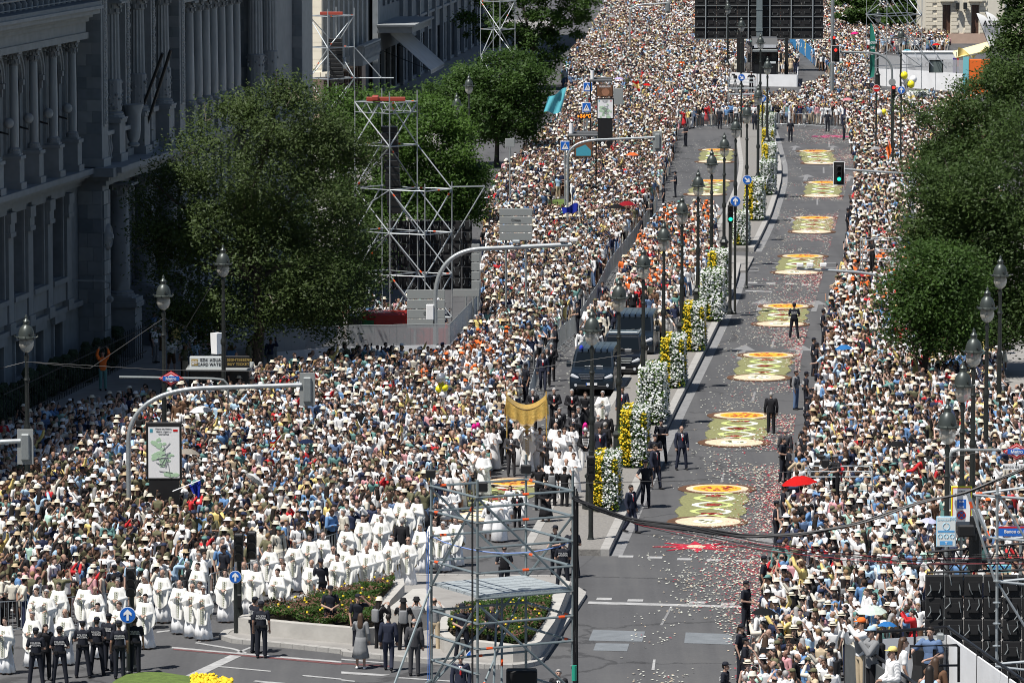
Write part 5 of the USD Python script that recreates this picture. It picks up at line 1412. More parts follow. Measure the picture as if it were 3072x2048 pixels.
round_sign('grey back of a round sign on the far curved mast', *S(2049, 189), 'back', D=362, R=0.26)
def board(name, label, cat, px0, py0, px1, py1, D, m, depth=0.05, legs=True, rot=0.0, z0=None):
	"""An upright rectangular board between two corners in the photograph, D metres away."""
	a, b = AtD(px0, py1, D), AtD(px1, py0, D)
	c = (a + b) / 2
	T = Thing(name, label, cat, (c[0], D, ground_z(c[0], D)), rot)
	w, h = b[0] - a[0], b[2] - a[2]
	zc = c[2] - T.loc[2]
	T.part('board', MB().cbox((0, 0, zc), (w, depth, h), 0.015), m)
	if legs:
		T.part('post', MB().lathe([(0.05, 0), (0.05, zc - h / 2)], 8), 'galv_dull')
	return T, w, h, zc
for lab, x, y, D in (('blue pedestrian crossing sign beside the nearer bus shelter', 1298, 335, 316), ('blue pedestrian crossing sign above the temperature display', 1347, 247, 352), ('tilted blue pedestrian crossing sign beside the perfume poster', 1350, 200, 384)):
	px, py = S(x, y)
	T, w, h, z = board('crossing_sign', lab, 'road sign', px - 13.5, py - 14, px + 13.5, py + 14, D, 'sign_white')
	T.part('blue_field', MB().box((0, -0.03, z), (w * 0.92, 0.01, h * 0.92)), 'sign_blue')
	v, f = MB().prism([(-w * 0.38, -h * 0.36), (w * 0.38, -h * 0.36), (0, h * 0.36)], 0, 0.006).get()
	T.part('white_triangle', (v @ UPRIGHT.T + [0, -0.037, z], f), 'sign_white')
	m = MB().box((0, -0.046, z + h * 0.06), (0.05, 0.006, 0.1)).box((0.0, -0.046, z + h * 0.17), (0.045, 0.006, 0.045))
	for s in (-1, 1):
		m.box((s * 0.05, -0.046, z - h * 0.08), (0.035, 0.006, 0.15), R=np.array(trimesh.transformations.rotation_matrix(-s * 0.35, [0, 1, 0]))[:3, :3])
	T.part('walking_figure', m, 'black_plastic')
# direction boards seen from behind or blank grey
for lab, x0, x1, y0, y1, n, D, txt in (('stack of four grey direction boards above the left crowd', 1147, 1223, 478, 553, 4, 246, 'Creaa'), ('stack of four grey direction boards beside the camera mast', 935, 1022, 665, 754, 4, 237.5, 'Os'), ('narrow stack of small grey boards beside the black screen', 1083, 1102, 560, 664, 5, 243, None)):
	(px0, py0), (px1, py1) = S(x0, y0), S(x1, y1)
	a, b = AtD(px0, py1, D), AtD(px1, py0, D)
	T = Thing('direction_sign', lab, 'road sign', ((a[0] + b[0]) / 2, D, 0))
	h = (b[2] - a[2]) / n
	for k in range(n):
		T.part('sign_panel', MB().cbox((0, 0, a[2] + h * (k + 0.5)), (b[0] - a[0], 0.05, h * 0.93), 0.02), 'sign_grey')
	if txt:
		T.part('lettering', MB().mesh(text3(txt, h * 0.3), (0, -0.035, a[2] + h * (2 if n == 4 and txt == 'Creaa' else 1) + h * 0.4)), 'black_plastic')
	for s in (-0.3, 0.3):
		T.part('post', MB().tube([(s * (b[0] - a[0]), 0.08, 0), (s * (b[0] - a[0]), 0.08, b[2])], 0.05, 8), 'galv_dull')
(px0, py0), (px1, py1) = S(1040, 664), S(1101, 681)
T, w, h, z = board('direction_sign', 'single wide grey direction board below the black scaffold screen', 'road sign', px0, py0, px1, py1, 242, 'sign_grey')
(px0, py0), (px1, py1) = S(1409, 203), S(1431, 241)
board('direction_sign', 'grey sign panel right of the map panel and poster, seen from behind', 'road sign', px0, py0, px1, py1, 368, 'sign_grey')
(px0, py0), (px1, py1) = S(1160, 318), S(1182, 338)
board('direction_sign', 'small pale sign on a post below the round street tree', 'road sign', px0, py0, px1, py1, 318, 'sign_grey')
def city_map(label, px0, py0, px1, py1, D, txt=True, seed=0):
	T, w, h, z = board('map_panel', label, 'map panel', px0, py0, px1, py1, D, 'black_plastic', 0.16, legs=False)
	T.part('foot', MB().box((0, 0, (z - h / 2) / 2), (w * 0.85, 0.14, z - h / 2)), 'black_plastic')
	T.part('sheet', MB().box((0, -0.09, z - 0.02 * h), (w * 0.88, 0.012, h * 0.88)), 'sign_white')
	r = np.random.default_rng(seed)
	M_ = MB()
	for k in range(26):
		x, y = r.normal(0, 0.16) * w, r.normal(-0.12, 0.16) * h
		x, y = np.clip(x, -0.4 * w, 0.4 * w), np.clip(y, -0.4 * h, 0.2 * h)
		M_.prism(ragged((0, 0), 1, 0.3, 9, seed=k), 0, 0.004)
		v = M_.v[-1]
		v[:] = v * [w * r.uniform(0.04, 0.12), w * r.uniform(0.03, 0.09), 1] + [x, y, k * 1e-4]
	v, f = M_.get()
	T.part('green_land', (v @ UPRIGHT.T + [0, -0.1, z], f), 'map_green', kind='stuff')
	L = MB()
	for k in range(14):
		x, y, a = r.normal(0, 0.1) * w, r.normal(-0.12, 0.1) * h, r.uniform(0, PI)
		d = np.array([math.cos(a), 0, math.sin(a)]) * w * r.uniform(0.08, 0.22)
		L.tube([(x - d[0], -0.112, z + y - d[2]), (x + d[0], -0.112, z + y + d[2])], 0.008, 4)
	T.part('metro_lines', L, 'sign_grey', kind='stuff')
	if txt:
		for i, s in enumerate(('Plano de Metro,', 'Metro Ligero y', 'Cercanías')):
			T.part('lettering', MB().mesh(text3(s, h * 0.028), (0, -0.1, z + h * (0.375 - 0.045 * i))), 'black_plastic')
	T.part('red_mark', MB().box((w * 0.33, -0.1, z + h * 0.36), (w * 0.13, 0.006, h * 0.035)), 'sign_red')
	T.part('blue_mark', MB().box((-w * 0.35, -0.1, z + h * 0.36), (w * 0.08, 0.006, h * 0.06)), 'map_teal')
M('map_green', (0.42, 0.6, 0.4), 0.6)
M('map_teal', (0.05, 0.3, 0.4), 0.6)
M('poster_skin', (0.35, 0.17, 0.1), 0.4, var=0.3, scale=3)
M('poster_hair', (0.16, 0.075, 0.04), 0.4, var=0.4, scale=6)
M('roof_grey', (0.075, 0.078, 0.08), 0.55)
x0, y0 = Q('B0', 985, 1312)
x1, y1 = Q('B0', 1220, 1700)
city_map('illuminated city metro map panel in black frame among the left crowd', x0, y0, x1, y1, 178, True, 3)
x0, y0 = Q('A1', 1716, 660)
x1, y1 = Q('A1', 1832, 800)
city_map('small city map panel below the perfume poster, upper left crowd', x0, y0, x1, y1, 366, True, 4)
# bus shelters with the poster
for lab, D, rx0, ry0, rx1, ry1, pr, txt in (('bus shelter with grey roof and perfume poster in the upper left crowd', 372, 1668, 497, 1822, 560, (1712, 568, 1828, 652), 'GUERLAIN'), ('bus shelter with grey roof and dark poster behind the arched mast', 322, 1520, 850, 1725, 930, (1565, 935, 1690, 1060), None)):
	a, b = AtD(*Q('A1', rx0, ry1), D), AtD(*Q('A1', rx1, ry0), D)
	c = (a + b) / 2
	T = Thing('bus_shelter', lab, 'bus shelter', (c[0], D, ground_z(c[0], D)))
	w = b[0] - a[0]
	zr = a[2] + 0.2 - T.loc[2]
	for k in range(2):
		T.part('roof_panel', MB().cbox((0.05 * k, 0.9 * k, zr + 0.1 * k), (w * (1 - 0.05 * k), 1.1, 0.16), 0.04), 'roof_grey')
	T.part('vent_pipe', MB().lathe([(0.14, zr + 0.1), (0.14, zr + 0.75)], 10, (-w * 0.38, 0.2, 0)), 'sign_white')
	for s in (-1, 1):
		T.part('post', MB().box((s * w * 0.45, 0.9, zr / 2), (0.09, 0.09, zr)), 'iron')
	px0, py0 = Q('A1', pr[0], pr[1])
	px1, py1 = Q('A1', pr[2], pr[3])
	pa, pb = AtD(px0, py1, D - 0.6), AtD(px1, py0, D - 0.6)
	pc = T.loc_of((pa + pb) / 2)
	pw, ph = pb[0] - pa[0], pb[2] - pa[2]
	T.part('poster_case', MB().cbox(pc, (pw, 0.12, ph), 0.03), 'black_plastic')
	T.part('poster_sheet', MB().box(pc + [0, -0.065, 0], (pw * 0.9, 0.012, ph * 0.9)), 'poster_hair')
	if txt:
		v, f = MB().prism(ragged((0, 0), 1, 0.04, 20), 0, 0.004).get()
		T.part('poster_picture', ((v * [pw * 0.22, ph * 0.3, 1]) @ UPRIGHT.T + pc + [0.05 * pw, -0.073, -0.12 * ph], f), 'poster_skin')
		T.part('lettering', MB().mesh(text3(txt, ph * 0.13, bold=True), pc + [0, -0.075, ph * 0.27]), 'sign_white')
	else:
		v, f = MB().prism([(-0.4, -0.4), (0.4, -0.4), (0.4, -0.1), (0.1, 0.2), (-0.4, 0)], 0, 0.004).get()
		T.part('poster_picture', ((v * [pw, ph, 1]) @ UPRIGHT.T + pc + [0, -0.073, 0], f), 'map_teal')
# digital temperature display
x0, y0 = Q('A1', 1590, 762)
x1, y1 = Q('A1', 1672, 798)
T, w, h, z = board('temperature_display', 'black display board with orange temperature digits in the crowd', 'display', x0, y0, x1, y1, 350, 'black_plastic')
T.part('digits', MB().mesh(text3('+36°C', h * 0.62, bold=True), (0, -0.035, z - h * 0.3)), 'led_orange')
# metro signs
def metro(label, px, py, D, w, arm):
	c = AtD(px, py, D)
	T = Thing('metro_sign', label, 'metro sign', (c[0], D, ground_z(c[0], D)))
	z = c[2] - T.loc[2]
	h = w * 0.6
	for nm, s_, o, m in (('red_diamond', 1.0, 0, 'sign_red'), ('white_diamond', 0.86, -0.035, 'sign_white'), ('inner_diamond', 0.80, -0.042, 'sign_red')):
		v, f = MB().prism([(-w / 2 * s_, 0), (0, -h / 2 * s_), (w / 2 * s_, 0), (0, h / 2 * s_)], 0, 0.03 if not o else 0.008).get()
		T.part(nm, (v @ UPRIGHT.T + [0, o, z], f), m)
	for nm, s_, o, m in (('white_heart', 0.58, -0.052, 'sign_white'),):
		v, f = MB().prism([(-w / 2 * s_, 0), (0, -h / 2 * s_), (w / 2 * s_, 0), (0, h / 2 * s_)], 0, 0.008).get()
		T.part(nm, (v @ UPRIGHT.T + [0, o, z], f), m)
	T.part('blue_band', MB().box((0, -0.066, z), (w * 0.66, 0.012, h * 0.3)), 'sign_blue')
	T.part('lettering', MB().mesh(text3('Metro', h * 0.19, bold=True), (0, -0.074, z - h * 0.095)), 'sign_white')
	T.part('bracket', MB().tube([T.loc_of(AtD(q[0], q[1], D)) + [0, 0.08, 0] for q in arm], 0.045, 8), 'galv_dull')
	return T, z, w, h
metro('red diamond metro sign hanging on a curved bracket in the shady left crowd', *Q('B0', 1150, 1018), 184, 0.92, [Q('B0', 800, 1010), Q('B0', 1440, 1022), Q('B0', 1500, 1030), Q('B0', 1528, 1060), Q('B0', 1532, 1100), Q('B0', 1532, 1330)])
T, z, w, h = metro('red diamond metro sign at right edge above the station name plate', *Q('B2', 2244, 1508), 163, 0.92, [Q('B2', 2130, 1500), Q('B2', 1850, 1500), Q('B2', 1810, 1515), Q('B2', 1798, 1545), Q('B2', 1798, 1900)])
T.part('name_plate', MB().box((0.05, 0, z - h * 0.92), (0.98, 0.03, 0.2)), 'sign_white')
T.part('plate_lettering', MB().mesh(text3('Banco de España', 0.09), (0.05, -0.02, z - h * 0.92 - 0.045)), 'black_plastic')
T.part('hanger', MB().box((0, 0.0, z - h * 0.66), (0.04, 0.03, 0.2)), 'galv_dull')
x0, y0 = Q('C2', 2104, 515)
x1, y1 = Q('C2', 2440, 582)
T, w, h, z = board('station_sign', 'blue station sign with red strip behind the right scaffold', 'sign', x0, y0, x1, y1, 157, 'sign_blue', 0.06)
T.part('red_strip', MB().box((0, -0.032, z + h * 0.42), (w, 0.006, h * 0.16)), 'sign_red')
T.part('lettering', MB().mesh(text3('Banco de España', h * 0.3, bold=True), (0, -0.035, z - h * 0.15)), 'sign_white')
# lane signs at right
x0, y0 = Q('C2', 1802, 245)
x1, y1 = Q('C2', 1945, 497)
T, w, h, z = board('bus_lane_sign', 'tall white bus lane sign with bright yellow border among right crowd', 'road sign', x0, y0, x1, y1, 156, 'sign_yellow')
T.part('red_frame', MB().box((0, -0.03, z), (w * 0.88, 0.01, h * 0.93)), 'sign_red')
T.part('white_field', MB().box((0, -0.037, z), (w * 0.82, 0.01, h * 0.89)), 'sign_white')
for i, s in enumerate(('CARRIL', 'EXCLUSIVO')):
	T.part('lettering', MB().mesh(text3(s, h * 0.045, bold=True), (0, -0.043, z + h * (0.34 - 0.075 * i))), 'black_plastic')
T.part('blue_panel', MB().box((0, -0.045, z + h * 0.03), (w * 0.42, 0.008, h * 0.24)), 'sign_blue')
T.part('lettering', MB().mesh(text3('BUS', h * 0.05, bold=True), (0, -0.05, z + h * 0.07)).mesh(text3('TAXI', h * 0.04, bold=True), (0, -0.05, z - h * 0.07)), 'sign_white')
RX = np.array([[1.0, 0, 0], [0, 0, -1], [0, 1, 0]])
T.part('no_stopping_rim', MB().lathe([(h * 0.12, 0), (h * 0.12, 0.008)], 20, (0, -0.042, z - h * 0.27), RX), 'sign_red')
T.part('no_stopping_field', MB().lathe([(h * 0.095, 0), (h * 0.095, 0.008)], 20, (0, -0.05, z - h * 0.27), RX), 'sign_blue')
T.part('no_stopping_cross', MB().box((0, -0.062, z - h * 0.27), (h * 0.2, 0.006, 0.035), R=np.array(trimesh.transformations.rotation_matrix(PI / 4, [0, 1, 0]))[:3, :3]).box((0, -0.0625, z - h * 0.27), (h * 0.2, 0.006, 0.035), R=np.array(trimesh.transformations.rotation_matrix(-PI / 4, [0, 1, 0]))[:3, :3]), 'sign_red')
x0, y0 = Q('C2', 1703, 448)
x1, y1 = Q('C2', 1838, 652)
T, w, h, z = board('parking_sign', 'pale blue car park sign with circles and an up arrow, right crowd', 'sign', x0, y0, x1, y1, 151, 'sign_cyan')
T.part('pale_field', MB().box((0, -0.03, z), (w * 0.93, 0.01, h * 0.95)), 'sign_pale')
T.part('lettering', MB().mesh(text3('CANALEJAS', h * 0.055), (-w * 0.1, -0.038, z + h * 0.36)).mesh(text3('360', h * 0.08, bold=True), (w * 0.33, -0.038, z + h * 0.38)), 'sign_cyan')
m = MB()
for cx_, cz_, rr in ((0, 0.18, 0.11), (-0.3, -0.14, 0.07), (0, -0.14, 0.07), (0.3, -0.14, 0.07)):
	w_ = np.linspace(0, 2 * PI, 17)
	m.tube([(cx_ * w + rr * h * math.cos(a), -0.04, z + cz_ * h + rr * h * math.sin(a)) for a in w_], 0.012, 4, caps=False)
T.part('circles', m, 'sign_cyan')
T.part('blue_bars', MB().box((0, -0.038, z + h * 0.01), (w * 0.84, 0.008, h * 0.06)).box((0, -0.038, z - h * 0.37), (w * 0.64, 0.008, h * 0.13)), 'sign_lightblue')
T.part('arrow', MB().box((0, -0.045, z - h * 0.38), (0.02, 0.006, h * 0.07)).box((0, -0.0455, z - h * 0.345), (0.07, 0.006, 0.02)), 'sign_white')
x0, y0 = Q('C2', 2045, 772)
x1, y1 = Q('C2', 2210, 824)
T, w, h, z = board('zone_sign', 'small turquoise low emission zone sign above the right black screen', 'sign', x0, y0, x1, y1, 152, 'sign_turq')
T.part('lettering', MB().mesh(text3('ZONA DE BAJAS', h * 0.27, bold=True), (0, -0.03, z + h * 0.1)).mesh(text3('EMISIONES', h * 0.27, bold=True), (0, -0.03, z - h * 0.32)), 'sign_blue')
# kiosk in the shade with its two sign boards
x0, y0 = Q('B0', 1276, 870)
x1, y1 = Q('B0', 1490, 950)
a, b = AtD(x0, y1, 213), AtD(x1, y0, 213)
T = Thing('kiosk', 'dark kiosk under the left tree with a white sign board on its roof', 'kiosk', ((a[0] + b[0]) / 2, 213, 0.13))
w, h = b[0] - a[0], b[2] - a[2]
z = (a[2] + b[2]) / 2 - 0.13
T.part('cabin', MB().cbox((w * 0.4, 1.3, z / 2 - h * 0.35), (w * 1.9, 2.2, z - h * 0.7), 0.05), 'black_plastic')
T.part('roof', MB().cbox((w * 0.4, 1.2, z - h * 0.62), (w * 2.05, 2.7, 0.14), 0.05), 'sign_grey')
T.part('sign_board', MB().cbox((0, 0, z), (w, 0.08, h), 0.02), 'sign_pale')
T.part('logo', MB().box((-w * 0.35, -0.045, z), (w * 0.2, 0.012, h * 0.55)), 'sign_ochre')
T.part('lettering', MB().mesh(text3('go', h * 0.3, bold=True), (-w * 0.35, -0.055, z - h * 0.1)), 'sign_white')
T.part('lettering', MB().mesh(text3('SIM  AGUA', h * 0.24, bold=True), (w * 0.15, -0.045, z + h * 0.08)).mesh(text3('CARD WATER', h * 0.24, bold=True), (w * 0.15, -0.045, z - h * 0.3)), 'black_plastic')
T.part('dark_sign_board', MB().cbox((w * 0.95, 0.1, z), (w * 0.85, 0.08, h), 0.02), 'black_plastic')
T.part('lettering', MB().mesh(text3('SIGHTSEEING', h * 0.22, bold=True), (w * 1.05, 0.05, z + h * 0.08)).mesh(text3('BUY TICKET', h * 0.22, bold=True), (w * 1.02, 0.05, z - h * 0.28)), 'sign_ochre')
T.part('roof_box', MB().lathe([(0.26, z + h * 0.5), (0.3, z + h * 0.5 + 0.9)], 4, (w * 0.32, 1.0, 0)), 'sign_white')
# ------------------------------------------------------------------ planters
M('shrub', (0.045, 0.08, 0.018), 0.8, var=0.35, scale=3)
M('shrub_red', (0.11, 0.05, 0.03), 0.8, var=0.3, scale=3)
M('flower_white', (0.78, 0.79, 0.76), 0.7)
M('flower_yellow', (0.8, 0.58, 0.02), 0.7)
M('planter_green', (0.03, 0.04, 0.025), 0.8)
def shrubbery(T, poly, z, n, seed, name='shrubs', mat='leaf_green', size=0.07, h=0.35):
	r = np.random.default_rng(seed)
	g = Polygon(poly)
	x0, y0, x1, y1 = g.bounds
	P = np.c_[r.uniform(x0, x1, n * 3), r.uniform(y0, y1, n * 3)]
	P = P[contains_xy(g, P[:, 0], P[:, 1])][:n]
	zz = z + h * meshkit.fbm(np.c_[P * 1.3, np.zeros(len(P))], 3, seed) * 1.2 + r.uniform(-0.1, 0.06, len(P))
	P3 = np.c_[P, zz] - T.loc
	T.part(name, leaves(r, P3, np.tile([0, 0, 1.0], (len(P3), 1)), size), mat, kind='stuff')
	return P3
def pq(c, pts, z):
	return [tuple(G(*Q(c, x, y), z)[:2]) for x, y in pts]
ZP = 0.62
pl1 = pq('C0', [(1598, 1128), (1640, 1100), (1850, 1052), (2294, 958)], ZP) + pq('C1', [(200, 905), (418, 862), (425, 905), (330, 1010), (300, 1080), (330, 1150), (260, 1205), (100, 1200)], ZP) + pq('C0', [(2294, 1192), (2000, 1168)], ZP)
R1 = lambda pts, z: [tuple(G(1250 + x * 0.4132, 1400 + y * 0.4132, z)[:2]) for x, y in pts]
pl2 = R1([(150, 1185), (200, 1235), (400, 1262), (590, 1285), (700, 1300), (830, 1290), (900, 1262), (1000, 1120), (1118, 830), (1085, 822), (960, 965), (700, 985), (480, 1000), (300, 1040), (180, 1090)], ZP)
for lab, poly, sd in (('raised stone planter with clipped shrubs, left of the front scaffold', pl1, 1), ('raised stone planter with shrubs seen through the front scaffold', pl2, 2)):
	g = Polygon(poly).buffer(0)
	c = g.centroid
	T = Thing('raised_planter', lab, 'planter', (c.x, c.y, 0))
	inner = g.buffer(-0.32)
	wl = MB().prism(g.difference(inner), 0.0, ZP)
	v, f = wl.get()
	T.part('planter_wall', (v - T.loc, f), 'concrete')
	v, f = MB().prism(inner, 0.0, ZP - 0.1).get()
	T.part('soil', (v - T.loc, f), 'soil')
	shrubbery(T, list(inner.exterior.coords), ZP, 15000, sd, size=0.055)
	r = np.random.default_rng(sd)
	m = MB()
	x0, y0, x1, y1 = inner.bounds
	k = 0
	while k < 45:
		x, y = r.uniform(x0, x1), r.uniform(y0, y1)
		if contains_xy(inner, x, y):
			m.add(ICO0 * 0.042 + [x - c.x, y - c.y, ZP + r.uniform(0.2, 0.38)], ICOF)
			k += 1
	T.part('yellow_flowers', m, 'flower_yellow', kind='stuff')
	shrubbery(T, list(inner.exterior.coords), ZP + 0.03, 3600, sd + 7, 'reddish_leaves', 'shrub_red', 0.05)
# island pavement below the planters with its kerb
isl = pq('C0', [(1470, 1270), (1500, 1240), (1600, 1225), (1850, 1040), (2294, 940)], 0.0) + pq('C1', [(430, 855), (560, 860), (1480, 870), (1650, 985), (1345, 1445), (1200, 1475), (1000, 1475), (0, 1385)], 0.0) + pq('C0', [(2294, 1372), (1900, 1330), (1560, 1300)], 0.0)
g = Polygon(isl).buffer(0)
solid('traffic_island', MB().prism(g.buffer(-0.28), 0.0, 0.126), 'paving', kind='structure')
ks = Thing('island_kerb', None, None, kind='structure')
ring = g.exterior
n = 110
for i in range(n):
	a, b = ring.interpolate(i / n, True), ring.interpolate((i + 0.97) / n, True)
	q = g.buffer(-0.27).exterior
	pts = [(a.x, a.y), (b.x, b.y)]
	c_, d_ = q.interpolate(q.project(b)), q.interpolate(q.project(a))
	pg = Polygon(pts + [(c_.x, c_.y), (d_.x, d_.y)])
	if pg.is_valid and pg.area > 0.02:
		ks.part('kerb_stone', MB().prism(pg, 0, 0.14), 'granite')
w1 = R1([(150, 930), (210, 955), (290, 960), (420, 880), (300, 830), (180, 870)], 0.5)
w1 = pq('C1', [(320, 1062), (400, 1095), (540, 1085), (700, 1060), (560, 930), (480, 935)], 0.75)
solid('concrete_seat', MB().prism(Polygon(w1).buffer(0), 0.13, 0.75), 'concrete', 'curved concrete block between the two raised planters', 'bench')
# grass island at the lower left edge
gi = pq('C0', [(780, 1575), (850, 1540), (960, 1522), (1100, 1525), (1250, 1548), (1420, 1575), (1500, 1640), (700, 1640)], 0.0)
T = Thing('grass_island', None, None, (gi[0][0], gi[0][1], 0), kind='structure')
v, f = MB().prism(Polygon(gi).buffer(0), 0, 0.14).get()
T.part('turf_bed', (v - T.loc, f), 'grass')
shrubbery(T, gi, 0.1, 9000, 5, 'grass_blades', 'grass_blade', 0.05, 0.06) if 'grass_blade' in looks else None
yf = pq('C0', [(1290, 1552), (1420, 1556), (1560, 1590), (1560, 1640), (1280, 1640)], 0.14)
m = MB()
r = np.random.default_rng(2)
gg = Polygon(yf)
x0, y0, x1, y1 = gg.bounds
for k in range(420):
	x, y = r.uniform(x0, x1), r.uniform(y0, y1)
	if contains_xy(gg, x, y):
		m.add(ICO0 * r.uniform(0.04, 0.07) + [x, y, 0.16 + r.uniform(0.1, 0.22)], ICOF)
solid('yellow_flower_bed', m, 'flower_yellow', kind='stuff')
gpat = pq('A1', [(1370, 1480), (1385, 1380), (1430, 1345), (1500, 1345), (1540, 1400), (1560, 1480)], 0.0)
solid('grass_patch', MB().prism(Polygon(gpat).buffer(0), 0, 0.06), 'grass', kind='structure')
# flower walls on the median: stepped modules full of white and yellow flowers
def flower_wall(path, wht, yel, seed, h=2.1, w=0.9, d=3.0):
	r = np.random.default_rng(seed)
	UsdGeom.Xform.Define(stage, path)
	T = Thing('x', None, None, path=path)
	rows = 8
	bx = MB()
	for k in range(rows):
		q = 1 - 0.035 * k
		bx.cbox((0, 0, 0.15 + (k + 0.5) * (h - 0.15) / rows), (w * q * 0.86, d * q * 0.9, (h - 0.15) / rows * 0.8), 0.06)
	T.part('planter_modules', bx, 'planter_green', kind='stuff')
	P, N = [], []
	nfl = 5200
	side = r.choice(5, nfl, p=[0.36, 0.1, 0.22, 0.22, 0.1])
	zz = 0.2 + (h - 0.1) * r.uniform(0, 1, nfl)
	zz = 0.2 + (np.round((zz - 0.2) / h * rows * 1.0) + r.normal(0, 0.36, nfl)) / rows * h
	a = r.uniform(-0.5, 0.5, nfl)
	q = 1.06 - 0.16 * zz / h + r.normal(0, 0.05, nfl) + 0.16 * (meshkit.noise(np.c_[a * 5, zz * 2.2, side * 3.0], seed) - 0.5)
	x = np.where(side == 0, a * w * q, np.where(side == 1, a * w * q, np.where(side == 2, 0.5 * w * q, np.where(side == 3, -0.5 * w * q, a * w * 0.8))))
	y = np.where(side == 0, -0.5 * d * q, np.where(side == 1, 0.5 * d * q, np.where(side == 4, r.uniform(-0.45, 0.45, nfl) * d, a * d * q)))
	zz = np.where(side == 4, h + r.uniform(0, 0.1, nfl), np.clip(zz, 0.12, h + 0.1))
	C = np.c_[x, y, zz]
	nr = np.c_[np.sign(x) * (side == 2) - (side == 3), -1.0 * (side == 0) + 1.0 * (side == 1), 0.6 + 0 * x]
	lv = C[:4200] * [0.99, 0.99, 1] + r.normal(0, 0.06, (4200, 3))
	T.part('foliage', leaves(r, lv, nr[:4200], 0.065), 'leaf_bright', kind='stuff')
	col = meshkit.noise(np.c_[C * [2.6, 0.9, 1.1]], seed) + 0.13 * np.sign(x + 0.05)
	yellow = col < np.quantile(col, yel)
	for nm, sel, mt, rr in (('white_flowers', ~yellow, 'flower_white', 0.038), ('yellow_flowers', yellow, 'flower_yellow', 0.042)):
		idx = np.nonzero(sel)[0]
		idx = idx[r.uniform(0, 1, len(idx)) < (wht if nm[0] == 'w' else 0.3)]
		pts = C[idx] + nr[idx] * 0.05
		sz = rr * r.uniform(0.7, 1.35, len(idx))
		V = (ICO0[None] * sz[:, None, None] * [1, 1, 0.8] + pts[:, None]).reshape(-1, 3)
		F = (ICOF[None] + 12 * np.arange(len(idx))[:, None, None]).reshape(-1, 3)
		if len(idx):
			T.part(nm, (V, F), mt, kind='stuff')
	return path
FW = [flower_wall('/World/kinds/flower_wall_white', 0.5, 0.08, 31), flower_wall('/World/kinds/flower_wall_yellow', 0.36, 0.45, 32), flower_wall('/World/kinds/flower_wall_mixed', 0.42, 0.28, 33)]
FWN = ['mostly white', 'yellow and white', 'white with some yellow']
fws = [(1823, 1545, 1, 0.9), (1908, 1412, 1, 1.0), (1962, 1283, 0, 1.08), (2024, 1172, 1, 1.0), (2087, 1062, 1, 0.98), (2142, 972, 0, 1.12), (2160, 895, 2, 1.05), (2228, 742, 0, 0.85), (2268, 668, 2, 1.15), (2306, 590, 0, 1.0), (2312, 528, 2, 0.95), (2308, 470, 1, 0.85), (2312, 420, 0, 0.85), (2300, 385, 2, 0.8)]
for i, (px, py, k, s_) in enumerate(fws):
	p = G(px, py, 0.13)
	copy_of(FW[k], 'flower_wall', (p[0], p[1] + 1.7, 0.22), -AZ_ST, f'stepped wall of {FWN[k]} flowers on the median, {ORD[i]} from the front', 'flower planter', 'flower walls on the median', (s_, 1, s_))
p = G(*Q('A2', 1585, 770))
copy_of(FW[0], 'flower_wall', (p[0], p[1], 0), 0, 'white flowering bush beside the flag in the far right crowd', 'flower planter', None, (1.6, 0.6, 0.9))
# ------------------------------------------------------------------ vehicles
M('van_paint', (0.012, 0.02, 0.03), 0.22, metal=0.25, spec=0.7)
M('van_paint_black', (0.008, 0.009, 0.011), 0.2, metal=0.2, spec=0.7)
M('van_glass', (0.004, 0.006, 0.007), 0.05, spec=0.6)
M('chrome', (0.6, 0.61, 0.62), 0.15, metal=1.0)
M('headlight', (0.55, 0.57, 0.6), 0.08, spec=0.9)
M('light_blue', (0.03, 0.05, 0.5), 0.2)
def loft_van(w, L, H, nose, ws0, ws1, roof_in):
	"""Side outline (y, z) from the front bumper over the roof to the tail; front faces -y."""
	return [(0.02, 0.32), (-0.03, 0.55), (0.0, 0.78), (0.08, nose - 0.06), (0.22, nose), (ws0, nose + 0.1), (ws1, H - 0.1), (ws1 + 0.35, H - 0.02), (L * 0.6, H), (L - 0.25, H - 0.03), (L - 0.05, H - 0.2), (L, 1.0), (L, 0.35)]
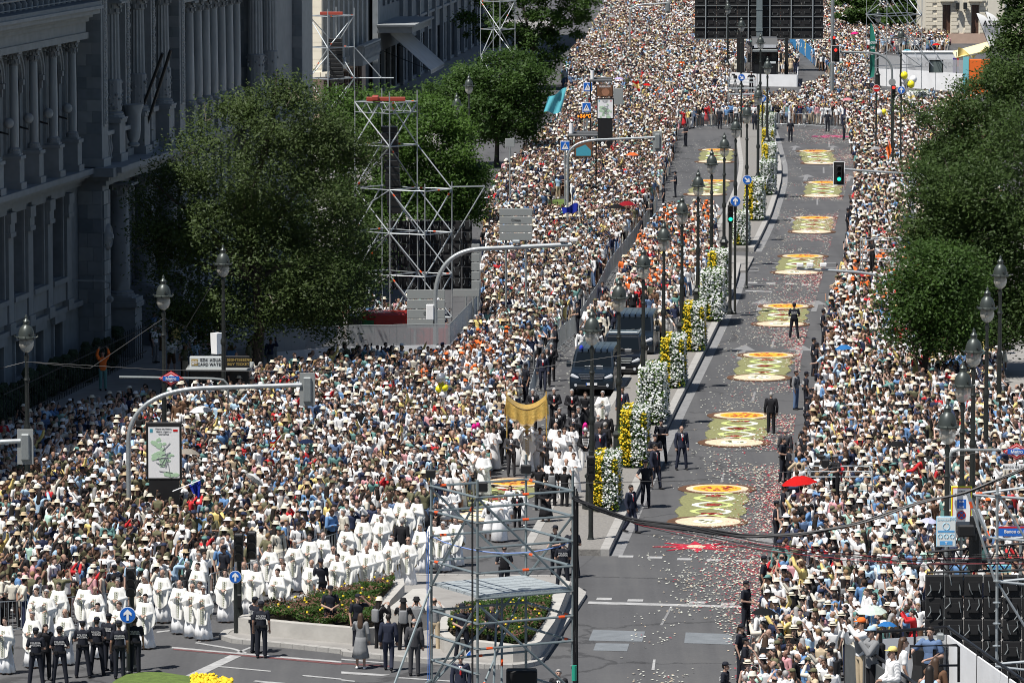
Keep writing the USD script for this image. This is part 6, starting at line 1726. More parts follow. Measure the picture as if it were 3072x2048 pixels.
def vehicle(name, label, px, py, w, L, H, nose, ws0, ws1, paint, grille, seed=0, rails=False, beacon=False):
	p = G(px, py)
	T = Thing(name, label, 'van' if 'van' in name else 'car', (p[0], p[1], 0), -AZ_ST, 'dark convoy vehicles')
	prof = np.array(loft_van(w, L, H, nose, ws0, ws1, 0.12))
	cy, cz = prof[:, 0].mean(), 0.9
	secs = []
	for s, k in ((-1.0, 0.0), (-0.985, 0.6), (-0.93, 1.0), (0.93, 1.0), (0.985, 0.6), (1.0, 0.0)):
		q = prof.copy()
		tum = np.clip((q[:, 1] - 0.95) / (H - 0.95), 0, 1) * 0.13
		inset = (1 - k) * 0.1
		q[:, 0] = q[:, 0] + np.where(q[:, 0] < L / 2, inset, -inset)
		q[:, 1] = q[:, 1] - np.where(q[:, 1] > 1.0, inset * 0.8, -inset * 0.2)
		secs.append(np.c_[s * (w / 2 - tum), q])
	n = len(prof)
	V = np.vstack(secs)
	F = []
	for a in range(len(secs) - 1):
		for i in range(n):
			j = (i + 1) % n
			F.append([a * n + i, (a + 1) * n + i, (a + 1) * n + j, a * n + j])
	mbd = MB().add(V, F)
	for a, rev in ((0, False), (len(secs) - 1, True)):
		c = len(mbd.v)
		ce = np.array([[V[a * n, 0] * 1.0, L / 2, 0.95]])
		idx = np.arange(n)
		tri = np.stack([np.full(n, n), idx, (idx + 1) % n], 1)
		mbd.add(np.vstack([V[a * n:(a + 1) * n], ce]), tri[:, ::-1] if rev else tri)
	body = T.part('body', mbd, paint, smooth=28)
	dz, dy = (H - 0.1) - (nose + 0.1), ws1 - ws0
	nv = np.array([0, -dz, dy]) / math.hypot(dz, dy)
	def on_ws(u, t, lift=0.012):
		tum = 0.13 * np.clip((nose + 0.1 + t * dz - 0.95) / (H - 0.95), 0, 1)
		return np.array([u * (w / 2 - tum - 0.1), ws0 + dy * t, nose + 0.1 + dz * t]) + nv * lift
	q = [on_ws(-0.98, 0.04), on_ws(0.98, 0.04), on_ws(0.95, 0.94), on_ws(-0.95, 0.94)]
	T.part('windscreen', MB().add(np.array(q), [[0, 1, 2, 3]]), 'van_glass', under=body)
	for s in (-1, 1):
		for y0, y1 in ((ws1 - 0.05, ws1 + 0.75), (ws1 + 0.85, L * 0.66), (L * 0.69, L - 0.35)):
			tz = lambda z: s * (w / 2 - 0.13 * np.clip((z - 0.95) / (H - 0.95), 0, 1) + 0.012)
			za, zb = nose + 0.12, H - 0.28
			qq = np.array([[tz(za), y0 - (0.25 if y0 < ws1 else 0), za], [tz(za), y1, za], [tz(zb), y1, zb], [tz(zb), y0, zb]])
			T.part('side_window', MB().add(qq, [[0, 1, 2, 3]] if s > 0 else [[3, 2, 1, 0]]), 'van_glass', under=body)
		for y in (0.85, L - 0.95):
			RY = np.array([[0, 0, 1.0], [0, 1, 0], [-1, 0, 0]])
			p_ = T.part('wheel', MB().lathe([(0.34, -0.11), (0.36, -0.08), (0.36, 0.08), (0.34, 0.11)], 18, (s * (w / 2 - 0.12), y, 0.36), RY), 'rubber')
			T.part('rim', MB().lathe([(0.22, 0.0), (0.2, 0.015), (0.06, 0.03)], 12, (s * (w / 2 - 0.005), y, 0.36), RY * [1, 1, s]), 'galv', under=p_)
		T.part('headlight', MB().add(*va(hull(((s * (w / 2 - 0.13), 0.05, nose - 0.2), (0.09, 0.05, 0.09)), ((s * (w / 2 - 0.36), -0.0, nose - 0.28), (0.07, 0.04, 0.05))))), 'headlight')
		T.part('mirror', MB().cbox((s * (w / 2 + 0.13), ws0 + 0.42, nose + 0.2), (0.2, 0.12, 0.26), 0.04).box((s * (w / 2 + 0.02), ws0 + 0.42, nose + 0.14), (0.12, 0.05, 0.05)), paint)
		T.part('fog_light', MB().lathe([(0.07, 0), (0.06, 0.02)], 10, (s * (w / 2 - 0.28), -0.035, 0.5), RX), 'headlight')
	for k in range(4):
		T.part('grille_bar', MB().cbox((0, -0.03 + 0.006 * k, nose - 0.34 + k * 0.07), (w * (0.5 + 0.03 * k), 0.04, 0.028), 0.01), grille)
	T.part('badge', MB().box((0, -0.055, nose - 0.2), (0.1, 0.02, 0.13), R=np.array(trimesh.transformations.rotation_matrix(PI / 4, [0, 1, 0]))[:3, :3] @ np.diag([1, 1, 0.7])), 'chrome')
	T.part('bumper_intake', MB().cbox((0, -0.025, 0.42), (w * 0.66, 0.05, 0.16), 0.02), 'black_plastic')
	T.part('number_plate', MB().box((0, -0.06, 0.56), (0.5, 0.02, 0.11)), 'sign_white')
	T.part('plate_band', MB().box((-0.23, -0.072, 0.56), (0.04, 0.006, 0.11)), 'sign_blue')
	for s in (-0.45, -0.1):
		T.part('wiper', MB().tube([on_ws(s, 0.03, 0.03), on_ws(s + 0.5, 0.12, 0.03)], 0.012, 4), 'black_plastic')
	T.part('dashboard_paper', MB().box(on_ws(-0.25, 0.06, 0.02), (0.3, 0.01, 0.05)).box(on_ws(0.35, 0.06, 0.02), (0.3, 0.01, 0.05)), 'sign_white')
	if rails:
		for s in (-1, 1):
			T.part('roof_rail', MB().tube([(s * w * 0.36, ws1 + 0.4, H + 0.05), (s * w * 0.36, L - 0.5, H + 0.05)], 0.025, 6), 'galv')
		T.part('light_bar', MB().cbox((0, ws1 + 0.45, H + 0.06), (w * 0.7, 0.14, 0.08), 0.02), 'galv')
	else:
		for k in range(5):
			T.part('roof_rib', MB().cbox((-0.56 + 0.28 * k, L * 0.56, H + 0.002), (0.06, L * 0.58, 0.025), 0.01), paint)
	if beacon:
		T.part('beacon', MB().lathe([(0.09, H), (0.09, H + 0.1), (0.06, H + 0.16), (0.01, H + 0.18)], 12, (-w * 0.3, ws1 + 0.25, -0.04)), 'light_blue')
	return T
vehicle('dark_van', 'dark blue van with chrome grille and blue beacon, foremost of the convoy', *Q('B1', 1682, 1140), 1.98, 5.1, 1.97, 1.12, 0.75, 1.5, 'van_paint', 'chrome', beacon=True)
vehicle('dark_car', 'black off road car with roof bar, between the two vans', *Q('B1', 1872, 1028), 1.92, 4.7, 1.88, 1.12, 1.25, 1.85, 'van_paint_black', 'galv_dull', rails=True)
vehicle('dark_van', 'dark blue van with paper in the windscreen, last of the convoy', *Q('B1', 1958, 890), 1.98, 5.2, 2.0, 1.15, 0.8, 1.55, 'van_paint', 'black_plastic')
# the lorry with the big screen
P_T = G(*Q('A2', 555, 575))
T = Thing('screen_lorry', 'dark lorry with tall cab parked under the big screen', 'truck', (P_T[0], P_T[1] + 1.8, 0), 0.0)
T.part('cab', MB().cbox((0, 0, 2.05), (2.5, 2.3, 3.3), 0.18), 'van_paint_black')
T.part('roof_fairing', MB().add(*va(m3.Manifold.hull_points(np.array([[x, y, z] for x in (-1.2, 1.2) for y, z in ((-1.1, 3.7), (1.1, 3.7), (1.1, 4.5), (-0.3, 4.4))])))), 'roof_grey')
T.part('windscreen', MB().box((0, -1.16, 2.55), (2.25, 0.03, 1.0)), 'van_glass')
T.part('sun_visor', MB().cbox((0, -1.2, 3.25), (2.4, 0.25, 0.25), 0.05), 'galv_dull')
T.part('upper_glass', MB().box((0, -1.12, 3.62), (2.1, 0.05, 0.42)), 'headlight')
T.part('windscreen_paper', MB().box((0.75, -1.185, 2.15), (0.55, 0.02, 0.2)), 'sign_pale')
T.part('grille', MB().box((0, -1.17, 1.4), (2.0, 0.05, 0.9)), 'black_plastic')
for s in (-1, 1):
	T.part('mirror', MB().cbox((s * 1.5, -1.0, 2.6), (0.25, 0.2, 0.9), 0.05), 'black_plastic')
	T.part('headlight', MB().cbox((s * 0.95, -1.18, 0.75), (0.4, 0.06, 0.22), 0.02), 'headlight')
	T.part('wheel', MB().lathe([(0.5, -0.15), (0.5, 0.15)], 18, (s * 1.1, 0, 0.5), np.array([[0, 0, 1.0], [0, 1, 0], [-1, 0, 0]])), 'rubber')
T.part('load_body', MB().cbox((0, 5.5, 2.1), (2.55, 8, 3.0), 0.08), 'van_paint_black')
for s in (-1, 1):
	T.part('side_leg', MB().box((s * 2.2, 1.6, 2.2), (0.7 if s < 0 else 0.3, 0.4, 4.4)), 'black_matt')
def led_screen(name, label, corners, D, nx, nz, thick=0.25, extra=None):
	"""The back of a black LED wall: cabinets in a frame, with hooks and cables. corners: px x0, y_top, x1, y_bottom."""
	x0, y0, x1, y1 = corners
	a, b = AtD(x0, y1, D), AtD(x1, y0, D)
	T = Thing(name, label, 'screen', ((a[0] + b[0]) / 2, D, 0))
	w, h = (b[0] - a[0]) / nx, (b[2] - a[2]) / nz
	r = np.random.default_rng(nx)
	for i in range(nx):
		for k in range(nz):
			x, z = a[0] - T.loc[0] + (i + 0.5) * w, a[2] + (k + 0.5) * h
			p = T.part('cabinet', MB().cbox((x, 0, z), (w - 0.02, thick, h - 0.02), 0.02).box((x, -thick / 2 - 0.02, z), (w * 0.5, 0.05, h * 0.4)), 'black_matt')
	m = MB()
	for i in range(nx * 2):
		x = a[0] - T.loc[0] + (i + 0.5) * w / 2
		for k in range(nz):
			z = a[2] + (k + r.uniform(0.2, 0.8)) * h
			m.tube([(x, -thick / 2 - 0.03, z + 0.13), (x + 0.02, -thick / 2 - 0.06, z), (x + r.uniform(-0.1, 0.1), -thick / 2 - 0.04, z - 0.12)], 0.012, 4)
	T.part('cable_loops', m, 'galv_dull', kind='stuff')
	return T, a, b, w, h
T, a, b, w, h = led_screen('big_screen', 'huge black screen seen from behind, at the top of the picture', (2084, -150, 2471, 117), 500, 12, 8, 0.3)
for i in range(1, 12):
	if i % 2 == 1 or i in (3,):
		T.part('upright', MB().box((a[0] - T.loc[0] + i * w, -0.28, (a[2] + b[2]) / 2), (0.1, 0.1, b[2] - a[2])), 'galv')
for k in range(0, 9):
	T.part('crossbar', MB().box((0, -0.22, a[2] + k * h), (b[0] - a[0], 0.06, 0.06)), 'galv_dull')
x = AtD(2277, 50, 500)[0] - T.loc[0]
T.part('mast', MB().box((x, -0.6, 4.6), (0.58, 0.5, 8.5)), 'galv_blue')
T.part('mast_sleeve', MB().box((x, -0.6, 4.2), (0.66, 0.58, 0.3)).box((x, -0.6, 6.2), (0.64, 0.56, 0.12)), 'galv_blue')
# ------------------------------------------------------------------ scaffolds
def tubes(T, segs, r=0.026, mat='galv', name='tube', tape=0.5, seed=0, k=6):
	rg = np.random.default_rng(seed)
	for a, b in segs:
		a, b = T.loc_of(a), T.loc_of(b)
		p = T.part(name, MB().tube([a, b], r, k), mat)
		if rg.uniform() < tape:
			t = rg.choice([0.12, 0.88, 0.5])
			c, d = a + (b - a) * t, (b - a) / np.linalg.norm(b - a)
			T.part('orange_mark', MB().tube([c - d * 0.07, c + d * 0.07], r * 1.12, k), 'orange_tape', under=p)
# front tower, close to the camera
zt = 12.62
FL, FF, FR_, FB = (np.array(AtD(px, 1024, D)[:2]) for px, D in ((1293, 98.7), (1432, 97.0), (1719, 98.0), (1578, 99.7)))
T = Thing('scaffold_tower', 'nearest galvanised scaffold tower with a metal deck, cables down its right post', 'scaffold', (FF[0], FF[1], 0))
v3 = lambda p, z: np.array([p[0], p[1], z])
tubes(T, [(v3(p, 0), v3(p, top)) for p, top in ((FL, zt + 0.45), (FF, zt + 0.35), (FB, zt + 0.5), (FR_, zt + 0.4))], 0.03, 'galv_blue', 'standard', 0.0)
for p in (FL, FF, FB, FR_):
	for k in range(20):
		if zt - 0.5 * k > 0.3:
			T.part('rosette', MB().lathe([(0.062, 0), (0.062, 0.012)], 8, T.loc_of(v3(p, zt - 0.5 * k))), 'galv_dull')
for i, (a, b, ks_) in enumerate(((FL, FF, (0, 1, 3, 5, 6, 7, 9)), (FF, FR_, (0, 1, 2, 3, 4, 5, 6, 8, 10)), (FL, FB, (0, 1, 2, 3, 5, 7, 9)), (FB, FR_, (0, 1, 2, 3, 5, 6, 8)))):
	tubes(T, [(v3(a, zt - 0.5 * k), v3(b, zt - 0.5 * k)) for k in ks_], 0.026, 'galv_blue', 'ledger', 0.55, i)
tubes(T, [(v3(FF, zt), v3(FR_, zt - 2.0)), (v3(FF, zt), v3(FL, zt - 2.0)), (v3(FL, zt - 0.05), v3(FB, zt - 2.0)), (v3(FR_, zt - 0.5), v3(FB, zt - 2.0)), (v3(FF, zt - 2.1), v3(FR_, zt - 4.0)), (v3(FF, zt - 2.1), v3(FL, zt - 4.0)), (v3(FB, zt - 2.1), v3(FL, zt - 4.0)), (v3(FB, zt - 2.1), v3(FF, zt - 4.0))], 0.026, 'galv_blue', 'brace', 0.7, 9)
od = (FL - FF) / np.linalg.norm(FL - FF)
OUT = np.array(AtD(1152, 2030, 97.3)[:2])
tubes(T, [(v3(FL, zt - 2.0), v3(OUT, zt - 4.3)), (v3(OUT, zt - 4.2), v3(FF, zt - 3.95)), (v3(OUT, zt - 4.3), v3(FL, zt - 3.9)), (v3(OUT, 0), v3(OUT, zt - 4.0)), (v3(FF + (FB - FF) * 0.4, zt - 2.2), v3(FF + (FR_ - FF) * 0.15, zt - 4.6)), (v3(FF + (FB - FF) * 0.5, zt - 2.2), v3(FF + (FR_ - FF) * 0.25, zt - 4.6))], 0.026, 'galv_blue', 'outrigger', 0.6, 4)
dk = [FL + (FF - FL) * 0.05, FF, FR_, FB]
zd = zt - 2.0
n = 6
M('deck_steel', (0.42, 0.46, 0.47), 0.5, metal=0.3, var=0.15, scale=14, bump=0.5, bscale=40)
for i in range(n):
	q = [T.loc_of(v3(FL + (FF - FL) * t0 + (FR_ - FF) * s_, zd))[:2] for t0, s_ in ((i / n + 0.01, 0.02), ((i + 1) / n - 0.005, 0.02), ((i + 1) / n - 0.005, 0.98), (i / n + 0.01, 0.98))]
	T.part('deck_plank', MB().prism([tuple(x) for x in q], zd, zd + 0.06), 'deck_steel')
T.part('black_box', MB().cbox(T.loc_of(AtD(1448, 1460, 97.2)), (0.2, 0.12, 0.2), 0.02), 'black_plastic')
T.part('black_box', MB().cbox(T.loc_of(AtD(1292, 1420, 98.7)), (0.2, 0.12, 0.17), 0.02), 'black_plastic')
T.part('black_box', MB().cbox(T.loc_of(AtD(1578, 1406, 99.7)), (0.22, 0.12, 0.18), 0.02), 'black_plastic')
T.part('speaker_box', MB().cbox(T.loc_of(AtD(1565, 2032, 98.5)), (0.62, 0.4, 0.34), 0.03), 'black_matt')
T.part('pole_cap', MB().lathe([(0.05, 0), (0.05, 0.3)], 10, T.loc_of(AtD(1723, 2040, 97.6))), 'light_green_cap')
rg = np.random.default_rng(5)
for i in range(7):
	o = np.array([0.03 + 0.022 * (i % 4), -0.06 - 0.02 * (i // 4), 0])
	T.part('hanging_cable', MB().tube([T.loc_of(v3(FR_, z)) + o + [0.02 * math.sin(z * 2 + i), 0, 0] for z in np.linspace(zt + 0.1 - 0.05 * i, 1.0, 9)], 0.011 + 0.005 * (i % 3 == 0), 5), 'wire_black')
for i in range(2):
	T.part('hanging_cable', MB().tube([T.loc_of(v3(FF, z)) + [-0.09 - 0.02 * i, -0.05, 0] for z in np.linspace(zt, 1.0, 7)], 0.01, 5), 'wire_black')
	T.part('blue_cable', MB().tube([T.loc_of(v3(FL, z)) + [-0.05 - 0.03 * i + 0.015 * math.sin(3 * z), -0.04, 0] for z in np.linspace(zt - 0.9, 1.0, 9)], 0.009, 5), 'wire_blue')
T.part('blue_cable', MB().tube([T.loc_of(v3(FL + (FR_ - FL) * t, zt - 1.0 - 0.25 * math.sin(t * PI) ** 0.7)) + [0, -0.3 * math.sin(t * PI), 0] for t in np.linspace(0, 1, 12)], 0.012, 5), 'wire_blue')
# cables across the road
cb = Thing('overhead_cable', 'thick sagging bundle of black cables across the road from the front scaffold', 'cable', v3(FR_, 0))
key = [Q('C1', 1560, 330), Q('C1', 1700, 390), Q('C1', 1950, 470), Q('C2', 0, 525), Q('C2', 400, 582), Q('C2', 800, 570), Q('C2', 1200, 490), Q('C2', 1600, 345), Q('C2', 1900, 292), Q('C2', 2290, 130), Q('C2', 2500, 20)]
for i in range(9):
	pts = [cb.loc_of(AtD(x + rg.uniform(-6, 6), y + rg.uniform(-9, 9) * (0.5 if 3 < j < 10 else 1), 97.5 + 0.05 * i)) for j, (x, y) in enumerate(key)]
	tt = np.linspace(0, len(pts) - 1, 60)
	pts = np.stack([np.interp(tt, range(len(pts)), np.array(pts)[:, k]) for k in range(3)], 1)
	pts[1:-1] = (pts[:-2] + pts[1:-1] + pts[2:]) / 3
	cb.part('cable', MB().tube(pts, 0.013 + 0.007 * (i % 3 == 0), 5), 'wire_black')
key2 = [Q('C1', 1575, 335), Q('C1', 2000, 500), Q('C2', 0, 540), Q('C2', 500, 640), Q('C2', 900, 700), Q('C2', 1500, 745), Q('C2', 2290, 740)]
for i in range(8):
	kk = cb.part if i else cb.part
	pts = [cb.loc_of(AtD(x, y + (i - 3.5) * 4.0 * min(1, j / 2) + rg.uniform(-3, 3), 98 + 0.05 * i)) for j, (x, y) in enumerate(key2)]
	tt = np.linspace(0, len(pts) - 1, 40)
	cb.part('thin_cable', MB().tube(np.stack([np.interp(tt, range(len(pts)), np.array(pts)[:, k]) for k in range(3)], 1), 0.007, 4), 'wire_red' if i in (2, 6) else 'wire_black')
key3 = [Q('C1', 950, 220), Q('C1', 1600, 225), Q('C2', 0, 208), Q('C2', 700, 150), Q('C2', 1700, 60), Q('C2', 2294, -20)]
cb.part('thin_cable', MB().tube([cb.loc_of(AtD(x, y, 99)) for x, y in key3], 0.006, 4), 'wire_black')
for lab, lamps_, D in (('thin wires strung between the left pavement lamps', [(-20, 1110), (78, 1085), (270, 1105), (490, 955), (560, 980), (668, 800)], 186), ('thin wire crossing from left lamp to the middle', [(78, 1085), (500, 1110), (1000, 1115), (1600, 1105), (1900, 1060)], 180)):
	t = Thing('hanging_wire', lab, 'cable', AtD(lamps_[0][0], lamps_[0][1], D) * [1, 1, 0])
	t.part('wire', MB().tube([t.loc_of(AtD(x, y, D)) for x, y in lamps_], 0.012, 4), 'wire_black')
# tall left tower with loudspeakers and screen
D0 = 243.0
zb = [AtD(1170, 260 + y * 0.4464, D0)[2] for y in (105, 395, 685, 975, 1255, 1545)]
Lf, Lr, Ll, Lb = (np.array(AtD(px, 900, D)[:2]) for px, D in ((1170, 242.0), (1253, 243.6), (1066, 243.4), (1147, 245.0)))
E1, E2 = (np.array(AtD(px, 900, D)[:2]) for px, D in ((1275, 241.2), (1356, 242.8)))
T = Thing('scaffold_tower', 'tallest left scaffold tower with zigzag braces, rising beside the green trees', 'scaffold', v3(Lf, 0))
tubes(T, [(v3(p, 0.1), v3(p, zb[0] + 0.55)) for p in (Lf, Lr, Ll, Lb)] + [(v3(p, 0.1), v3(p, zb[2] + 0.35)) for p in (E1, E2)], 0.034, 'galv', 'standard', 0.0)
for i, z in enumerate(zb):
	prs = [(Ll, Lf), (Lf, Lr), (Lr, Lb), (Lb, Ll)] + ([(Lf, E1), (E1, E2), (Lr, E2)] if i >= 2 else [])
	tubes(T, [(v3(a, z), v3(b, z)) for a, b in prs], 0.032, 'galv', 'ledger', 0.35, i)
	if i:
		zz, zh = z, zb[i - 1]
		br = [(v3(Ll, zh), v3(Lf, zz)), (v3(Lf, zz), v3(Lr, zh))] if i % 2 else [(v3(Lf, zh), v3(Ll, zz)), (v3(Lf, zh), v3(Lr, zz))]
		br += [(v3(Lb, zh), v3(Ll, zz)), (v3(Lf, zh), v3(Lr, zz))]
		if i == 2:
			br.append((v3(Lr, zh), v3(E2, zz)))
		if i >= 3:
			br += [(v3(Lr, zh), v3(E2, zz)), (v3(E2, zh), v3(E1, zz)), (v3(Lf, zh), v3(E1, zz)), (v3(Ll - [1.4, 0], zz), v3(Lf, zh))]
		tubes(T, br, 0.032, 'galv', 'brace', 0.4, 20 + i)
for a, b in ((Ll, Lf), (Lf, Lr), (Lr, Lb)):
	tubes(T, [(v3(a, zb[0] - 0.5), v3(b, zb[0] - 0.5))] + [(v3(a + (b - a) * k / 6, zb[0] - (0.5 if k % 2 else 0)), v3(a + (b - a) * (k + 1) / 6, zb[0] - (0 if k % 2 else 0.5))) for k in range(6)], 0.022, 'galv', 'truss_bar', 0.0)
T.part('steel_beam', MB().cbox(T.loc_of(v3((Ll + Lr) / 2, zb[0] + 0.12)), (1.9, 0.18, 0.2), 0.02), 'red_steel')
T.part('steel_beam', MB().cbox(T.loc_of(v3((Ll + Lf) / 2 + [0.15, 0.2], zb[0] + 0.22)), (0.3, 1.4, 0.18), 0.02), 'red_steel')
tubes(T, [(v3(E2, zb[2] + 0.1), v3(E2 + [1.6, 0.3], zb[2] + 0.1)), (v3(E2 + [1.6, 0.3], zb[2] + 0.1), v3(E2 + [0.1, 0.2], zb[3] - 0.3)), (v3(Ll - [0.9, 0], zb[5]), v3(Ll - [2.2, -1], zb[4] - 0.4)), (v3(Ll - [2.6, 0], zb[5] + 1.2), v3(Ll - [0.6, 0], zb[5] - 0.8))], 0.032, 'galv', 'brace', 0.5, 40)
sp = Thing('loudspeaker_stack', 'black hanging line of loudspeakers inside the tall left scaffold tower', 'loudspeaker', v3(Lb, 0))
for k in range(13):
	z = zb[0] - 1.4 - k * 0.33
	sp.part('speaker_box', MB().cbox(sp.loc_of(AtD(1174, 400, 244.2)) * [1, 1, 0] + [0.02 * k - 0.1, 0.004 * k * k * 0.3, z], (0.82 - 0.012 * k, 0.5, 0.3), 0.03), 'black_plastic')
T, a, b, w, h = led_screen('scaffold_screen', 'large black screen seen from behind, low on the left scaffold', (1165, 662, 1417, 869), 245.6, 8, 6, 0.2)
# hoarding and mesh fence round the tower's foot
hp = [np.array(G(x, y)[:2]) for x, y in ((830, 1128), (1010, 1112), (1190, 1108), (1350, 1105), (1430, 1015), (1442, 960))]
T = Thing('site_hoarding', 'white site hoarding with grey mesh fence round the left scaffold', 'hoarding', v3(hp[0], 0))
for a, b in zip(hp[:-1], hp[1:]):
	n = max(1, int(np.linalg.norm(b - a) / 2.2))
	for i in range(n):
		p, q = a + (b - a) * (i + 0.002) / n, a + (b - a) * (i + 0.998) / n
		ang = math.atan2(q[1] - p[1], q[0] - p[0])
		c = T.loc_of(v3((p + q) / 2, 0))
		L = np.linalg.norm(q - p)
		T.part('hoarding_panel', MB().box(c + [0, 0, 0.62], (L, 0.05, 1.0), ang), 'hoarding_white')
		T.part('mesh_panel', MB().box(c + [0, 0, 1.6], (L, 0.03, 0.95), ang), 'mesh_screen')
		m = MB()
		for t in np.linspace(-0.5, 0.5, 9):
			m.tube([c + [t * L * math.cos(ang), t * L * math.sin(ang), 1.13], c + [t * L * math.cos(ang), t * L * math.sin(ang), 2.1]], 0.008, 4)
		m.tube([c + [-0.5 * L * math.cos(ang), -0.5 * L * math.sin(ang), 2.1], c + [0.5 * L * math.cos(ang), 0.5 * L * math.sin(ang), 2.1]], 0.02, 5)
		T.part('fence_wires', m, 'galv_dull', kind='stuff')
c = AtD(1165, 1000, 240.5)
T = Thing('red_machine', 'red and black machine half hidden behind the white hoarding', 'machine', (c[0], c[1], 0))
T.part('cover', MB().cbox((-0.15, 0.5, 1.1), (2.3, 1.4, 1.5), 0.12), 'red_body')
T.part('black_end', MB().cbox((-1.6, -0.1, 1.1), (0.7, 1.4, 1.3), 0.05), 'black_plastic')
T.part('green_panel', MB().box((-0.95, -0.72, 1.25), (0.55, 0.03, 0.6)), 'c_green')
T.part('low_cover', MB().cbox((1.9, 0, 0.7), (2.0, 1.3, 1.1), 0.1), 'red_body')
# the tower behind and two at the top
def simple_tower(label, pxs, D, zlev, y_top_extra=0.5, tape=0.3, wide=1.0, seed=0):
	P = [np.array(AtD(px, 500, d)[:2]) for px, d in pxs]
	T = Thing('scaffold_tower', label, 'scaffold', v3(P[0], 0))
	tubes(T, [(v3(p, 0), v3(p, zlev[0] + y_top_extra)) for p in P], 0.036, 'galv', 'standard', 0.0, k=5)
	for i, z in enumerate(zlev):
		tubes(T, [(v3(a, z), v3(b, z)) for a, b in zip(P, P[1:] + P[:1])], 0.034, 'galv', 'ledger', tape, seed + i, k=5)
		if i:
			br = []
			for j, (a, b) in enumerate(zip(P, P[1:] + P[:1])):
				br.append((v3(a, zlev[i - 1]), v3(b, z)) if (i + j) % 2 else (v3(b, zlev[i - 1]), v3(a, z)))
			tubes(T, br, 0.034, 'galv', 'brace', tape, seed + 30 + i, k=5)
	return T, P
Dt = 330.0
zl = [AtD(1000, y, Dt)[2] for y in (48, 142, 235, 330, 430, 520)]
T, P = simple_tower('slim scaffold tower with red top beam in front of the cream corner house', [(928, 330), (985, 328.6), (1064, 330.4), (1010, 332)], Dt, zl)
T.part('steel_beam', MB().cbox(T.loc_of(v3((P[0] + P[2]) / 2, zl[0] + 0.15)), (1.5, 0.2, 0.2), 0.02), 'red_steel')
tubes(T, [(v3(P[2], zl[1]), v3(P[2] + [1.8, 0], zl[2])), (v3(P[0], zl[1]), v3(P[0] - [0.6, 0], zl[1] - 1.0)), (v3(P[2], zl[2]), v3(P[2] + [2.6, 0], zl[2]))], 0.034, 'galv', 'brace', 0.2, 5)
for k in range(11):
	z = zl[1] - 0.2 + 0.6 - k * 0.27
	T.part('speaker_box', MB().cbox(T.loc_of(v3(P[3], 0)) * [1, 1, 0] + [-0.05 + 0.012 * k, -0.6, z], (0.9, 0.5, 0.25), 0.03), 'black_plastic')
Dt = 425.0
zl = [AtD(1500, y, Dt)[2] for y in (4, 88, 172, 256, 330)]
T, P = simple_tower('scaffold tower at the top edge in front of dark tree', [(1442, 425), (1500, 423), (1545, 425.5), (1480, 427.5)], Dt, zl, seed=3)
T.part('steel_beam', MB().cbox(T.loc_of(v3((P[0] + P[2]) / 2, zl[0] + 0.2)), (2.4, 0.2, 0.25), 0.02), 'red_steel')
Dt = 455.0
zl = [AtD(2700, y, Dt)[2] for y in (-150, -50, 44, 118, 200)]
T, P = simple_tower('wide scaffold frame with long slanting braces, top right above white trailer', [(2596, 455), (2657, 451), (2762, 455), (2718, 459)], Dt, zl, tape=0.1, seed=6)
s_ = [((2650, -10), (2790, 188)), ((2668, -10), (2745, 95)), ((2690, -8), (2840, 206)), ((2720, -10), (2762, 46)), ((2597, 42), (2716, 190)), ((2660, 42), (2800, 200))]
tubes(T, [(AtD(*a, 453), AtD(*b, 452)) for a, b in s_], 0.045, 'galv', 'long_brace', 0.0, k=5)
# right foreground: black screen, scaffold with truss, raised platform
T, a, b, w, h = led_screen('front_screen', 'large black screen with cable loops seen from behind, lower right corner', (2771, 1722, 3240, 2180), 112, 8, 7, 0.18)
T = Thing('scaffold_tower', 'scaffold with slanting tubes at the lower right edge, before the black screen', 'scaffold', AtD(2992, 0, 103) * [1, 1, 0])
A_ = lambda x, y, D: AtD(*Q('C2', x, y), D)
tubes(T, [(A_(2115, 240, 103), A_(2110, 1440, 103)), (A_(2370, 240, 104.5), A_(2370, 1440, 104.5)), (A_(1980, 260, 105), A_(1980, 520, 105))], 0.032, 'galv', 'standard', 0.0)
tubes(T, [(A_(1915, 300, 103), A_(2100, 885, 103)), (A_(2125, 310, 103), A_(2330, 640, 103)), (A_(1960, 305, 103), A_(2400, 335, 103)), (A_(1950, 300, 104.5), A_(2294, 255, 104.5)), (A_(2115, 885, 103), A_(2400, 915, 103)), (A_(2120, 885, 104), A_(2400, 860, 104)), (A_(2120, 900, 103), A_(2340, 1250, 103)), (A_(1990, 400, 104.5), A_(2060, 590, 104)), (A_(2060, 590, 104), A_(2294, 610, 104)), (A_(2120, 605, 104.5), A_(2400, 580, 104.5)),
          (A_(2100, 1440, 103), A_(2400, 1415, 103)), (A_(2100, 1455, 104), A_(2400, 1490, 104)), (A_(1925, 310, 103.5), A_(2060, 600, 103.5))], 0.029, 'galv', 'tube', 0.5, 3)
for p in ((2115, 300), (2113, 600), (2112, 885), (2110, 1030), (2110, 1170), (2109, 1320)):
	T.part('rosette', MB().lathe([(0.08, 0), (0.08, 0.02)], 8, T.loc_of(A_(*p, 103))), 'galv')
T = Thing('black_truss', 'black lattice truss beam above the lower right black screen', 'truss', A_(1900, 740, 113) * [1, 1, 0])
x0 = [T.loc_of(A_(x, y, 113)) for x, y in ((1640, 690), (2400, 620), (1640, 770), (2400, 735), (1640, 825), (2400, 805))]
for i in range(0, 6, 2):
	T.part('chord', MB().tube([x0[i], x0[i + 1]], 0.03, 6), 'wire_black')
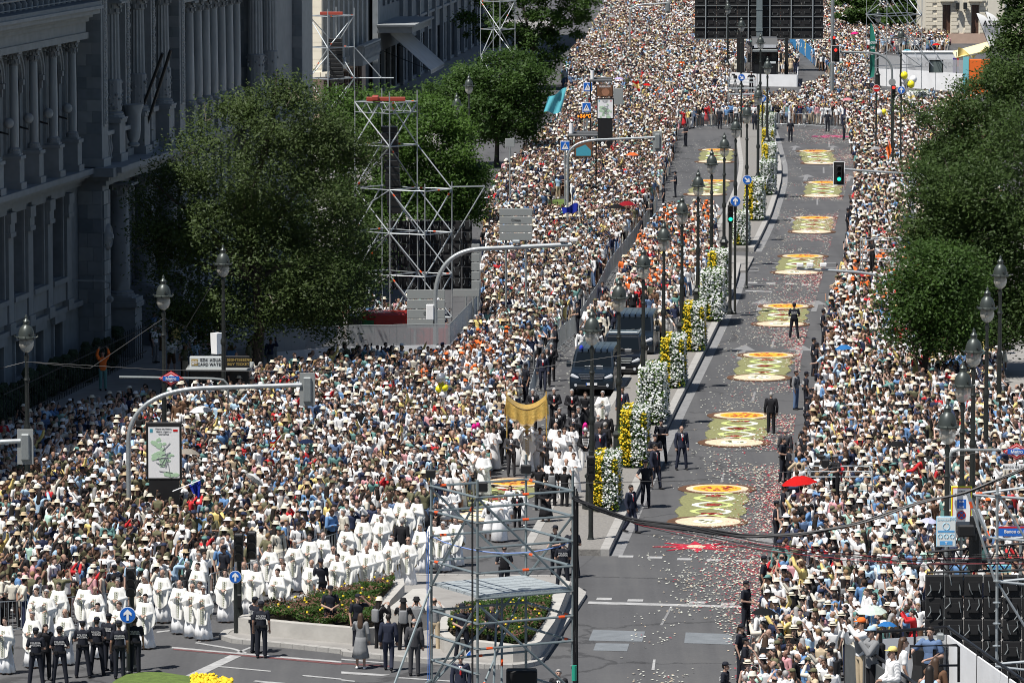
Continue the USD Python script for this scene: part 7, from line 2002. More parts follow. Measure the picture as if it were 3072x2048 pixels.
for i in range(16):
	for r0, r1 in ((0, 1), (1, 2)):
		p, q = x0[2 * r0] + (x0[2 * r0 + 1] - x0[2 * r0]) * (i + (i % 2)) / 16, x0[2 * r1] + (x0[2 * r1 + 1] - x0[2 * r1]) * (i + 1 - (i % 2)) / 16
		T.part('lattice_bar', MB().tube([p, q], 0.018, 5), 'wire_black')
T.part('camera_body', MB().cbox(T.loc_of(A_(1900, 535, 112.5)), (0.4, 0.6, 0.28), 0.04).cbox(T.loc_of(A_(1955, 580, 112.4)), (0.12, 0.3, 0.2), 0.03), 'black_plastic')
T.part('camera_pedestal', MB().lathe([(0.16, 0), (0.13, 1.2)], 12, T.loc_of(A_(1965, 800, 112.5))), 'black_plastic')
ZPF, ZRL = 7.55, 8.7
pc = {k: np.array(G(*Q('C2', x, y), ZRL)[:2]) for k, (x, y) in dict(A=(1095, 1238), B=(1780, 1192), C=(2420, 1640), D=(1660, 1640)).items()}
T = Thing('raised_platform', 'raised viewing platform with grey and white panels, lower right corner', 'platform', v3(pc['A'], 0))
fl = [tuple(T.loc_of(v3(pc[k], 0))[:2]) for k in 'ABCD']
T.part('platform_floor', MB().prism(fl, ZPF - 0.2, ZPF), 'black_matt')
for k0, k1, m_, nn in (('A', 'B', 'hoarding_white', 2), ('B', 'C', 'hoarding_white', 3), ('A', 'D', 'panel_grey', 4)):
	a, b = pc[k0], pc[k1]
	if m_ == 'hoarding_white' and k0 == 'A':
		a = a + (b - a) * 0.34
	for i in range(nn):
		p, q = a + (b - a) * (i + 0.008) / nn, a + (b - a) * (i + 0.992) / nn
		ang, L = math.atan2(q[1] - p[1], q[0] - p[0]), np.linalg.norm(q - p)
		c = T.loc_of(v3((p + q) / 2, 0))
		zlo = ZPF - 1.6 if m_ == 'panel_grey' else ZPF
		T.part('side_panel', MB().box(c + [0, 0, (zlo + ZRL - 0.16) / 2], (L, 0.04, ZRL - 0.16 - zlo), ang), m_)
		T.part('panel_post', MB().box(T.loc_of(v3(p, 0)) + [0, 0, (ZPF + ZRL) / 2], (0.05, 0.05, ZRL - ZPF), ang), 'black_matt')
	a = pc[k0]
	T.part('handrail', MB().tube([T.loc_of(v3(a, ZRL)), T.loc_of(v3(b, ZRL))], 0.035, 8), 'black_plastic')
p0 = [T.loc_of(A_(x, y, 99)) for x, y in ((1530, 1400), (1530, 1320), (1840, 1312), (1855, 1325), (1855, 1560))]
T.part('inner_rail', MB().tube(p0, 0.03, 8).tube([T.loc_of(A_(1700, 1450, 99)), T.loc_of(A_(1850, 1448, 99))], 0.025, 8), 'black_plastic')
T = Thing('equipment_table', 'black cloth covered table with a camera on the raised platform', 'table', G(*Q('C2', 1640, 1560), ZPF) * [1, 1, 0] + [0, 0, ZPF])
T.part('table_cloth', MB().lathe([(0.4, 0), (0.34, 0.4), (0.38, 0.72), (0.38, 0.74)], 16), 'black_matt')
T.part('broadcast_camera', MB().cbox((0, 0, 0.86), (0.5, 0.25, 0.2), 0.04).cbox((0.28, -0.05, 0.98), (0.16, 0.2, 0.16), 0.03).lathe([(0.07, 0), (0.09, 0.2)], 10, (-0.3, 0, 0.86), np.array([[0, 0, -1.0], [0, 1, 0], [1, 0, 0]])), 'galv_dull')
def cam_platform(label, px0, px1, y_base, D, zdeck, zrail, seed=0):
	a, b = AtD(px0, 0, D), AtD(px1, 0, D)
	T = Thing('camera_platform', label, 'platform', ((a[0] + b[0]) / 2, D, 0))
	w = b[0] - a[0]
	C = [(-w / 2, -0.75), (w / 2, -0.75), (w / 2, 0.75), (-w / 2, 0.75)]
	for x, y in C:
		T.part('standard', MB().tube([(x, y, 0), (x, y, zrail)], 0.028, 6), 'galv')
	for z in (zdeck + 0.45, zdeck + 0.95, zrail - 0.05, 0.4):
		for (x0, y0), (x1, y1) in zip(C, C[1:] + C[:1]):
			T.part('ledger', MB().tube([(x0, y0, z), (x1, y1, z)], 0.024, 6), 'galv')
	T.part('brace', MB().tube([(-w / 2, -0.75, zdeck - 0.1), (w * 0.1, -0.75, 0.3)], 0.024, 6), 'galv')
	for k in range(4):
		T.part('deck_plank', MB().bb(-w / 2, w / 2, -0.73 + 0.37 * k, -0.39 + 0.37 * k, zdeck - 0.06, zdeck), 'deck_steel')
	return T
cp = [cam_platform('scaffold camera platform in the right crowd next to the red umbrella', 2048 + 870 * 0.44638, 2048 + 1290 * 0.44638, 530, 181, 0.95, 2.15),
      cam_platform('small scaffold camera platform at edge of the right trees', 2048 + 1215 * 0.44638, 2048 + 1480 * 0.44638, 390, 268, 1.5, 3.1),
      cam_platform('distant scaffold camera platform in the crowd before the lorry', 2048 + 310 * 0.44638, 2048 + 490 * 0.44638, 700, 418, 2.4, 3.7)]
for T in cp:
	z = T.prim.GetAttribute('xformOp:translate').Get()[2]
	zd_ = {181: 0.95, 268: 1.5, 418: 2.4}[int(T.loc[1])]
	t2 = Thing('tv_camera', 'black television camera on tripod on ' + {181: 'the platform beside the red umbrella', 268: 'the platform by the right trees', 418: 'the distant crowd platform'}[int(T.loc[1])], 'camera', T.loc + [-0.55, 0, zd_])
	t2.part('tripod', MB().tube([(-0.35, -0.3, 0), (0, 0, 1.2)], 0.03, 5).tube([(0.35, -0.3, 0), (0, 0, 1.2)], 0.03, 5).tube([(0, 0.4, 0), (0, 0, 1.2)], 0.03, 5), 'black_plastic')
	t2.part('camera_body', MB().cbox((0, 0, 1.38), (0.3, 0.7, 0.32), 0.05).cbox((-0.15, -0.2, 1.6), (0.25, 0.2, 0.15), 0.03), 'black_plastic')
# ------------------------------------------------------------------ barriers, hoardings, tents at the far end
bk = Thing('barrier', None, None, path='/World/kinds/crowd_barrier')
bk.part('frame', MB().tube([(-1.1, 0, 0.15), (-1.1, 0, 1.05), (-1.05, 0, 1.1), (1.05, 0, 1.1), (1.1, 0, 1.05), (1.1, 0, 0.15)], 0.02, 6).tube([(-1.1, 0, 0.2), (1.1, 0, 0.2)], 0.016, 5), 'galv')
for i in range(15):
	bk.part('bar', MB().tube([(-0.98 + i * 0.14, 0, 0.2), (-0.98 + i * 0.14, 0, 1.09)], 0.008, 4), 'galv')
for s in (-0.8, 0.8):
	bk.part('foot', MB().tube([(s, -0.3, 0.02), (s, 0, 0.2), (s, 0.3, 0.02)], 0.016, 5), 'galv')
RB = [(1942, 300), (1962, 420), (1950, 560), (1940, 640), (1915, 700), (1893, 790), (1880, 880), (1862, 950), (1838, 1060), (1812, 1180), (1790, 1290), (1760, 1400), (1735, 1500), (1712, 1590)]
LB = [(1572, 302), (1556, 380), (1540, 430), (1500, 505), (1455, 570), (1400, 640), (1372, 700), (1335, 760), (1275, 815), (1235, 880), (1215, 950)]
LB2 = [(-20, 1462), (130, 1452), (263, 1440), (400, 1416), (520, 1384), (640, 1345), (760, 1300), (860, 1265)]
FBL = [(1598, 298), (1660, 292), (1720, 290), (1775, 290), (1830, 292), (1890, 294), (1935, 300)]
NUM = ORD + ['twenty-first', 'twenty-second', 'twenty-third', 'twenty-fourth', 'twenty-fifth', 'twenty-sixth', 'twenty-seventh', 'twenty-eighth', 'twenty-ninth', 'thirtieth', 'thirty-first', 'thirty-second', 'thirty-third', 'thirty-fourth', 'thirty-fifth', 'thirty-sixth', 'thirty-seventh', 'thirty-eighth', 'thirty-ninth', 'fortieth', 'forty-first', 'forty-second', 'forty-third', 'forty-fourth', 'forty-fifth', 'forty-sixth', 'forty-seventh', 'forty-eighth', 'forty-ninth', 'fiftieth', 'fifty-first', 'fifty-second', 'fifty-third', 'fifty-fourth', 'fifty-fifth', 'fifty-sixth', 'fifty-seventh', 'fifty-eighth', 'fifty-ninth', 'sixtieth', 'sixty-first', 'sixty-second', 'sixty-third']
def barrier_line(pts, what, ymin=0):
	k = -1
	p = np.array([G(*S(x, y))[:2] for x, y in pts])
	s_ = np.r_[0, np.cumsum(np.linalg.norm(np.diff(p, axis=0), axis=1))]
	n = int(s_[-1] / 2.28)
	for i in range(n - 1, -1, -1):
		a, b = (np.array([np.interp(t, s_, p[:, k]) for k in (0, 1)]) for t in ((i) * 2.28, (i + 1) * 2.28))
		c = (a + b) / 2
		if to_px((c[0], c[1], 0))[1] < ymin or to_px((c[0], c[1], 0))[0] < -30:
			continue
		k += 1
		copy_of('/World/kinds/crowd_barrier', 'crowd_barrier', (c[0], c[1], 0), math.atan2(b[1] - a[1], b[0] - a[0]), f'grey steel crowd barrier {what}, {NUM[k]} from the front', 'barrier', 'crowd barriers ' + what)
	return p
RBL = barrier_line(RB, 'along the right crowd', 1900)
LBL = barrier_line(LB, 'along the left crowd', 640)
LB2L = barrier_line(LB2, 'in front of the lower left crowd')
FBLL = barrier_line(FBL, 'across the road at the far end')
def fence(name, label, cat, pts, h, m, z0=0.0, upper=None, seg=2.4, D=None):
	p = [np.array(G(*Q('A2', x, y))[:2]) for x, y in pts]
	T = Thing(name, label, cat, v3(p[0], 0))
	for a, b in zip(p[:-1], p[1:]):
		n = max(1, int(np.linalg.norm(b - a) / seg))
		for i in range(n):
			u, v = a + (b - a) * (i + 0.01) / n, a + (b - a) * (i + 0.99) / n
			ang, L = math.atan2(v[1] - u[1], v[0] - u[0]), np.linalg.norm(v - u)
			c = T.loc_of(v3((u + v) / 2, 0))
			T.part('fence_panel', MB().box(c + [0, 0, z0 + h / 2], (L, 0.05, h), ang), m)
			if upper:
				T.part('mesh_panel', MB().box(c + [0, 0, z0 + h + upper / 2 + 0.02], (L, 0.03, upper), ang), 'mesh_screen')
				T.part('fence_post', MB().tube([T.loc_of(v3(u, 0)), T.loc_of(v3(u, h + upper))], 0.03, 5), 'galv_dull')
	return T
fence('site_hoarding', 'white hoarding around the lorry under the big screen', 'hoarding', [(232, 520), (300, 565), (500, 580), (770, 585), (775, 530)], 1.15, 'hoarding_white')
fence('site_hoarding', 'long white hoarding with mesh fence below the white trailer', 'hoarding', [(1300, 575), (1500, 590), (1700, 605), (1980, 625)], 1.7, 'hoarding_white', upper=1.2)
fence('blue_fence', 'blue screened barrier curving beside the empty lane at the far end', 'fence', [(640, 300), (700, 310), (780, 345), (830, 385), (890, 440)], 1.5, 'fence_blue')
x0 = AtD(*Q('A2', 1480, 432), 470)
x1 = AtD(*Q('A2', 1860, 355), 470)
T = Thing('white_trailer', 'long white trailer with black lettering behind the right hoarding', 'trailer', ((x0[0] + x1[0]) / 2, 471.5, 0))
w = x1[0] - x0[0]
T.part('box_body', MB().cbox((0, 0, x1[2] / 2 + 0.3), (w, 2.5, x1[2] - 0.5), 0.06), 'hoarding_white')
T.part('lettering', MB().mesh(text3('LOGÍSTICA', 0.42), (w * 0.14, -1.27, x1[2] - 1.35)), 'black_plastic')
T.part('roof_edge', MB().box((0, -1.26, x1[2] - 0.02), (w, 0.06, 0.1)), 'sign_grey')
T.part('colour_print', MB().prism([(w * 0.36, 0), (w * 0.5, 0), (w * 0.5, 2.2), (w * 0.44, 1.7)], 0, 0.01) and MB().box((w * 0.44, -1.26, x1[2] - 1.3), (w * 0.1, 0.02, 1.6)), 'print_purple')
T.part('colour_print', MB().box((w * 0.47, -1.275, x1[2] - 0.8), (w * 0.05, 0.02, 1.0)), 'sign_red')
for k in range(3):
	T.part('wheel', MB().lathe([(0.48, -0.15), (0.48, 0.15)], 14, (-w * 0.4 + k * 1.2, -1.0, 0.48), np.array([[0, 0, 1.0], [0, 1, 0], [-1, 0, 0]])), 'rubber')
d = AtD(*Q('A2', 1703, 490), 461)
e = AtD(*Q('A2', 1703, 412), 461)
T = Thing('grey_door', 'grey green metal door in the right hoarding with a white notice', 'door', (d[0], 461, d[2]))
T.part('leaf', MB().cbox((0, 0, (e[2] - d[2]) / 2), (1.1, 0.08, e[2] - d[2]), 0.02), 'door_grey')
T.part('frame', MB().box((-0.6, 0, (e[2] - d[2]) / 2), (0.1, 0.12, e[2] - d[2])).box((0.6, 0, (e[2] - d[2]) / 2), (0.1, 0.12, e[2] - d[2])).box((0, 0, e[2] - d[2] + 0.05), (1.3, 0.12, 0.1)), 'lamp_iron')
T.part('notice', MB().box((0.1, -0.05, 1.3), (0.3, 0.02, 0.4)), 'sign_white')
q0, q1 = AtD(*Q('A2', 1825, 430), 466), AtD(*Q('A2', 2060, 310), 466)
T = Thing('yellow_tent', 'yellow market tent with pale roof at far right beside the trailer', 'tent', ((q0[0] + q1[0]) / 2, 466, 0))
w, zt_, zb_ = q1[0] - q0[0], q1[2], q0[2]
v = np.array([[-w / 2, -1.5, zt_ - 1.0], [w / 2, -1.5, zt_ - 0.25], [w / 2, 2, zt_ + 0.3], [-w / 2, 2, zt_ - 0.6]])
T.part('roof_cloth', MB().add(np.vstack([v, v - [0, 0, 0.05]]), [[0, 1, 2, 3], [7, 6, 5, 4], [0, 4, 5, 1]]), 'tent_pale')
m = MB()
xs = np.linspace(-w / 2 + 0.2, w / 2 - 0.2, 26)
top = np.c_[xs, -1.4 + 0.12 * np.sin(xs * 5), zt_ - 0.95 + 0.7 * (xs + w / 2) / w - 0.2]
bot = np.c_[xs, -1.4 + 0.2 * np.sin(xs * 5), zb_ + 0.5 + 1.1 * np.abs(np.sin(xs * 1.1))]
n = len(xs)
m.add(np.vstack([top, bot]), np.stack([np.arange(n - 1), n + np.arange(n - 1), n + 1 + np.arange(n - 1), 1 + np.arange(n - 1)], 1))
T.part('curtain', m, 'c_yellow', smooth=True)
for s in (-1, 1):
	T.part('tent_post', MB().tube([(s * (w / 2 - 0.1), -1.3, 0), (s * (w / 2 - 0.1), -1.3, zt_ - 0.5)], 0.05, 6), 'galv')
T = Thing('booth', 'orange and purple booth with turquoise edge beside the yellow tent', 'booth', (q1[0] - 1.0, 460, 0))
T.part('front', MB().cbox((0, 0, 1.6), (3.0, 0.3, 3.2), 0.05), 'c_orange')
T.part('turquoise_edge', MB().box((-1.7, -0.05, 1.7), (0.5, 0.3, 3.4)), 'sign_turq')
T.part('purple_print', MB().box((0.5, -0.17, 1.3), (1.2, 0.03, 1.4)), 'print_purple')
def feather(label, px, py0, py1, D, col, txt, wpx, mirror=False, tcol='black_plastic', lean=0.0):
	a, b = AtD(px, py1, D), AtD(px, py0, D)
	T = Thing('feather_flag', label, 'flag', (a[0], D, 0))
	h, z0 = b[2] - a[2], a[2]
	w = wpx * D / FOC
	o = [(0, 0), (w * 0.75, 0.02 * h), (w, h * 0.3), (w, h * 0.7), (w * 0.8, h * 0.9), (w * 0.35, h), (0, h * 0.97)]
	n = 12
	Z = np.linspace(0, 1, n)
	wid = np.interp(Z, [0, 0.1, 0.7, 0.9, 1], [0.75, 1, 1, 0.7, 0.15]) * w
	yb = 0.12 * np.sin(Z * 6)
	v = np.vstack([np.c_[lean * Z * h, yb, z0 + Z * h], np.c_[lean * Z * h + wid, yb + 0.1 * np.sin(Z * 8), z0 + Z * h]])
	i = np.arange(n - 1)
	T.part('cloth', MB().add(v, np.stack([i, n + i, n + i + 1, i + 1], 1)), col, smooth=True)
	T.part('mast', MB().tube([(0, 0.02, 0), (lean * 0, 0.02, z0)] + [(lean * t * h, 0.02, z0 + t * h) for t in (0.3, 0.6, 1.0)], 0.035, 5), 'iron')
	if txt:
		for k, s in enumerate(txt):
			T.part('lettering', MB().mesh((lambda q: (q[0] * ([-1, 1, 1] if mirror else [1, 1, 1]), q[1] if not mirror else q[1][:, ::-1]))(text3(s, w * 0.45, bold=True)), (w * 0.5 + lean * 0.6 * h, -0.16, z0 + h * (0.62 - 0.1 * k))), tcol)
	return T
feather('tall green feather flag with white lettering at the far junction', *[2048 + 1258 * 0.44638, 155 * 0.44638, 520 * 0.44638], 420, 'flag_green', ('AGUA', 'DE', 'MADRID'), 15, tcol='sign_white')
feather('white feather flag with dark letters before the cream house, right one', 2995, 36, 150, 540, 'c_white', ('ZE',), 34, True, lean=-0.35)
feather('white feather flag with dark letters before the cream house, left one', 2968, 40, 140, 540, 'c_white', ('ZA',), 34, True, lean=-0.4)
T = Thing('grey_pole', 'tall grey pole in front of the cream house at far right', 'pole', AtD(3018, 0, 500) * [1, 1, 0])
T.part('pole', MB().tube([(0, 0, 0), (0, 0, 22)], 0.12, 8), 'galv')
# ------------------------------------------------------------------ spectators
CN = dict(c_white='white', c_offwhite='cream', c_black='black', c_navy='navy', c_olive='olive green', c_blue='blue', c_sky='light blue', c_beige='beige', c_red='red', c_orange='orange', c_yellow='yellow', c_grey='grey', c_pink='pink', c_teal='teal', c_green='dark green', c_brown='brown', c_denim='denim blue', c_wine='wine red', c_mint='mint', c_straw='straw', c_straw_pale='pale straw')
TOPS = ['c_white'] * 36 + ['c_offwhite'] * 9 + ['c_black'] * 15 + ['c_navy'] * 8 + ['c_sky'] * 6 + ['c_beige'] * 5 + ['c_red'] * 4 + ['c_yellow'] * 2 + ['c_grey'] * 5 + ['c_pink'] * 6 + ['c_teal'] * 3 + ['c_blue'] * 3 + ['c_wine'] * 2 + ['c_mint'] * 2 + ['c_denim'] * 2 + ['c_brown'] * 2 + ['c_olive'] * 6
BOTS = ['c_navy', 'c_black', 'c_denim', 'c_beige', 'c_white', 'c_grey', 'c_offwhite', 'c_brown']
HATS = [None] * 38 + ['straw'] * 5 + ['cap'] * 8 + ['bucket'] * 4
prng = np.random.default_rng(77)
ARMSET = [('down', 'down')] * 4 + [('up', 'down'), ('up', 'up'), ('face', 'face'), ('front', 'front'), ('cross', 'cross'), ('brow', 'down'), ('hip', 'down'), ('high', 'down'), ('chest', 'down'), ('out', 'down'), ('back', 'back'), ('up', 'front'), ('face', 'down')]
ARM_T = {'up': 'holding up a phone', 'high': 'with one arm raised high', 'brow': 'shading the eyes', 'cross': 'with folded arms', 'hip': 'with a hand on the hip', 'face': 'with raised hands'}
SPEC = []
CK = stage.CreateClassPrim('/World/kinds/spectators') if False else None
def spectator(group=None):
	ch = lambda q: q[int(prng.integers(len(q)))]
	girl = bool(prng.uniform() < 0.5)
	hair = ch(['long', 'long', 'long', 'bun', 'short']) if girl else ch(['short'] * 5 + ['rim'])
	hairc = ch(['hair_dark'] * 8 + ['hair_brown'] * 4 + ['hair_light'] + ['hair_grey'])
	arms = ch(ARMSET)
	top = ch(['tee'] * 5 + ['shirt'] * 2 + (['vest', 'dress'] if girl else []))
	tc = ch(TOPS)
	hat = ch(HATS)
	hc = {'straw': ch(['c_straw', 'c_straw_pale', 'c_straw_pale', 'c_white']), 'bucket': ch(['c_white', 'c_beige', 'c_offwhite', 'c_offwhite', 'c_olive']), 'cap': ch(['c_white'] * 3 + ['c_navy', 'c_black'] + ['c_navy', 'c_red', 'c_beige', 'c_beige', 'c_olive', 'c_wine', 'c_teal', 'c_black', 'c_offwhite'])}.get(hat, 'c_white')
	bag = 'pack' if prng.uniform() < 0.12 else None
	if group == 'olive':
		tc, top = 'c_olive', ch(['tee', 'tee', 'vest'])
	if group == 'orange':
		tc, top, hat, hc = ch(['c_orange', 'c_white', 'c_white', 'c_white']), 'tee', ch(['cap', None]), 'c_orange'
	sk = ch(['skin_a'] * 5 + ['skin_b'] * 3 + ['skin_c'] * 3 + (['skin_d'] if prng.uniform() < 0.3 else ['skin_a']))
	bot = None if top == 'dress' else ch(['trousers'] * 3 + ['shorts'] + (['skirt'] if girl else []))
	kw = dict(arms=arms, legs=ch(['stand', 'stand', 'wide']), top=top, topc=tc, bottom=bot, botc=ch(BOTS), skin=sk, hair=hair, hairc=hairc, hat=hat, hatc=hc, girl=girl, bag=bag, phone=arms[0] == 'up', tilt=float(prng.uniform(0, 1)))
	tn = {'tee': 't-shirt', 'shirt': 'shirt', 'vest': 'vest top', 'dress': 'dress'}[top]
	hd = f"{CN[hc]} {dict(straw='brimmed hat', bucket='sun hat', cap='cap')[hat]}" if hat else {'long': 'long ' + hairc[5:] + ' hair', 'bun': hairc[5:] + ' ponytail', 'short': 'short ' + hairc[5:] + ' hair', 'rim': 'bald crown'}[hair]
	return kw, (f'{CN[tc]} {tn}', hd, ARM_T.get(arms[0], ''))
NG, NO, NK = 84, 10, 7
crowd = UsdGeom.PointInstancer.Define(stage, '/World/crowd')
tag(crowd.GetPrim(), kind='stuff')
protos = []
for i in range(NG + NO + NK):
	kw, d = spectator('olive' if NG <= i < NG + NO else 'orange' if i >= NG + NO else None)
	define_person(f'/World/kinds/spectator_{i:03d}', figure(**kw))
	define_tinted(f'/World/crowd/spectator_{i:03d}', figure(fine=False, **kw), 'crowd_tint')
	SPEC.append(d)
	protos.append(f'/World/crowd/spectator_{i:03d}')
def ground_poly(pts):
	return Polygon([tuple(G(*S(x, y))[:2]) for x, y in pts]).buffer(0)
rb = offset_line(RBL, 0.22)
right_side = [(2150, 60), (2190, 150), (2260, 300), (2300, 500), (2400, 800), (2480, 1000), (2560, 1700)]
RCP = Polygon(np.vstack([rb, [G(*S(1700, 1700))[:2]], [G(*S(x, y))[:2] for x, y in right_side[::-1] if y >= 300]])).buffer(0)
lb = offset_line(LBL, -0.5)
lb2 = offset_line(LB2L, 0.45)
left_b = [(1300, 250), (1262, 330), (1205, 380), (1155, 430), (1112, 520), (1112, 745), (1095, 800), (1040, 862), (900, 872), (780, 872), (640, 905), (470, 960), (300, 985), (160, 1010), (60, 1020), (-70, 1120)]
mid_b = [(1185, 1010), (1150, 1065), (1105, 1125), (1050, 1180), (985, 1225), (915, 1250)]
LCP = Polygon(np.vstack([lb, [G(*S(x, y))[:2] for x, y in mid_b], lb2[::-1], [G(*S(-70, 1470))[:2]], [G(*S(x, y))[:2] for x, y in left_b[::-1]]])).buffer(0)
FCP = ground_poly([(1300, 250), (1330, 150), (1375, 60), (1420, -45), (1900, -50), (2130, 40), (2160, 70), (2190, 150), (2260, 300), (1945, 301), (1935, 290), (1780, 285), (1600, 292), (1572, 300)])
for q in ([(1675, 170), (1840, 170), (1842, 250), (1672, 250)], [(1800, 118), (1835, 118), (1925, 200), (1840, 235), (1830, 150)], [(1990, 125), (2330, 125), (2330, 250), (2005, 250)], [(1820, 60), (1900, 60), (1830, 118), (1800, 118)]):
	FCP = FCP.difference(ground_poly(q))
grass = ground_poly([(1245, 525), (1255, 480), (1275, 460), (1305, 462), (1320, 490), (1325, 530)])
LCP = LCP.difference(grass)
P1 = ground_poly([(1530, 520), (1640, 515), (1640, 640), (1575, 700), (1530, 715), (1410, 715), (1440, 640)])
P2 = ground_poly([(1405, 720), (1560, 705), (1550, 790), (1520, 815), (1495, 805), (1500, 770), (1470, 742), (1400, 770), (1385, 850), (1345, 860), (1320, 830), (1370, 765)])
for g_ in (RCP, LCP, FCP, P1, P2):
	prepare(g_)
FURN = [(x, y) for x, y, s_ in LAMP_AT]
def scatter(poly, step, rng, jitter=0.3):
	x0, y0, x1, y1 = poly.bounds
	xs, ys = np.arange(x0, x1, step), np.arange(y0, y1, step * 0.9)
	X, Y = np.meshgrid(xs, ys)
	X = X + (np.arange(len(ys))[:, None] % 2) * step / 2 + rng.uniform(-jitter, jitter, X.shape) * step
	Y = Y + rng.uniform(-jitter, jitter, Y.shape) * step
	k = contains_xy(poly, X.ravel(), Y.ravel())
	return np.c_[X.ravel()[k], Y.ravel()[k]]
TARGET = G(*S(1200, 1370))[:2]
people = []   # x, y, z, facing, prototype, region
crng = np.random.default_rng(99)
def fill(poly, step, region, w_olive=0.0, w_orange=0.0, drop=0.05, ymax=None):
	for x, y in scatter(poly, step, crng):
		if crng.uniform() < drop:
			continue
		if y > 425 and region == 'far' and crng.uniform() < 0.36:
			continue
		px, py = to_px((x, y, 1.7))
		if not (-90 < px < 3160 and -25 < py < 2150):
			continue
		if region == 'right' and ((px > 2760 and py > 1700) or (px > 2505 + (py - 1880) * 0.1 and py > 1880) or (px > 2700 and py > 1850)):
			continue
		if region == 'right' and px > 3010 and py < 1150:
			continue
		if region == 'left':
			road = np.array([np.interp(y, [150, 400], [-3.0, 21.0]), y - 14])
			tgt = TARGET if y < 212 else road
			if y < 180:
				tgt = TARGET + [-4, -8] if crng.uniform() < 0.6 else TARGET + [6, 40]
			sp = 0.55
		elif region == 'right':
			tgt = np.array([np.interp(y, [150, 400], [-2.0, 20.0]), y + crng.uniform(-25, 25)])
			sp = 0.5
		elif region == 'far':
			tgt, sp = np.array([16.0, y - 60.0]), 0.8
		else:
			tgt, sp = np.array([x - 2.0, y - 20]), 0.35
		th = math.atan2(tgt[0] - x, -(tgt[1] - y)) + crng.normal(0, sp)
		if crng.uniform() < 0.1:
			th += crng.uniform(-2, 2)
		u = crng.uniform()
		wo = w_olive if not (region == 'left') else (0.42 if (y < 186 and x < -2 and meshkit.noise(np.array([x * 0.3, y * 0.3, 1.0]), 5) > 0.42) else 0.04)
		wk = w_orange
		if region == 'left' and 212 < y < 236 and x > -4 and meshkit.noise(np.array([x * 0.4, y * 0.2, 2.0]), 6) > 0.5:
			wk = 0.5
		if region == 'right' and 250 < y < 285:
			wk = 0.35
		p = int(crng.integers(NG, NG + NO)) if u < wo else int(crng.integers(NG + NO, NG + NO + NK)) if u < wo + wk else int(crng.integers(NG))
		people.append([x, y, ground_z(x, y), th, p, region, crng.uniform(0.9, 1.04) if crng.uniform() > 0.06 else crng.uniform(0.68, 0.85)])
fill(RCP, 0.72, 'right', drop=0.06)
fill(LCP, 0.71, 'left', drop=0.08)
fill(FCP, 0.76, 'far', drop=0.08, w_orange=0.03)
fill(P1, 0.66, 'procession', w_orange=0.26, drop=0.15)
fill(P2, 0.85, 'procession', drop=0.25)
# a few people on the shaded pavement behind the trees and by the cafe
shade = ground_poly([(330, 800), (420, 760), (640, 860), (560, 900), (400, 920)])
fill(shade, 1.7, 'left', drop=0.3)
fill(ground_poly([(1320, 130), (1345, 120), (1420, 190), (1330, 215), (1290, 200)]), 1.0, 'left', drop=0.2)
fill(ground_poly([(780, 760), (1010, 745), (1030, 790), (800, 800)]), 0.8, 'left', drop=0.2)
LMK = [('the city map panel', 'map', (492, 1400)), ('the red umbrella', 'red', S(1838, 1130)), ('the pale green umbrella', 'mint', Q('C2', 1270, 1080)), ('the black umbrella', 'blk', Q('C2', 545, 1080)), ('the camera platform', 'cam', Q('C2', 1080, 350)),
       ('the bus lane sign', 'bus', Q('C2', 1870, 370)), ('the car park sign', 'car', Q('C2', 1770, 550)), ('the left arched mast', 'arch', (375, 1300)), ('the corner arrow sign', 'corner', Q('C0', 1583, 851)), ('the leftmost lamp', 'lamp', (78, 1300)), ('the white parasol', 'para', Q('C0', 1640, 180)),
       ('the lower left arrow sign', 'low', Q('C0', 860, 1106)), ('the balloons', 'bal', Q('B1', 670, 1080)), ('the gold canopy', 'gold', Q('B1', 1240, 1200)), ('the raised platform', 'plat', Q('C2', 1400, 1300)), ('the black screen', 'scr', Q('C2', 1700, 950)), ('the left metro sign', 'met', Q('B0', 1150, 1018)), ('the right metro sign', 'rmet', Q('B2', 2244, 1508))]
people.sort(key=lambda p: p[1])
seen = [i for i, p in enumerate(people) if p[5] in ('left', 'right') and (lambda q: 8 < q[0] < 3060 and 8 < q[1] < 2035)(to_px((p[0], p[1], 1.65)))]
single = set(seen[:125])
pxs = {i: to_px((people[i][0], people[i][1], 1.6)) for i in single}
taken = set()
order = sorted(single, key=lambda i: pxs[i][0])
def spot_label(i):
	t, h, a = SPEC[people[i][4]]
	x, y = pxs[i]
	side = people[i][5]
	near = sorted(((pxs[j][0] - x) ** 2 + (pxs[j][1] - y) ** 2, j) for j in single if j != i)[:9]
	lm = min(LMK, key=lambda q: (q[2][0] - x) ** 2 + (q[2][1] - y) ** 2)
	cand = []
	base = f'{t}, {h}'
	cand.append(f'spectator in {base}, {a + ", " if a else ""}near {lm[0]}')
	cand.append(f'spectator in {base}, {side} crowd near {lm[0]}')
	for d, j in near:
		dx, dy = pxs[j][0] - x, pxs[j][1] - y
		rel = ('left of' if dx > 0 else 'right of') if abs(dx) > abs(dy) else ('behind' if dy > 0 else 'in front of')
		cand.append(f'spectator in {base}, {rel} one in {SPEC[people[j][4]][0]}, near {lm[0]}')
	for d, j in near:
		dx, dy = pxs[j][0] - x, pxs[j][1] - y
		rel = ('left of' if dx > 0 else 'right of') if abs(dx) > abs(dy) else ('behind' if dy > 0 else 'before')
		cand.append(f'spectator in {base}, {rel} one with {SPEC[people[j][4]][1]}, near {lm[0]}')
		cand.append(f'spectator in {base}, {rel} one in {SPEC[people[j][4]][0]}')
		cand.append(f'spectator in {base}, {rel} one with {SPEC[people[j][4]][1]}')
	for c in cand:
		if c not in taken and len(c.split()) <= 16:
			taken.add(c)
			return c
	return cand[1]
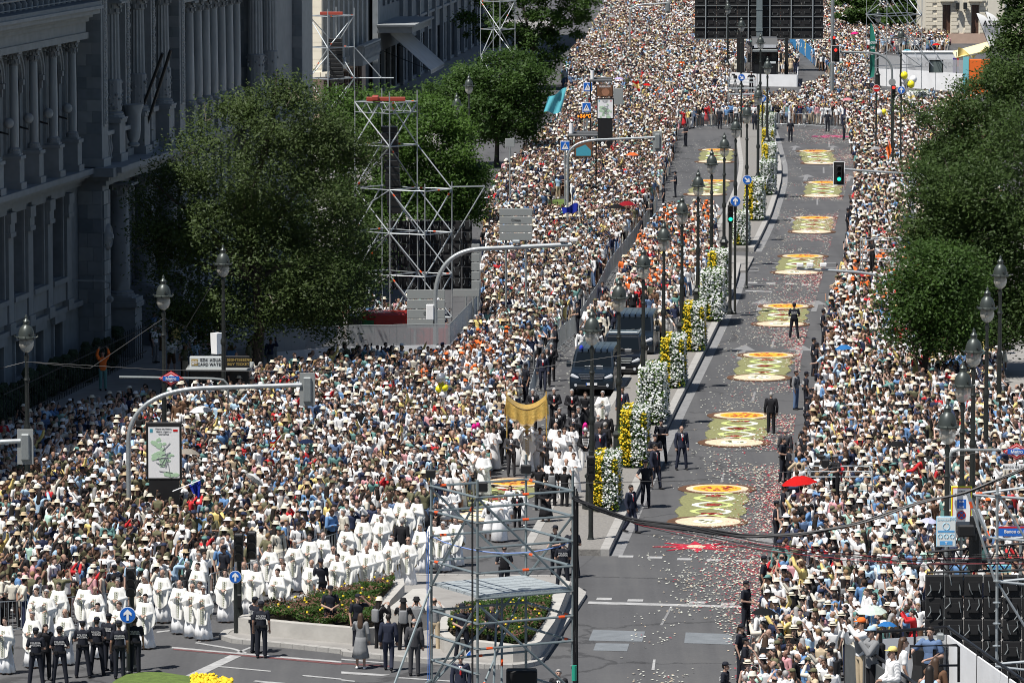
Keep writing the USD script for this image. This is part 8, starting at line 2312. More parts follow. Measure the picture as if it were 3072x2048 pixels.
for i in order:
	x, y, z, th, p, rg_, sc = people[i]
	copy_of(f'/World/kinds/spectator_{p:03d}', 'person', (x, y, z), th, spot_label(i), 'person', f'spectators in the {rg_} crowd', (sc, sc, sc))
print('spectators', len(people))
# ------------------------------------------------------------------ people one can name by what they do
KINDP = {}
def kind_of(key, parts):
	if key not in KINDP:
		p = f'/World/kinds/{key}'
		define_person(p, parts())
		KINDP[key] = p
	return KINDP[key]
def stand(key, parts, label, c, x, y, face, h=1.77, z=None, group=None, sc=None, name='person'):
	px, py = Q(c, x, y)
	zz = 0.0 if z is None else z
	p = G(px, py, h + zz)
	if z is None and ground_z(p[0], p[1]) > 0:
		zz = 0.13
	s_ = (sc or h / 1.77)
	return copy_of(kind_of(key, parts), name, (p[0], p[1], zz), math.radians(face), label, 'person', group, (s_, s_, s_))
POL = dict(topc='c_police', botc='c_police', mark='police', hatc='c_police')
pol = {'front': lambda: figure(arms=('front', 'front'), legs='wide', hat='cap', **POL), 'down': lambda: figure(arms=('down', 'down'), legs='stand', hat='cap', skin='skin_b', **POL), 'cross': lambda: figure(arms=('cross', 'cross'), legs='wide', hat='beret', **POL),
       'brow': lambda: figure(arms=('brow', 'down'), legs='stand', hat='cap', **POL), 'hair': lambda: figure(arms=('hip', 'front'), legs='wide', hair='short', **POL), 'face': lambda: figure(arms=('face', 'face'), hat='cap', **POL), 'walk': lambda: figure(legs='walk', arms=('down', 'out'), hat='cap', **POL),
       'pack': lambda: figure(arms=('front', 'front'), hair='rim', bag='pack', **POL), 'bun': lambda: figure(girl=True, hair='bun', hairc='hair_brown', arms=('front', 'down'), hat='cap', **POL)}
pol_list = [('C0', 240, 1195, 180, 'front', 'leftmost of the officers with backs turned at lower left'), ('C0', 400, 1187, 182, 'front', 'second from left of the row at lower left'), ('C0', 555, 1143, 178, 'cross', 'broad one, third from left in the lower left row'), ('C0', 650, 1125, 170, 'front', 'fourth from left in the lower left row'),
			('C0', 730, 1100, 155, 'down', 'fifth from left in the lower left row'), ('C0', 800, 1148, 190, 'down', 'half hidden by the lower left signal post'), ('C0', 905, 1120, 180, 'down', 'rightmost in the lower left row, by the signal post'), ('C0', 1755, 1018, 180, 'down', 'with back turned in front of the left planter'),
			('C0', 1712, 988, 130, 'brow', 'hand at the brow at the planter corner'), ('C0', 2220, 912, 8, 'front', 'hands clasped, facing us before the left planter'), ('C0', 2155, 732, 20, 'down', 'with a camera among the white robed priests'), ('C0', 770, 768, 200, 'cross', 'behind the barrier in the lower left crowd'),
			('C0', 1505, 642, -50, 'down', 'behind the twin traffic light'), ('C1', 110, 968, 20, 'brow', 'in grey cap at the shrubs left of the scaffold'), ('C1', 1095, 638, 180, 'pack', 'bald, with black backpack, seen through the scaffold'), ('C1', 1440, 508, -50, 'front', 'left of three at the right side of the scaffold'),
			('C1', 1490, 605, 180, 'cross', 'middle of three at the right side of the scaffold'), ('C1', 1555, 515, 185, 'hair', 'right of three at the right side of the scaffold'), ('C1', 812, 1032, 0, 'front', 'behind the front scaffold, facing us'), ('C1', 1015, 1028, -40, 'hair', 'behind the front scaffold, looking left'),
			('C1', 2045, 70, 5, 'walk', 'walking towards us at the median kerb'), ('B1', 2150, 1290, 0, 'cross', 'by the median flowers with lanyard'), ('B1', 2108, 1390, 10, 'cross', 'with folded arms beside the median flowers'), ('B1', 1590, 500, -90, 'front', 'at the left barrier beside the last van'), ('B1', 1440, 655, -90, 'front', 'leaning at the left barrier beside the car'),
			('B1', 1240, 915, -60, 'down', 'at the left barrier beyond the gold canopy'), ('B2', 750, 512, 178, 'front', 'alone on the road at the fourth petal carpet'), ('A2', 725, 802, 0, 'face', 'alone on the road at the far barrier'), ('A2', 975, 742, 160, 'down', 'at the right end of the far barrier'), ('A2', 250, 722, 160, 'down', 'at the left end of the far barrier'),
			('A2', 20, 832, -60, 'front', 'at the far corner of the left barrier'), ('A2', 485, 745, 180, 'down', 'at the far barrier beside the lamps'), ('A1', 2245, 1150, -90, 'front', 'fifth along the upper left barrier'), ('A1', 2165, 1232, -90, 'down', 'fourth along the upper left barrier'), ('A1', 2085, 1335, -90, 'cross', 'third along the upper left barrier'),
			('A1', 2015, 1445, -90, 'front', 'second along the upper left barrier'), ('A1', 2225, 1428, -20, 'front', 'on the left lane behind the orange clad group')]
rl = [('C2', 285, 1425, 70, 'front'), ('C2', 420, 1258, 80, 'cross'), ('C2', 392, 1172, 60, 'bun'), ('C2', 425, 878, 60, 'front'), ('C2', 545, 712, 80, 'down'), ('C2', 645, 560, 90, 'front'), ('C2', 630, 342, 80, 'front'), ('C2', 680, 237, 90, 'down'), ('B2', 715, 1468, 90, 'cross'), ('B2', 675, 1412, 60, 'hair'), ('B2', 800, 1372, 100, 'bun'), ('B2', 840, 1255, 90, 'front'),
      ('B2', 835, 1142, 90, 'front'), ('B2', 865, 1080, 90, 'cross'), ('B2', 830, 972, 100, 'down'), ('B2', 900, 777, 90, 'down'), ('B2', 880, 745, 80, 'front'), ('B2', 960, 627, 90, 'front'), ('B2', 945, 552, 90, 'down'), ('B2', 995, 440, 80, 'front'), ('B2', 1065, 392, 100, 'down'), ('B2', 1045, 292, 90, 'front'), ('B2', 1110, 217, 90, 'front'), ('B2', 1095, 137, 90, 'down'),
      ('A2', 1155, 1452, 90, 'front'), ('A2', 1110, 1397, 90, 'down'), ('A2', 1130, 1347, 90, 'front'), ('A2', 1165, 1262, 90, 'down'), ('A2', 1160, 1192, 80, 'front'), ('A2', 1210, 1142, 90, 'down'), ('A2', 1170, 1067, 90, 'cross'), ('A2', 1185, 977, 90, 'down'), ('A2', 1140, 882, 90, 'front'), ('A2', 1085, 792, 100, 'down')]
FAR = []
for c, x, y, f, k, lab in pol_list:
	if c in ('A1', 'A2'):
		FAR.append((c, x, y, f))
		continue
	stand('officer_' + k, pol[k], 'police officer in black, ' + lab, c, x, y, f, group='police officers')
for i, (c, x, y, f, k) in enumerate(rl):
	if c == 'A2' and y < 1300:
		FAR.append((c, x, y, f))
		continue
	stand('officer_' + k, pol[k], f'police officer in black facing the right crowd, {NUM[i]} along it from the front', c, x, y, f, group='police officers along the right crowd')
# officers too small to show their parts stand with the far crowd
for k in range(2):
	define_tinted(f'/World/crowd/officer_{k:03d}', figure(fine=False, arms=(('front', 'front'), ('down', 'down'))[k], hat='cap', topc='c_police', botc='c_police', hatc='c_police'), 'crowd_tint')
	protos.append(f'/World/crowd/officer_{k:03d}')
for i, (c, x, y, f) in enumerate(FAR):
	p = G(*Q(c, x, y), 1.77)
	people.append([p[0], p[1], 0.0, math.radians(f), len(protos) - 1 - i % 2, 'far', 1.0])
rest = [p for i, p in enumerate(people) if i not in single]
A = np.array([[p[0], p[1], p[2], p[3], p[4], p[6]] for p in rest])
crowd.CreatePrototypesRel().SetTargets(protos)
crowd.CreatePositionsAttr(Vt.Vec3fArray.FromNumpy(A[:, :3].astype(np.float32)))
crowd.CreateProtoIndicesAttr(Vt.IntArray.FromNumpy(A[:, 4].astype(np.int32)))
crowd.CreateOrientationsAttr(Vt.QuathArray([Gf.Quath(math.cos(t / 2), 0, 0, math.sin(t / 2)) for t in A[:, 3]]))
crowd.CreateScalesAttr(Vt.Vec3fArray.FromNumpy(np.repeat(A[:, 5:6], 3, 1).astype(np.float32)))
# priests in white chasubles, in two files
pv = [('hair_grey', 'short', ('front', 'front')), ('hair_grey', 'rim', ('pray', 'pray')), ('hair_white', 'short', ('front', 'chest')), ('hair_dark', 'short', ('pray', 'pray')), ('hair_grey', 'rim', ('front', 'front')), ('hair_brown', 'short', ('chest', 'front')), ('hair_white', 'rim', ('front', 'chest')), ('hair_dark', 'short', ('front', 'front'))]
prs = [('C0', *q) for q in ((35, 1118), (245, 922), (312, 932), (218, 1080), (395, 885), (437, 1062), (567, 878), (640, 910), (657, 1022), (790, 862), (802, 1016), (972, 838), (977, 962), (1092, 798), (1206, 868), (1293, 892), (1367, 908), (1345, 880), (1330, 752), (1337, 690), (1515, 795), (1640, 745), (1720, 757), (1815, 628), (1866, 792), (1905, 752), (1893, 712), (1980, 603), (2082, 558), (2095, 732), (2172, 548), (2240, 642), (2268, 692))] + \
      [('C1', *q) for q in ((25, 622), (72, 648), (36, 492), (172, 638), (188, 602), (236, 620), (147, 432), (255, 378), (270, 433), (302, 337), (332, 587), (345, 560), (402, 302), (442, 342), (510, 308), (450, 580), (532, 492), (685, 478), (628, 458), (770, 445))]
prs.sort(key=lambda q: Q(*q)[0])
for i, (c, x, y) in enumerate(prs):
	k = (i * 5 + 3) % 8
	h, hr, ar = pv[k]
	nm = {'short': h[5:] + '-haired', 'rim': 'balding'}[hr]
	stand(f'priest_{k}', lambda: priest(hr, h, ar, skin='skin_c' if k % 2 else 'skin_a', seed=k, glasses=k in (2, 6)), f'{nm} priest in white chasuble, {NUM[i]} from the left in the procession', c, x, y, float(crng.uniform(-38, -8)), 1.76, group='priests in white chasubles')
# servers in white albs and the rest of the procession
sv = [('hair_dark', 'short', ('front', 'front')), ('hair_dark', 'short', ('chest', 'front')), ('hair_brown', 'short', ('pray', 'pray')), ('hair_grey', 'rim', ('front', 'front'))]
srv = [('B1', *q) for q in ((950, 1372), (988, 1332), (1022, 1337), (850, 1472), (957, 1500), (1440, 1312), (1466, 1362), (1500, 1345), (1548, 1325), (1465, 1502), (1542, 1460), (1562, 1512), (1190, 1312), (1242, 1276), (1335, 1342), (1700, 480), (1660, 530))] + [('C1', 790, 82), ('C1', 1062, 292), ('C1', 1512, 55), ('C1', 1408, 55)]
srv.sort(key=lambda q: Q(*q)[0])
for i, (c, x, y) in enumerate(srv):
	k = i % 4
	h, hr, ar = sv[k]
	stand(f'server_{k}', lambda: priest(hr, h, ar, kind='server', seed=40 + k, skin='skin_b' if k == 1 else 'skin_a'), f'altar server in plain white alb, {NUM[i]} from the left around the gold canopy', c, x, y, float(crng.uniform(-25, 15)), 1.76, group='altar servers in white')
stand('priest_2', None, 'white haired priest in white chasuble directly before the foremost van', 'B1', 1757, 1098, -5, 1.76, group='priests in white chasubles')
suits = {'dark': lambda: figure(top='jacket', topc='c_suitblack', botc='c_suitblack', tie='c_black', hairc='hair_grey', arms=('down', 'down')), 'navy': lambda: figure(top='jacket', topc='c_suit', botc='c_suit', tie='c_red', legs='walk', hairc='hair_dark', skin='skin_b'), 'shades': lambda: figure(top='jacket', topc='c_suit', botc='c_suit', tie='c_red', glasses=True, hair='rim', hairc='hair_dark', legs='wide'),
         'grey': lambda: figure(top='jacket', topc='c_suitgrey', botc='c_suitgrey', tie='c_navy', hairc='hair_dark', arms=('chest', 'front')), 'front': lambda: figure(top='jacket', topc='c_suitblack', botc='c_suitblack', tie='c_red', hairc='hair_white', arms=('front', 'front')), 'cassock': lambda: figure(top='cassock', topc='c_black', bottom='robe', hairc='hair_dark', arms=('front', 'front')),
         'bald': lambda: figure(top='jacket', topc='c_suitgrey', botc='c_suitgrey', hair='rim', hairc='hair_grey')}
for k, c, x, y, f, lab in [('dark', 'B2', 595, 1107, 178, 'with back turned on the second petal carpet'), ('bald', 'B2', 690, 1352, 175, 'bald, beside the officers at the right crowd'), ('navy', 'C1', 1945, 232, 50, 'at the kerb right of the front scaffold'), ('navy', 'B1', 2105, 1455, 60, 'beside officers at the median flowers'), ('shades', 'B1', 2287, 1333, 15, 'bald with sunglasses on the road by the median'),
                           ('navy', 'B1', 1355, 840, 0, 'foremost of three by the left barrier'), ('dark', 'B1', 1382, 812, 5, 'middle of three by the left barrier'), ('front', 'B1', 1412, 778, -5, 'hindmost of three by the left barrier'), ('navy', 'B1', 1755, 366, 0, 'in open collar behind the convoy'), ('navy', 'B1', 1757, 530, 0, 'walking left of the last van'), ('navy', 'B1', 1835, 520, 0, 'close behind the car'),
                           ('dark', 'B1', 1960, 412, 0, 'behind the last van'), ('dark', 'B1', 2060, 352, 0, 'far behind the last van'), ('navy', 'B1', 1890, 1072, -20, 'right of the foremost van'), ('front', 'B1', 1287, 1087, 0, 'behind the left end of the gold canopy'), ('front', 'B1', 1430, 1080, 0, 'white haired, left of the foremost van'), ('front', 'B1', 1550, 1087, 0, 'with lanyard before the foremost van'),
                           ('dark', 'B1', 1782, 1242, 180, 'back turned below the white clad priest'), ('bald', 'B1', 1727, 1258, 175, 'balding, back turned before the van'), ('navy', 'B1', 1737, 1338, 5, 'facing us left of the yellow flowers'), ('dark', 'B1', 1773, 1308, 150, 'half turned beside the yellow flowers'), ('dark', 'B1', 1466, 1210, 0, 'young, right of the gold canopy'), ('dark', 'B1', 1445, 1232, 0, 'right behind the canopy corner'), ('grey', 'B1', 1560, 1232, 0, 'with white gloves right of the canopy'),
                           ('dark', 'B1', 1592, 1202, 20, 'half hidden right of the canopy'), ('shades', 'B1', 855, 1372, 0, 'with sunglasses left of the altar servers'), ('dark', 'B1', 1060, 1307, 10, 'left behind the gold canopy'), ('dark', 'B1', 1100, 1290, 10, 'at the left canopy pole'), ('grey', 'B1', 1142, 1372, 0, 'holding the front left pole of the canopy'), ('grey', 'B1', 1365, 1388, 0, 'holding the front right pole of the canopy'),
                           ('cassock', 'C1', 692, 96, 0, 'long cassock, left of the altar servers'), ('dark', 'C1', 407, 456, 160, 'photographing among the white robed priests'), ('shades', 'C1', 802, 1370, 0, 'with red tie below the scaffold'), ('bald', 'C1', 490, 1128, 175, 'black, back turned at the island kerb'), ('navy', 'C1', 316, 1098, 178, 'navy, back turned at the island kerb'), ('dark', 'C1', 1460, 1468, 0, 'at the lower edge right of the scaffold')]:
	stand('suit_' + k, suits[k], 'person in ' + ('black ' if k == 'cassock' else 'suit, ') + lab if k == 'cassock' else 'person in dark suit, ' + lab, c, x, y, f, 1.78, group='people in dark suits')
oth = [('woman_pattern', lambda: figure(top='dress', topc='c_grey', bottom=None, girl=True, hair='long', hairc='hair_brown', arms=('face', 'down')), 'C1', 130, 1092, 170, 'person in grey patterned dress with shoulder bag at the island kerb'), ('photo_beige', lambda: figure(top='shirt', topc='c_black', botc='c_black', hat='bucket', hatc='c_offwhite', arms=('face', 'face'), bag='pack', girl=True, hair='long'), 'C1', 255, 990, 140, 'photographer in black with beige sun hat and backpack'),
       ('photo_black', lambda: figure(top='tee', topc='c_black', botc='c_black', hat='bucket', hatc='c_black', bag='pack', hair='long', arms=('face', 'face')), 'C1', 416, 998, 180, 'photographer in black hat and black backpack before the concrete block'), ('photo_hat', lambda: figure(top='tee', topc='c_grey', botc='c_black', hat='bucket', hatc='c_black', arms=('face', 'face')), 'C1', 505, 990, 180, 'photographer in grey t-shirt and black hat before the scaffold'),
       ('photo_grey', lambda: figure(top='tee', topc='c_grey', botc='c_beige', hair='rim', hairc='hair_dark', arms=('face', 'face')), 'C1', 625, 988, 165, 'balding person in grey t-shirt behind the left scaffold post'), ('woman_grey', lambda: figure(top='dress', topc='c_suitgrey', bottom=None, girl=True, hair='long', hairc='hair_dark'), 'C1', 555, 252, 0, 'person in long grey dress above the priests'),
       ('woman_black', lambda: figure(top='dress', topc='c_black', bottom=None, girl=True, hair='bun', hairc='hair_brown', arms=('front', 'front')), 'C1', 1375, 206, 10, 'person in black dress carrying a basket behind the scaffold'), ('woman_black', None, 'B1', 1640, 1107, 0, 'person in black dress before the foremost van'), ('media', lambda: figure(top='tee', topc='c_black', botc='c_black', hairc='hair_dark', arms=('out', 'face')), 'C1', 1330, 97, 170, 'media worker in black with camera, left of three'),
       ('media_pack', lambda: figure(top='tee', topc='c_black', botc='c_black', hairc='hair_dark', bag='pack'), 'C1', 1415, 107, 180, 'media worker in black with backpack, middle of three'), ('media', None, 'C1', 1500, 110, 150, 'media worker in black at the yellow flowers, right of three'), ('jeans', lambda: figure(top='shirt', topc='c_grey', botc='c_denim', hairc='hair_dark', skin='skin_b', bag='pack', arms=('front', 'down')), 'B2', 762, 962, 60, 'person in grey shirt and jeans standing on red petals'),
       ('suit_woman', lambda: figure(top='jacket', topc='c_suitblack', botc='c_suitblack', girl=True, hair='long', hairc='hair_dark'), 'C0', 305, 1165, 30, 'long haired person in black suit among the lower left officers'), ('suit_dark', None, 'C0', 1262, 742, -60, 'camera operator in dark suit behind the priests')]
for k, fn, c, x, y, f, lab in oth:
	stand(k if k == 'suit_dark' else 'other_' + k, fn, lab, c, x, y, f, 1.74)
kid = {'girl': lambda: figure(top='dress', topc='c_white', bottom=None, girl=True, hair='long', hairc='hair_dark', arms=('front', 'front')), 'boy': lambda: figure(top='jacket', topc='c_suitblack', botc='c_suitblack', tie='c_red', hairc='hair_dark', arms=('front', 'front'))}
for i, (k, x, y, f) in enumerate([('girl', 700, 268, 10), ('girl', 760, 258, 0), ('boy', 635, 348, 0), ('girl', 1135, 236, 0), ('girl', 1002, 308, 20), ('boy', 1182, 280, 0), ('girl', 1105, 296, 0), ('girl', 985, 360, 190), ('girl', 1215, 262, -10)]):
	stand('child_' + k, kid[k], f"child in {'white dress' if k == 'girl' else 'dark suit'}, {NUM[i]} of the children behind the front scaffold", 'C1', x, y, f, 1.36, group='children in the procession')
def celebrant():
	P = priest('rim', 'hair_white', ('up', 'up'), seed=70)
	P = [(n, m, 'c_gold' if n == 'orphrey' else mt, q) for n, m, mt, q in P]
	m = MB().lathe([(0.07, 1.62), (0.03, 1.66), (0.03, 1.75), (0.2, 1.9), (0.2, 1.92), (0.03, 2.05)], 14, (0, -0.4, 0))
	for i in range(14):
		a = i * PI / 7
		m.box((0.24 * math.cos(a), -0.4, 1.9 + 0.24 * math.sin(a)), (0.14, 0.012, 0.02), R=np.array(trimesh.transformations.rotation_matrix(-a, [0, 1, 0]))[:3, :3])
	P.append(('monstrance', m.get(), 'c_gold', None))
	return P
stand('celebrant', celebrant, 'celebrant in white cope holding a golden monstrance under the gold canopy', 'B1', 1247, 1352, 0, 1.76)
def guard():
	P = figure(top='jacket', topc='c_black', botc='c_white', hair='short', hairc='hair_dark', arms=('down', 'front'))
	m = MB()
	for k in range(6):
		m.box((0, -0.135, 1.36 - k * 0.06), (0.26 - k * 0.02, 0.02, 0.014))
	for s in (-1, 1):
		m.tube([(s * 0.13, -0.125, 1.4), (s * 0.1, -0.135, 1.2), (s * 0.07, -0.13, 1.05)], 0.014, 5)
	P.append(('white_braid', m.get(), 'c_white', None))
	P.append(('helmet', MB().lathe([(0.12, 1.68), (0.11, 1.75), (0.06, 1.82), (0.02, 1.86)], 12, (0, -0.01, 0)).get(), 'galv', None))
	P.append(('plume', va(union([hull(((0, 0, 1.93), (0.08, 0.09, 0.1)), ((0, 0.08, 1.86), (0.1, 0.08, 0.12))), hull(((0, 0.1, 1.82), (0.1, 0.07, 0.1)), ((0, 0.12, 1.6), (0.1, 0.06, 0.1)))])), 'c_magenta', None))
	return P
for x, y, lab in ((1640, 1352, 'right of the gold canopy'), (892, 1362, 'leftmost of two left of the canopy'), (918, 1352, 'right one of two left of the canopy')):
	stand('guard', guard, 'ceremonial guard with pink plumed helmet, ' + lab, 'B1', x, y, 5, 1.8, sc=1.0)
# people on the raised platform and on the camera stands
for k, (fn, x, y, f, lab) in enumerate([(lambda: figure(top='shirt', topc='c_white', botc='c_grey', hair='rim', hat='cap', hatc='c_yellow', arms=('front', 'front')), 1415, 1322, -70, 'in white shirt and yellow cap leaning on the platform rail'), (lambda: figure(top='tee', topc='c_white', botc='c_grey', girl=True, hair='long', hairc='hair_brown'), 1480, 1250, 100, 'with long brown hair and white top on the raised platform'),
										(lambda: figure(top='tee', topc='c_denim', botc='c_black', hairc='hair_dark', arms=('front', 'out')), 1668, 1180, -30, 'in blue t-shirt behind the camera on the raised platform'), (lambda: figure(top='jacket', topc='c_grey', botc='c_black', hat='cap', hatc='c_sky', bag='pack', arms=('face', 'face')), 1275, 1185, -70, 'in grey jacket, light blue cap and backpack on the raised platform'),
										(lambda: figure(top='shirt', topc='c_white', botc='c_beige', hat='cap', hatc='c_orange', arms=('up', 'face'), phone=True), 1205, 1128, -70, 'in white shirt and orange cap taking a picture from the platform'), (lambda: figure(top='vest', topc='c_sky', botc='c_navy', girl=True, hair='long', hairc='hair_dark', arms=('face', 'down')), 1660, 1440, 170, 'with long dark hair at the lower edge of the raised platform'),
										(lambda: figure(top='tee', topc='c_brown', botc='c_black', girl=True, hair='long', hairc='hair_brown', arms=('up', 'down'), phone=True), 1700, 1385, 160, 'in brown top holding a phone on the raised platform')]):
	stand(f'platform_person_{k}', fn, 'person ' + lab, 'C2', x, y, f, 1.74, z=ZPF)
op = lambda: figure(top='tee', topc='c_black', botc='c_black', arms=('out', 'out'), hairc='hair_dark', hat='cap', hatc='c_grey')
stand('operator', op, 'camera operator in black on the platform beside the red umbrella', 'C2', 1032, 32, -60, 1.76, z=0.95)
stand('operator', op, 'camera operator in black on the platform by the right trees', 'B2', 1275, 80, -60, 1.76, z=1.5)
stand('operator', op, 'camera operator in black on the distant crowd platform', 'A2', 462, 480, 0, 1.76, z=2.4)
for i, (x, y, f) in enumerate(((2055, 350, -120), (2150, 330, 10))):
	stand('volunteer', lambda: figure(top='tee', topc='c_white', botc='c_white', hat='cap', hatc='c_orange', arms=('front', 'down')), f"volunteer in white with orange cap, {['left', 'right'][i]} of two by the right scaffold", 'C2', x, y, f, 1.76)
stand('rescue', lambda: figure(top='jacket', topc='c_orange', botc='c_teal', arms=('high', 'high'), hairc='hair_dark'), 'person in bright orange jacket with raised arms in the shade by the hedge', 'B0', 690, 850, 10, 1.8)
stand('red_dress', lambda: figure(top='dress', topc='c_red', bottom=None, girl=True, hair='long', hairc='hair_brown', hat='straw', hatc='c_straw', arms=('out', 'high')), 'person in long red dress and straw hat with outstretched arm, right crowd', 'C2', 1605, 28, -120, 1.85, z=0.5)
# ------------------------------------------------------------------ umbrellas, balloons, flags and the canopy
M('balloon_silver', (0.55, 0.56, 0.58), 0.15, metal=0.7)
M('balloon_white', (0.8, 0.8, 0.8), 0.25)
M('balloon_yellow', (0.85, 0.75, 0.03), 0.25)
M('gold_cloth', (0.68, 0.45, 0.12), 0.36, metal=0.45, var=0.25, scale=7, bump=0.5, bscale=16)
M('flag_turq', (0.12, 0.5, 0.58), 0.7)
M('flag_blue', (0.015, 0.03, 0.3), 0.7)
def cloth_mat(name, c):
	looks[name] = usdkit.material(stage, '/World/Looks/' + name, {'d': ('diffuse_bsdf', dict(color=c)), 't': ('translucent_bsdf', dict(color=c)), 'm': ('mix_closure', dict(fac=0.3))}, [('d.BSDF', 'm.closure1'), ('t.BSDF', 'm.closure2')], surface='m.closure')
	return name
UC = {k: cloth_mat('umbrella_' + k, c) for k, c in dict(red=(0.6, 0.02, 0.02), blue=(0.04, 0.18, 0.45), mint=(0.62, 0.72, 0.64), black=(0.02, 0.02, 0.022), lavender=(0.55, 0.56, 0.75), white=(0.78, 0.78, 0.76), beige=(0.32, 0.29, 0.25), wine=(0.3, 0.02, 0.03), orange=(0.75, 0.16, 0.05), lilac=(0.5, 0.42, 0.7), pink=(0.6, 0.25, 0.28), teal=(0.05, 0.33, 0.42), magenta=(0.65, 0.03, 0.2), grey=(0.3, 0.3, 0.31), navy=(0.02, 0.03, 0.07)).items()}
umb = [('C2', 795, 178, 250, 'red', 'large red umbrella beside the camera platform in the right crowd'), ('B2', 1090, 795, 126, 'blue', 'blue umbrella in the right crowd by the third petal carpet'), ('C2', 1270, 1045, 215, 'mint', 'pale green umbrella in the lower right crowd'), ('C2', 545, 1065, 185, 'black', 'black umbrella at the front edge of the lower right crowd'), ('C2', 1370, 1158, 140, 'blue', 'blue umbrella just behind the raised platform'),
       ('C2', 1640, 485, 130, 'lavender', 'pale lavender umbrella beside the car park sign'), ('B2', 1440, 1440, 150, 'black', 'black umbrella in the right crowd below the lamps'), ('B0', 1360, 1205, 165, 'white', 'white umbrella above the map panel in the left crowd'), ('B0', 1258, 1492, 165, 'beige', 'patterned beige umbrella right of the city map panel'), ('C0', 1640, 150, 150, 'white', 'tilted white parasol in the lower left crowd'),
       ('A1', 1920, 1352, 120, 'wine', 'dark red umbrella beside the grass patch in the left crowd'), ('A1', 1850, 1372, 110, 'black', 'black umbrella left of the dark red one'), ('A1', 1955, 1025, 90, 'orange', 'orange umbrella below the far arched mast'), ('A1', 1865, 520, 70, 'lilac', 'lilac umbrella right of the upper bus shelter'), ('A1', 2050, 562, 60, 'red', 'small red umbrella beside the red and yellow flag'), ('A2', 1110, 658, 80, 'pink', 'pink patterned umbrella in the far middle crowd'),
       ('A2', 1705, 292, 60, 'red', 'red umbrella before the cream house'), ('A2', 1510, 332, 65, 'teal', 'turquoise umbrella behind the right scaffold frame'), ('A2', 1160, 215, 60, 'magenta', 'pink umbrella below the far right trees'), ('A2', 1300, 985, 80, 'grey', 'grey umbrella left of the orange flag'), ('A2', 1415, 1232, 70, 'white', 'white umbrella at the edge of the right trees'), ('B0', 2065, 1425, 110, 'navy', 'dark blue umbrella in the middle of the left crowd'), ('A1', 1820, 100, 60, 'grey', 'pale grey umbrella near the far slender mast'), ('A1', 1640, 285, 55, 'grey', 'grey umbrella left of the upper bus shelter')]
for c, x, y, w, col, lab in umb:
	z = 2.15
	p = G(*Q(c, x, y), z)
	D = p[1]
	R = w * 0.44638 * D / FOC / 2
	T = Thing('umbrella', lab, 'umbrella', (p[0], p[1], ground_z(p[0], p[1])), crng.uniform(0, 1))
	n = 8
	hgt = R * 0.42
	k = 16
	V, F = [(0, 0, z)], []
	rr = np.array([0.35, 0.7, 1.0])
	for q in rr:
		for i in range(k):
			a = i * 2 * PI / k
			e = q * R * (1.0 if i % 2 == 0 else 0.95)
			V.append((e * math.cos(a), e * math.sin(a), z - hgt * q ** 2 + (0.0 if i % 2 == 0 else 0.02)))
	for i in range(k):
		F.append((0, 1 + i, 1 + (i + 1) % k))
		for j in range(2):
			a, b = 1 + j * k + i, 1 + j * k + (i + 1) % k
			F += [(a, a + k, b + k), (a, b + k, b)]
	tl = np.array(trimesh.transformations.rotation_matrix(crng.uniform(-0.15, 0.15) if 'tilted' not in lab else 0.7, [crng.uniform(-1, 1), 1, 0]))[:3, :3]
	V = (np.array(V) - [0, 0, z - 0.8]) @ tl.T + [0, 0, z - 0.8]
	T.part('canopy', MB().add(V, F), UC[col])
	T.part('shaft', MB().tube([V[0] + [0, 0, 0.06], np.array([0, 0, z - 0.95])], 0.012, 5), 'galv')
	m = MB()
	for i in range(0, k, 2):
		m.tube([V[0] - [0, 0, 0.02], V[1 + k + i] - [0, 0, 0.015], V[1 + 2 * k + i] - [0, 0, 0.01]], 0.006, 3)
	T.part('ribs', m, 'galv_dull')
SPH = trimesh.creation.icosphere(2)
for lab, base, bl in (('bunch of silver, yellow and white balloons over the left crowd', ('B1', 690, 1260), [('B1', 668, 1015, 33, 'silver'), ('B1', 672, 1062, 22, 'yellow'), ('B1', 655, 1090, 23, 'yellow'), ('B1', 697, 1080, 23, 'yellow'), ('B1', 688, 1124, 24, 'white')]), ('bunch of two white and two yellow balloons above the far right crowd', ('A2', 1530, 690), [('A2', 1490, 507, 24, 'yellow'), ('A2', 1550, 534, 24, 'white'), ('A2', 1493, 546, 24, 'white'), ('A2', 1535, 567, 25, 'yellow')]),
                      ('pair of a white and a yellow balloon in the far right crowd', ('A2', 1335, 820), [('A2', 1323, 757, 20, 'white'), ('A2', 1351, 752, 19, 'yellow')])):
	p = G(*Q(*base), 1.2)
	T = Thing('balloon_bunch', lab, 'balloons', (p[0], p[1], 1.2))
	for i, (c, x, y, r, col) in enumerate(bl):
		q = T.loc_of(AtD(*Q(c, x, y), p[1] + 0.12 * (i % 3)))
		R = r * 0.44638 * p[1] / FOC
		b = T.part('balloon', (SPH.vertices * [R, R, R * 1.1] + q, SPH.faces), 'balloon_' + col, smooth=True)
		T.part('string', MB().tube([q - [0, 0, R], np.zeros(3)], 0.006, 3), 'sign_white', under=b)
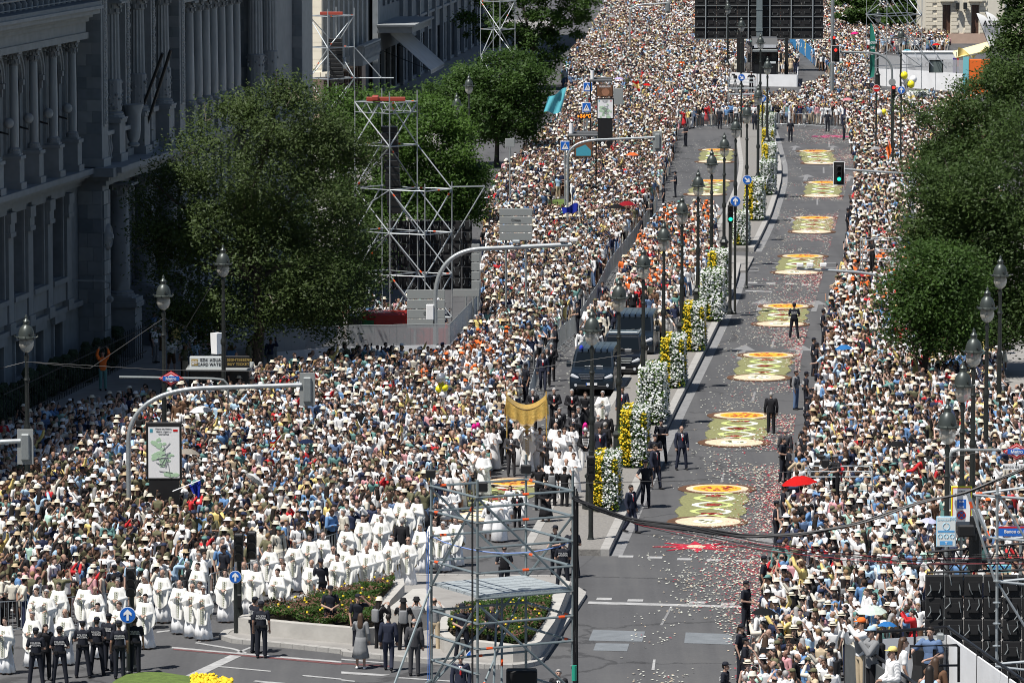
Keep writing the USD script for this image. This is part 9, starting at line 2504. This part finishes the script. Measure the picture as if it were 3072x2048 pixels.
def flag(label, corners, pole, D, bands, amp=0.12):
	"""A hanging or flying flag: four corners (px, py) in order along the hoist and fly, waving; bands of cloth from top to bottom."""
	tl, tr, br, bl = [AtD(x, y, D) for x, y in corners]
	T = Thing('flag', label, 'flag', (tl[0], D, ground_z(tl[0], D)))
	n = 14
	s_ = np.linspace(0, 1, n)
	z0 = 0.0
	for mat, share in bands:
		V = []
		for t in (z0, z0 + share):
			a, b = tl + (bl - tl) * t, tr + (br - tr) * t
			row = a + (b - a) * s_[:, None]
			row[:, 1] += amp * np.sin(s_ * 9 + t * 3)
			row[:, 2] += amp * 0.4 * np.sin(s_ * 7 + t * 2)
			V.append(T.loc_of(0 * row[0] + T.loc) + (row - T.loc))
		v = np.vstack(V)
		i = np.arange(n - 1)
		T.part('cloth', MB().add(v, np.stack([i, n + i, n + i + 1, i + 1], 1)), mat, smooth=True)
		z0 += share
	if pole:
		T.part('staff', MB().tube([T.loc_of(AtD(x, y, D)) for x, y in pole], 0.018, 5), 'sign_white')
q = lambda c, *p: [Q(c, x, y) for x, y in p]
flag('large turquoise flag flying above the upper left crowd', q('A1', (1515, 590), (1390, 655), (1360, 755), (1475, 760)), q('A1', (1517, 585), (1440, 900)), 352, [(cloth_mat('cl_turq', (0.14, 0.52, 0.6)), 1)], 0.2)
flag('blue flag held over the grass patch in the left crowd', q('A1', (1590, 1365), (1480, 1400), (1490, 1440), (1590, 1420)), q('A1', (1592, 1360), (1600, 1480)), 268, [(cloth_mat('cl_blue', (0.02, 0.035, 0.28)), 1)])
rg3 = [('umbrella_red', 0.27), ('c_yellow', 0.46), ('umbrella_red', 0.27)]
flag('red and yellow striped flag in the distant left crowd', q('A1', (1950, 548), (1998, 545), (2008, 622), (1985, 600)), None, 372, rg3)
flag('red and yellow striped flag hanging in the middle left crowd', q('B0', (1890, 1405), (1815, 1450), (1815, 1495), (1850, 1490)), q('B0', (1895, 1400), (1800, 1520)), 186, rg3)
flag('orange flag in the far right crowd', q('A2', (1390, 935), (1365, 1000), (1382, 1075), (1405, 1010)), q('A2', (1390, 930), (1372, 1090)), 318, [('c_orange', 1)])
flag('white and yellow flag below the balloons at far right', q('A2', (1500, 625), (1545, 618), (1568, 675), (1518, 685)), q('A2', (1500, 620), (1535, 720)), 352, [('c_white', 0.4), ('c_yellow', 0.3), ('c_white', 0.3)])
flag('blue flag in the lower left crowd below the map panel', q('C0', (1350, 215), (1262, 235), (1300, 300), (1345, 320)), q('C0', (1160, 280), (1345, 205)), 172, [('cl_blue', 1)])
# the gold canopy over the celebrant
c = G(*Q('B1', 1245, 1645))
T = Thing('processional_canopy', 'golden cloth canopy carried on four poles over the celebrant', 'canopy', (c[0], c[1], 0))
hx, hy, zc = 0.78, 0.8, 2.98
nx = 15
X, Y = np.meshgrid(np.linspace(-1, 1, nx), np.linspace(-1, 1, nx))
Z = zc - 0.46 * (1 - X ** 2) * (1 - 0.12 * Y ** 2) - 0.05 * (1 - Y ** 2)
v = np.stack([X * hx, Y * hy, Z], -1).reshape(-1, 3)
i, j = np.meshgrid(np.arange(nx - 1), np.arange(nx - 1), indexing='ij')
f = np.stack([i * nx + j, i * nx + j + 1, (i + 1) * nx + j + 1, (i + 1) * nx + j], -1).reshape(-1, 4)
T.part('top_cloth', MB().add(v, f), 'gold_cloth', smooth=True)
for s, ax in ((-1, 'y'), (1, 'y'), (-1, 'x'), (1, 'x')):
	t = np.linspace(-1, 1, 31)
	zt_ = zc - 0.46 * (1 - t ** 2) if ax == 'y' else np.full(31, zc) - 0.05 * (1 - t ** 2)
	drop = np.where(np.abs(t) < 0.34, 0.5, 0.34 + 0.22 * np.abs(t)) + 0.06 * np.abs(np.sin(t * 6))
	wv = 0.05 * np.sin(t * 14)
	top = np.c_[t * hx, np.full(31, s * hy), zt_] if ax == 'y' else np.c_[np.full(31, s * hx), t * hy, zt_]
	bot = top - np.c_[np.zeros((31, 2)), drop] + (np.c_[np.zeros(31), wv + s * 0.05, np.zeros(31)] if ax == 'y' else np.c_[wv + s * 0.05, np.zeros((31, 2))])
	k = np.arange(30)
	val = T.part('valance', MB().add(np.vstack([top, bot]), np.stack([k, 31 + k, 32 + k, k + 1], 1)), 'gold_cloth', smooth=True)
	T.part('fringe', MB().add(np.vstack([bot, bot - [0, 0, 0.07]]), np.stack([k, 31 + k, 32 + k, k + 1], 1)), 'c_straw', under=val)
for sx in (-1, 1):
	for sy in (-1, 1):
		T.part('canopy_pole', MB().tube([(sx * hx, sy * hy, 0.85), (sx * hx, sy * hy, zc + 0.12)], 0.022, 8), 'gold_cloth')
		T.part('pole_tassel', MB().lathe([(0.01, zc - 0.9), (0.04, zc - 0.75), (0.015, zc - 0.6)], 8, (sx * hx, sy * hy - 0.03, 0)), 'gold_cloth')
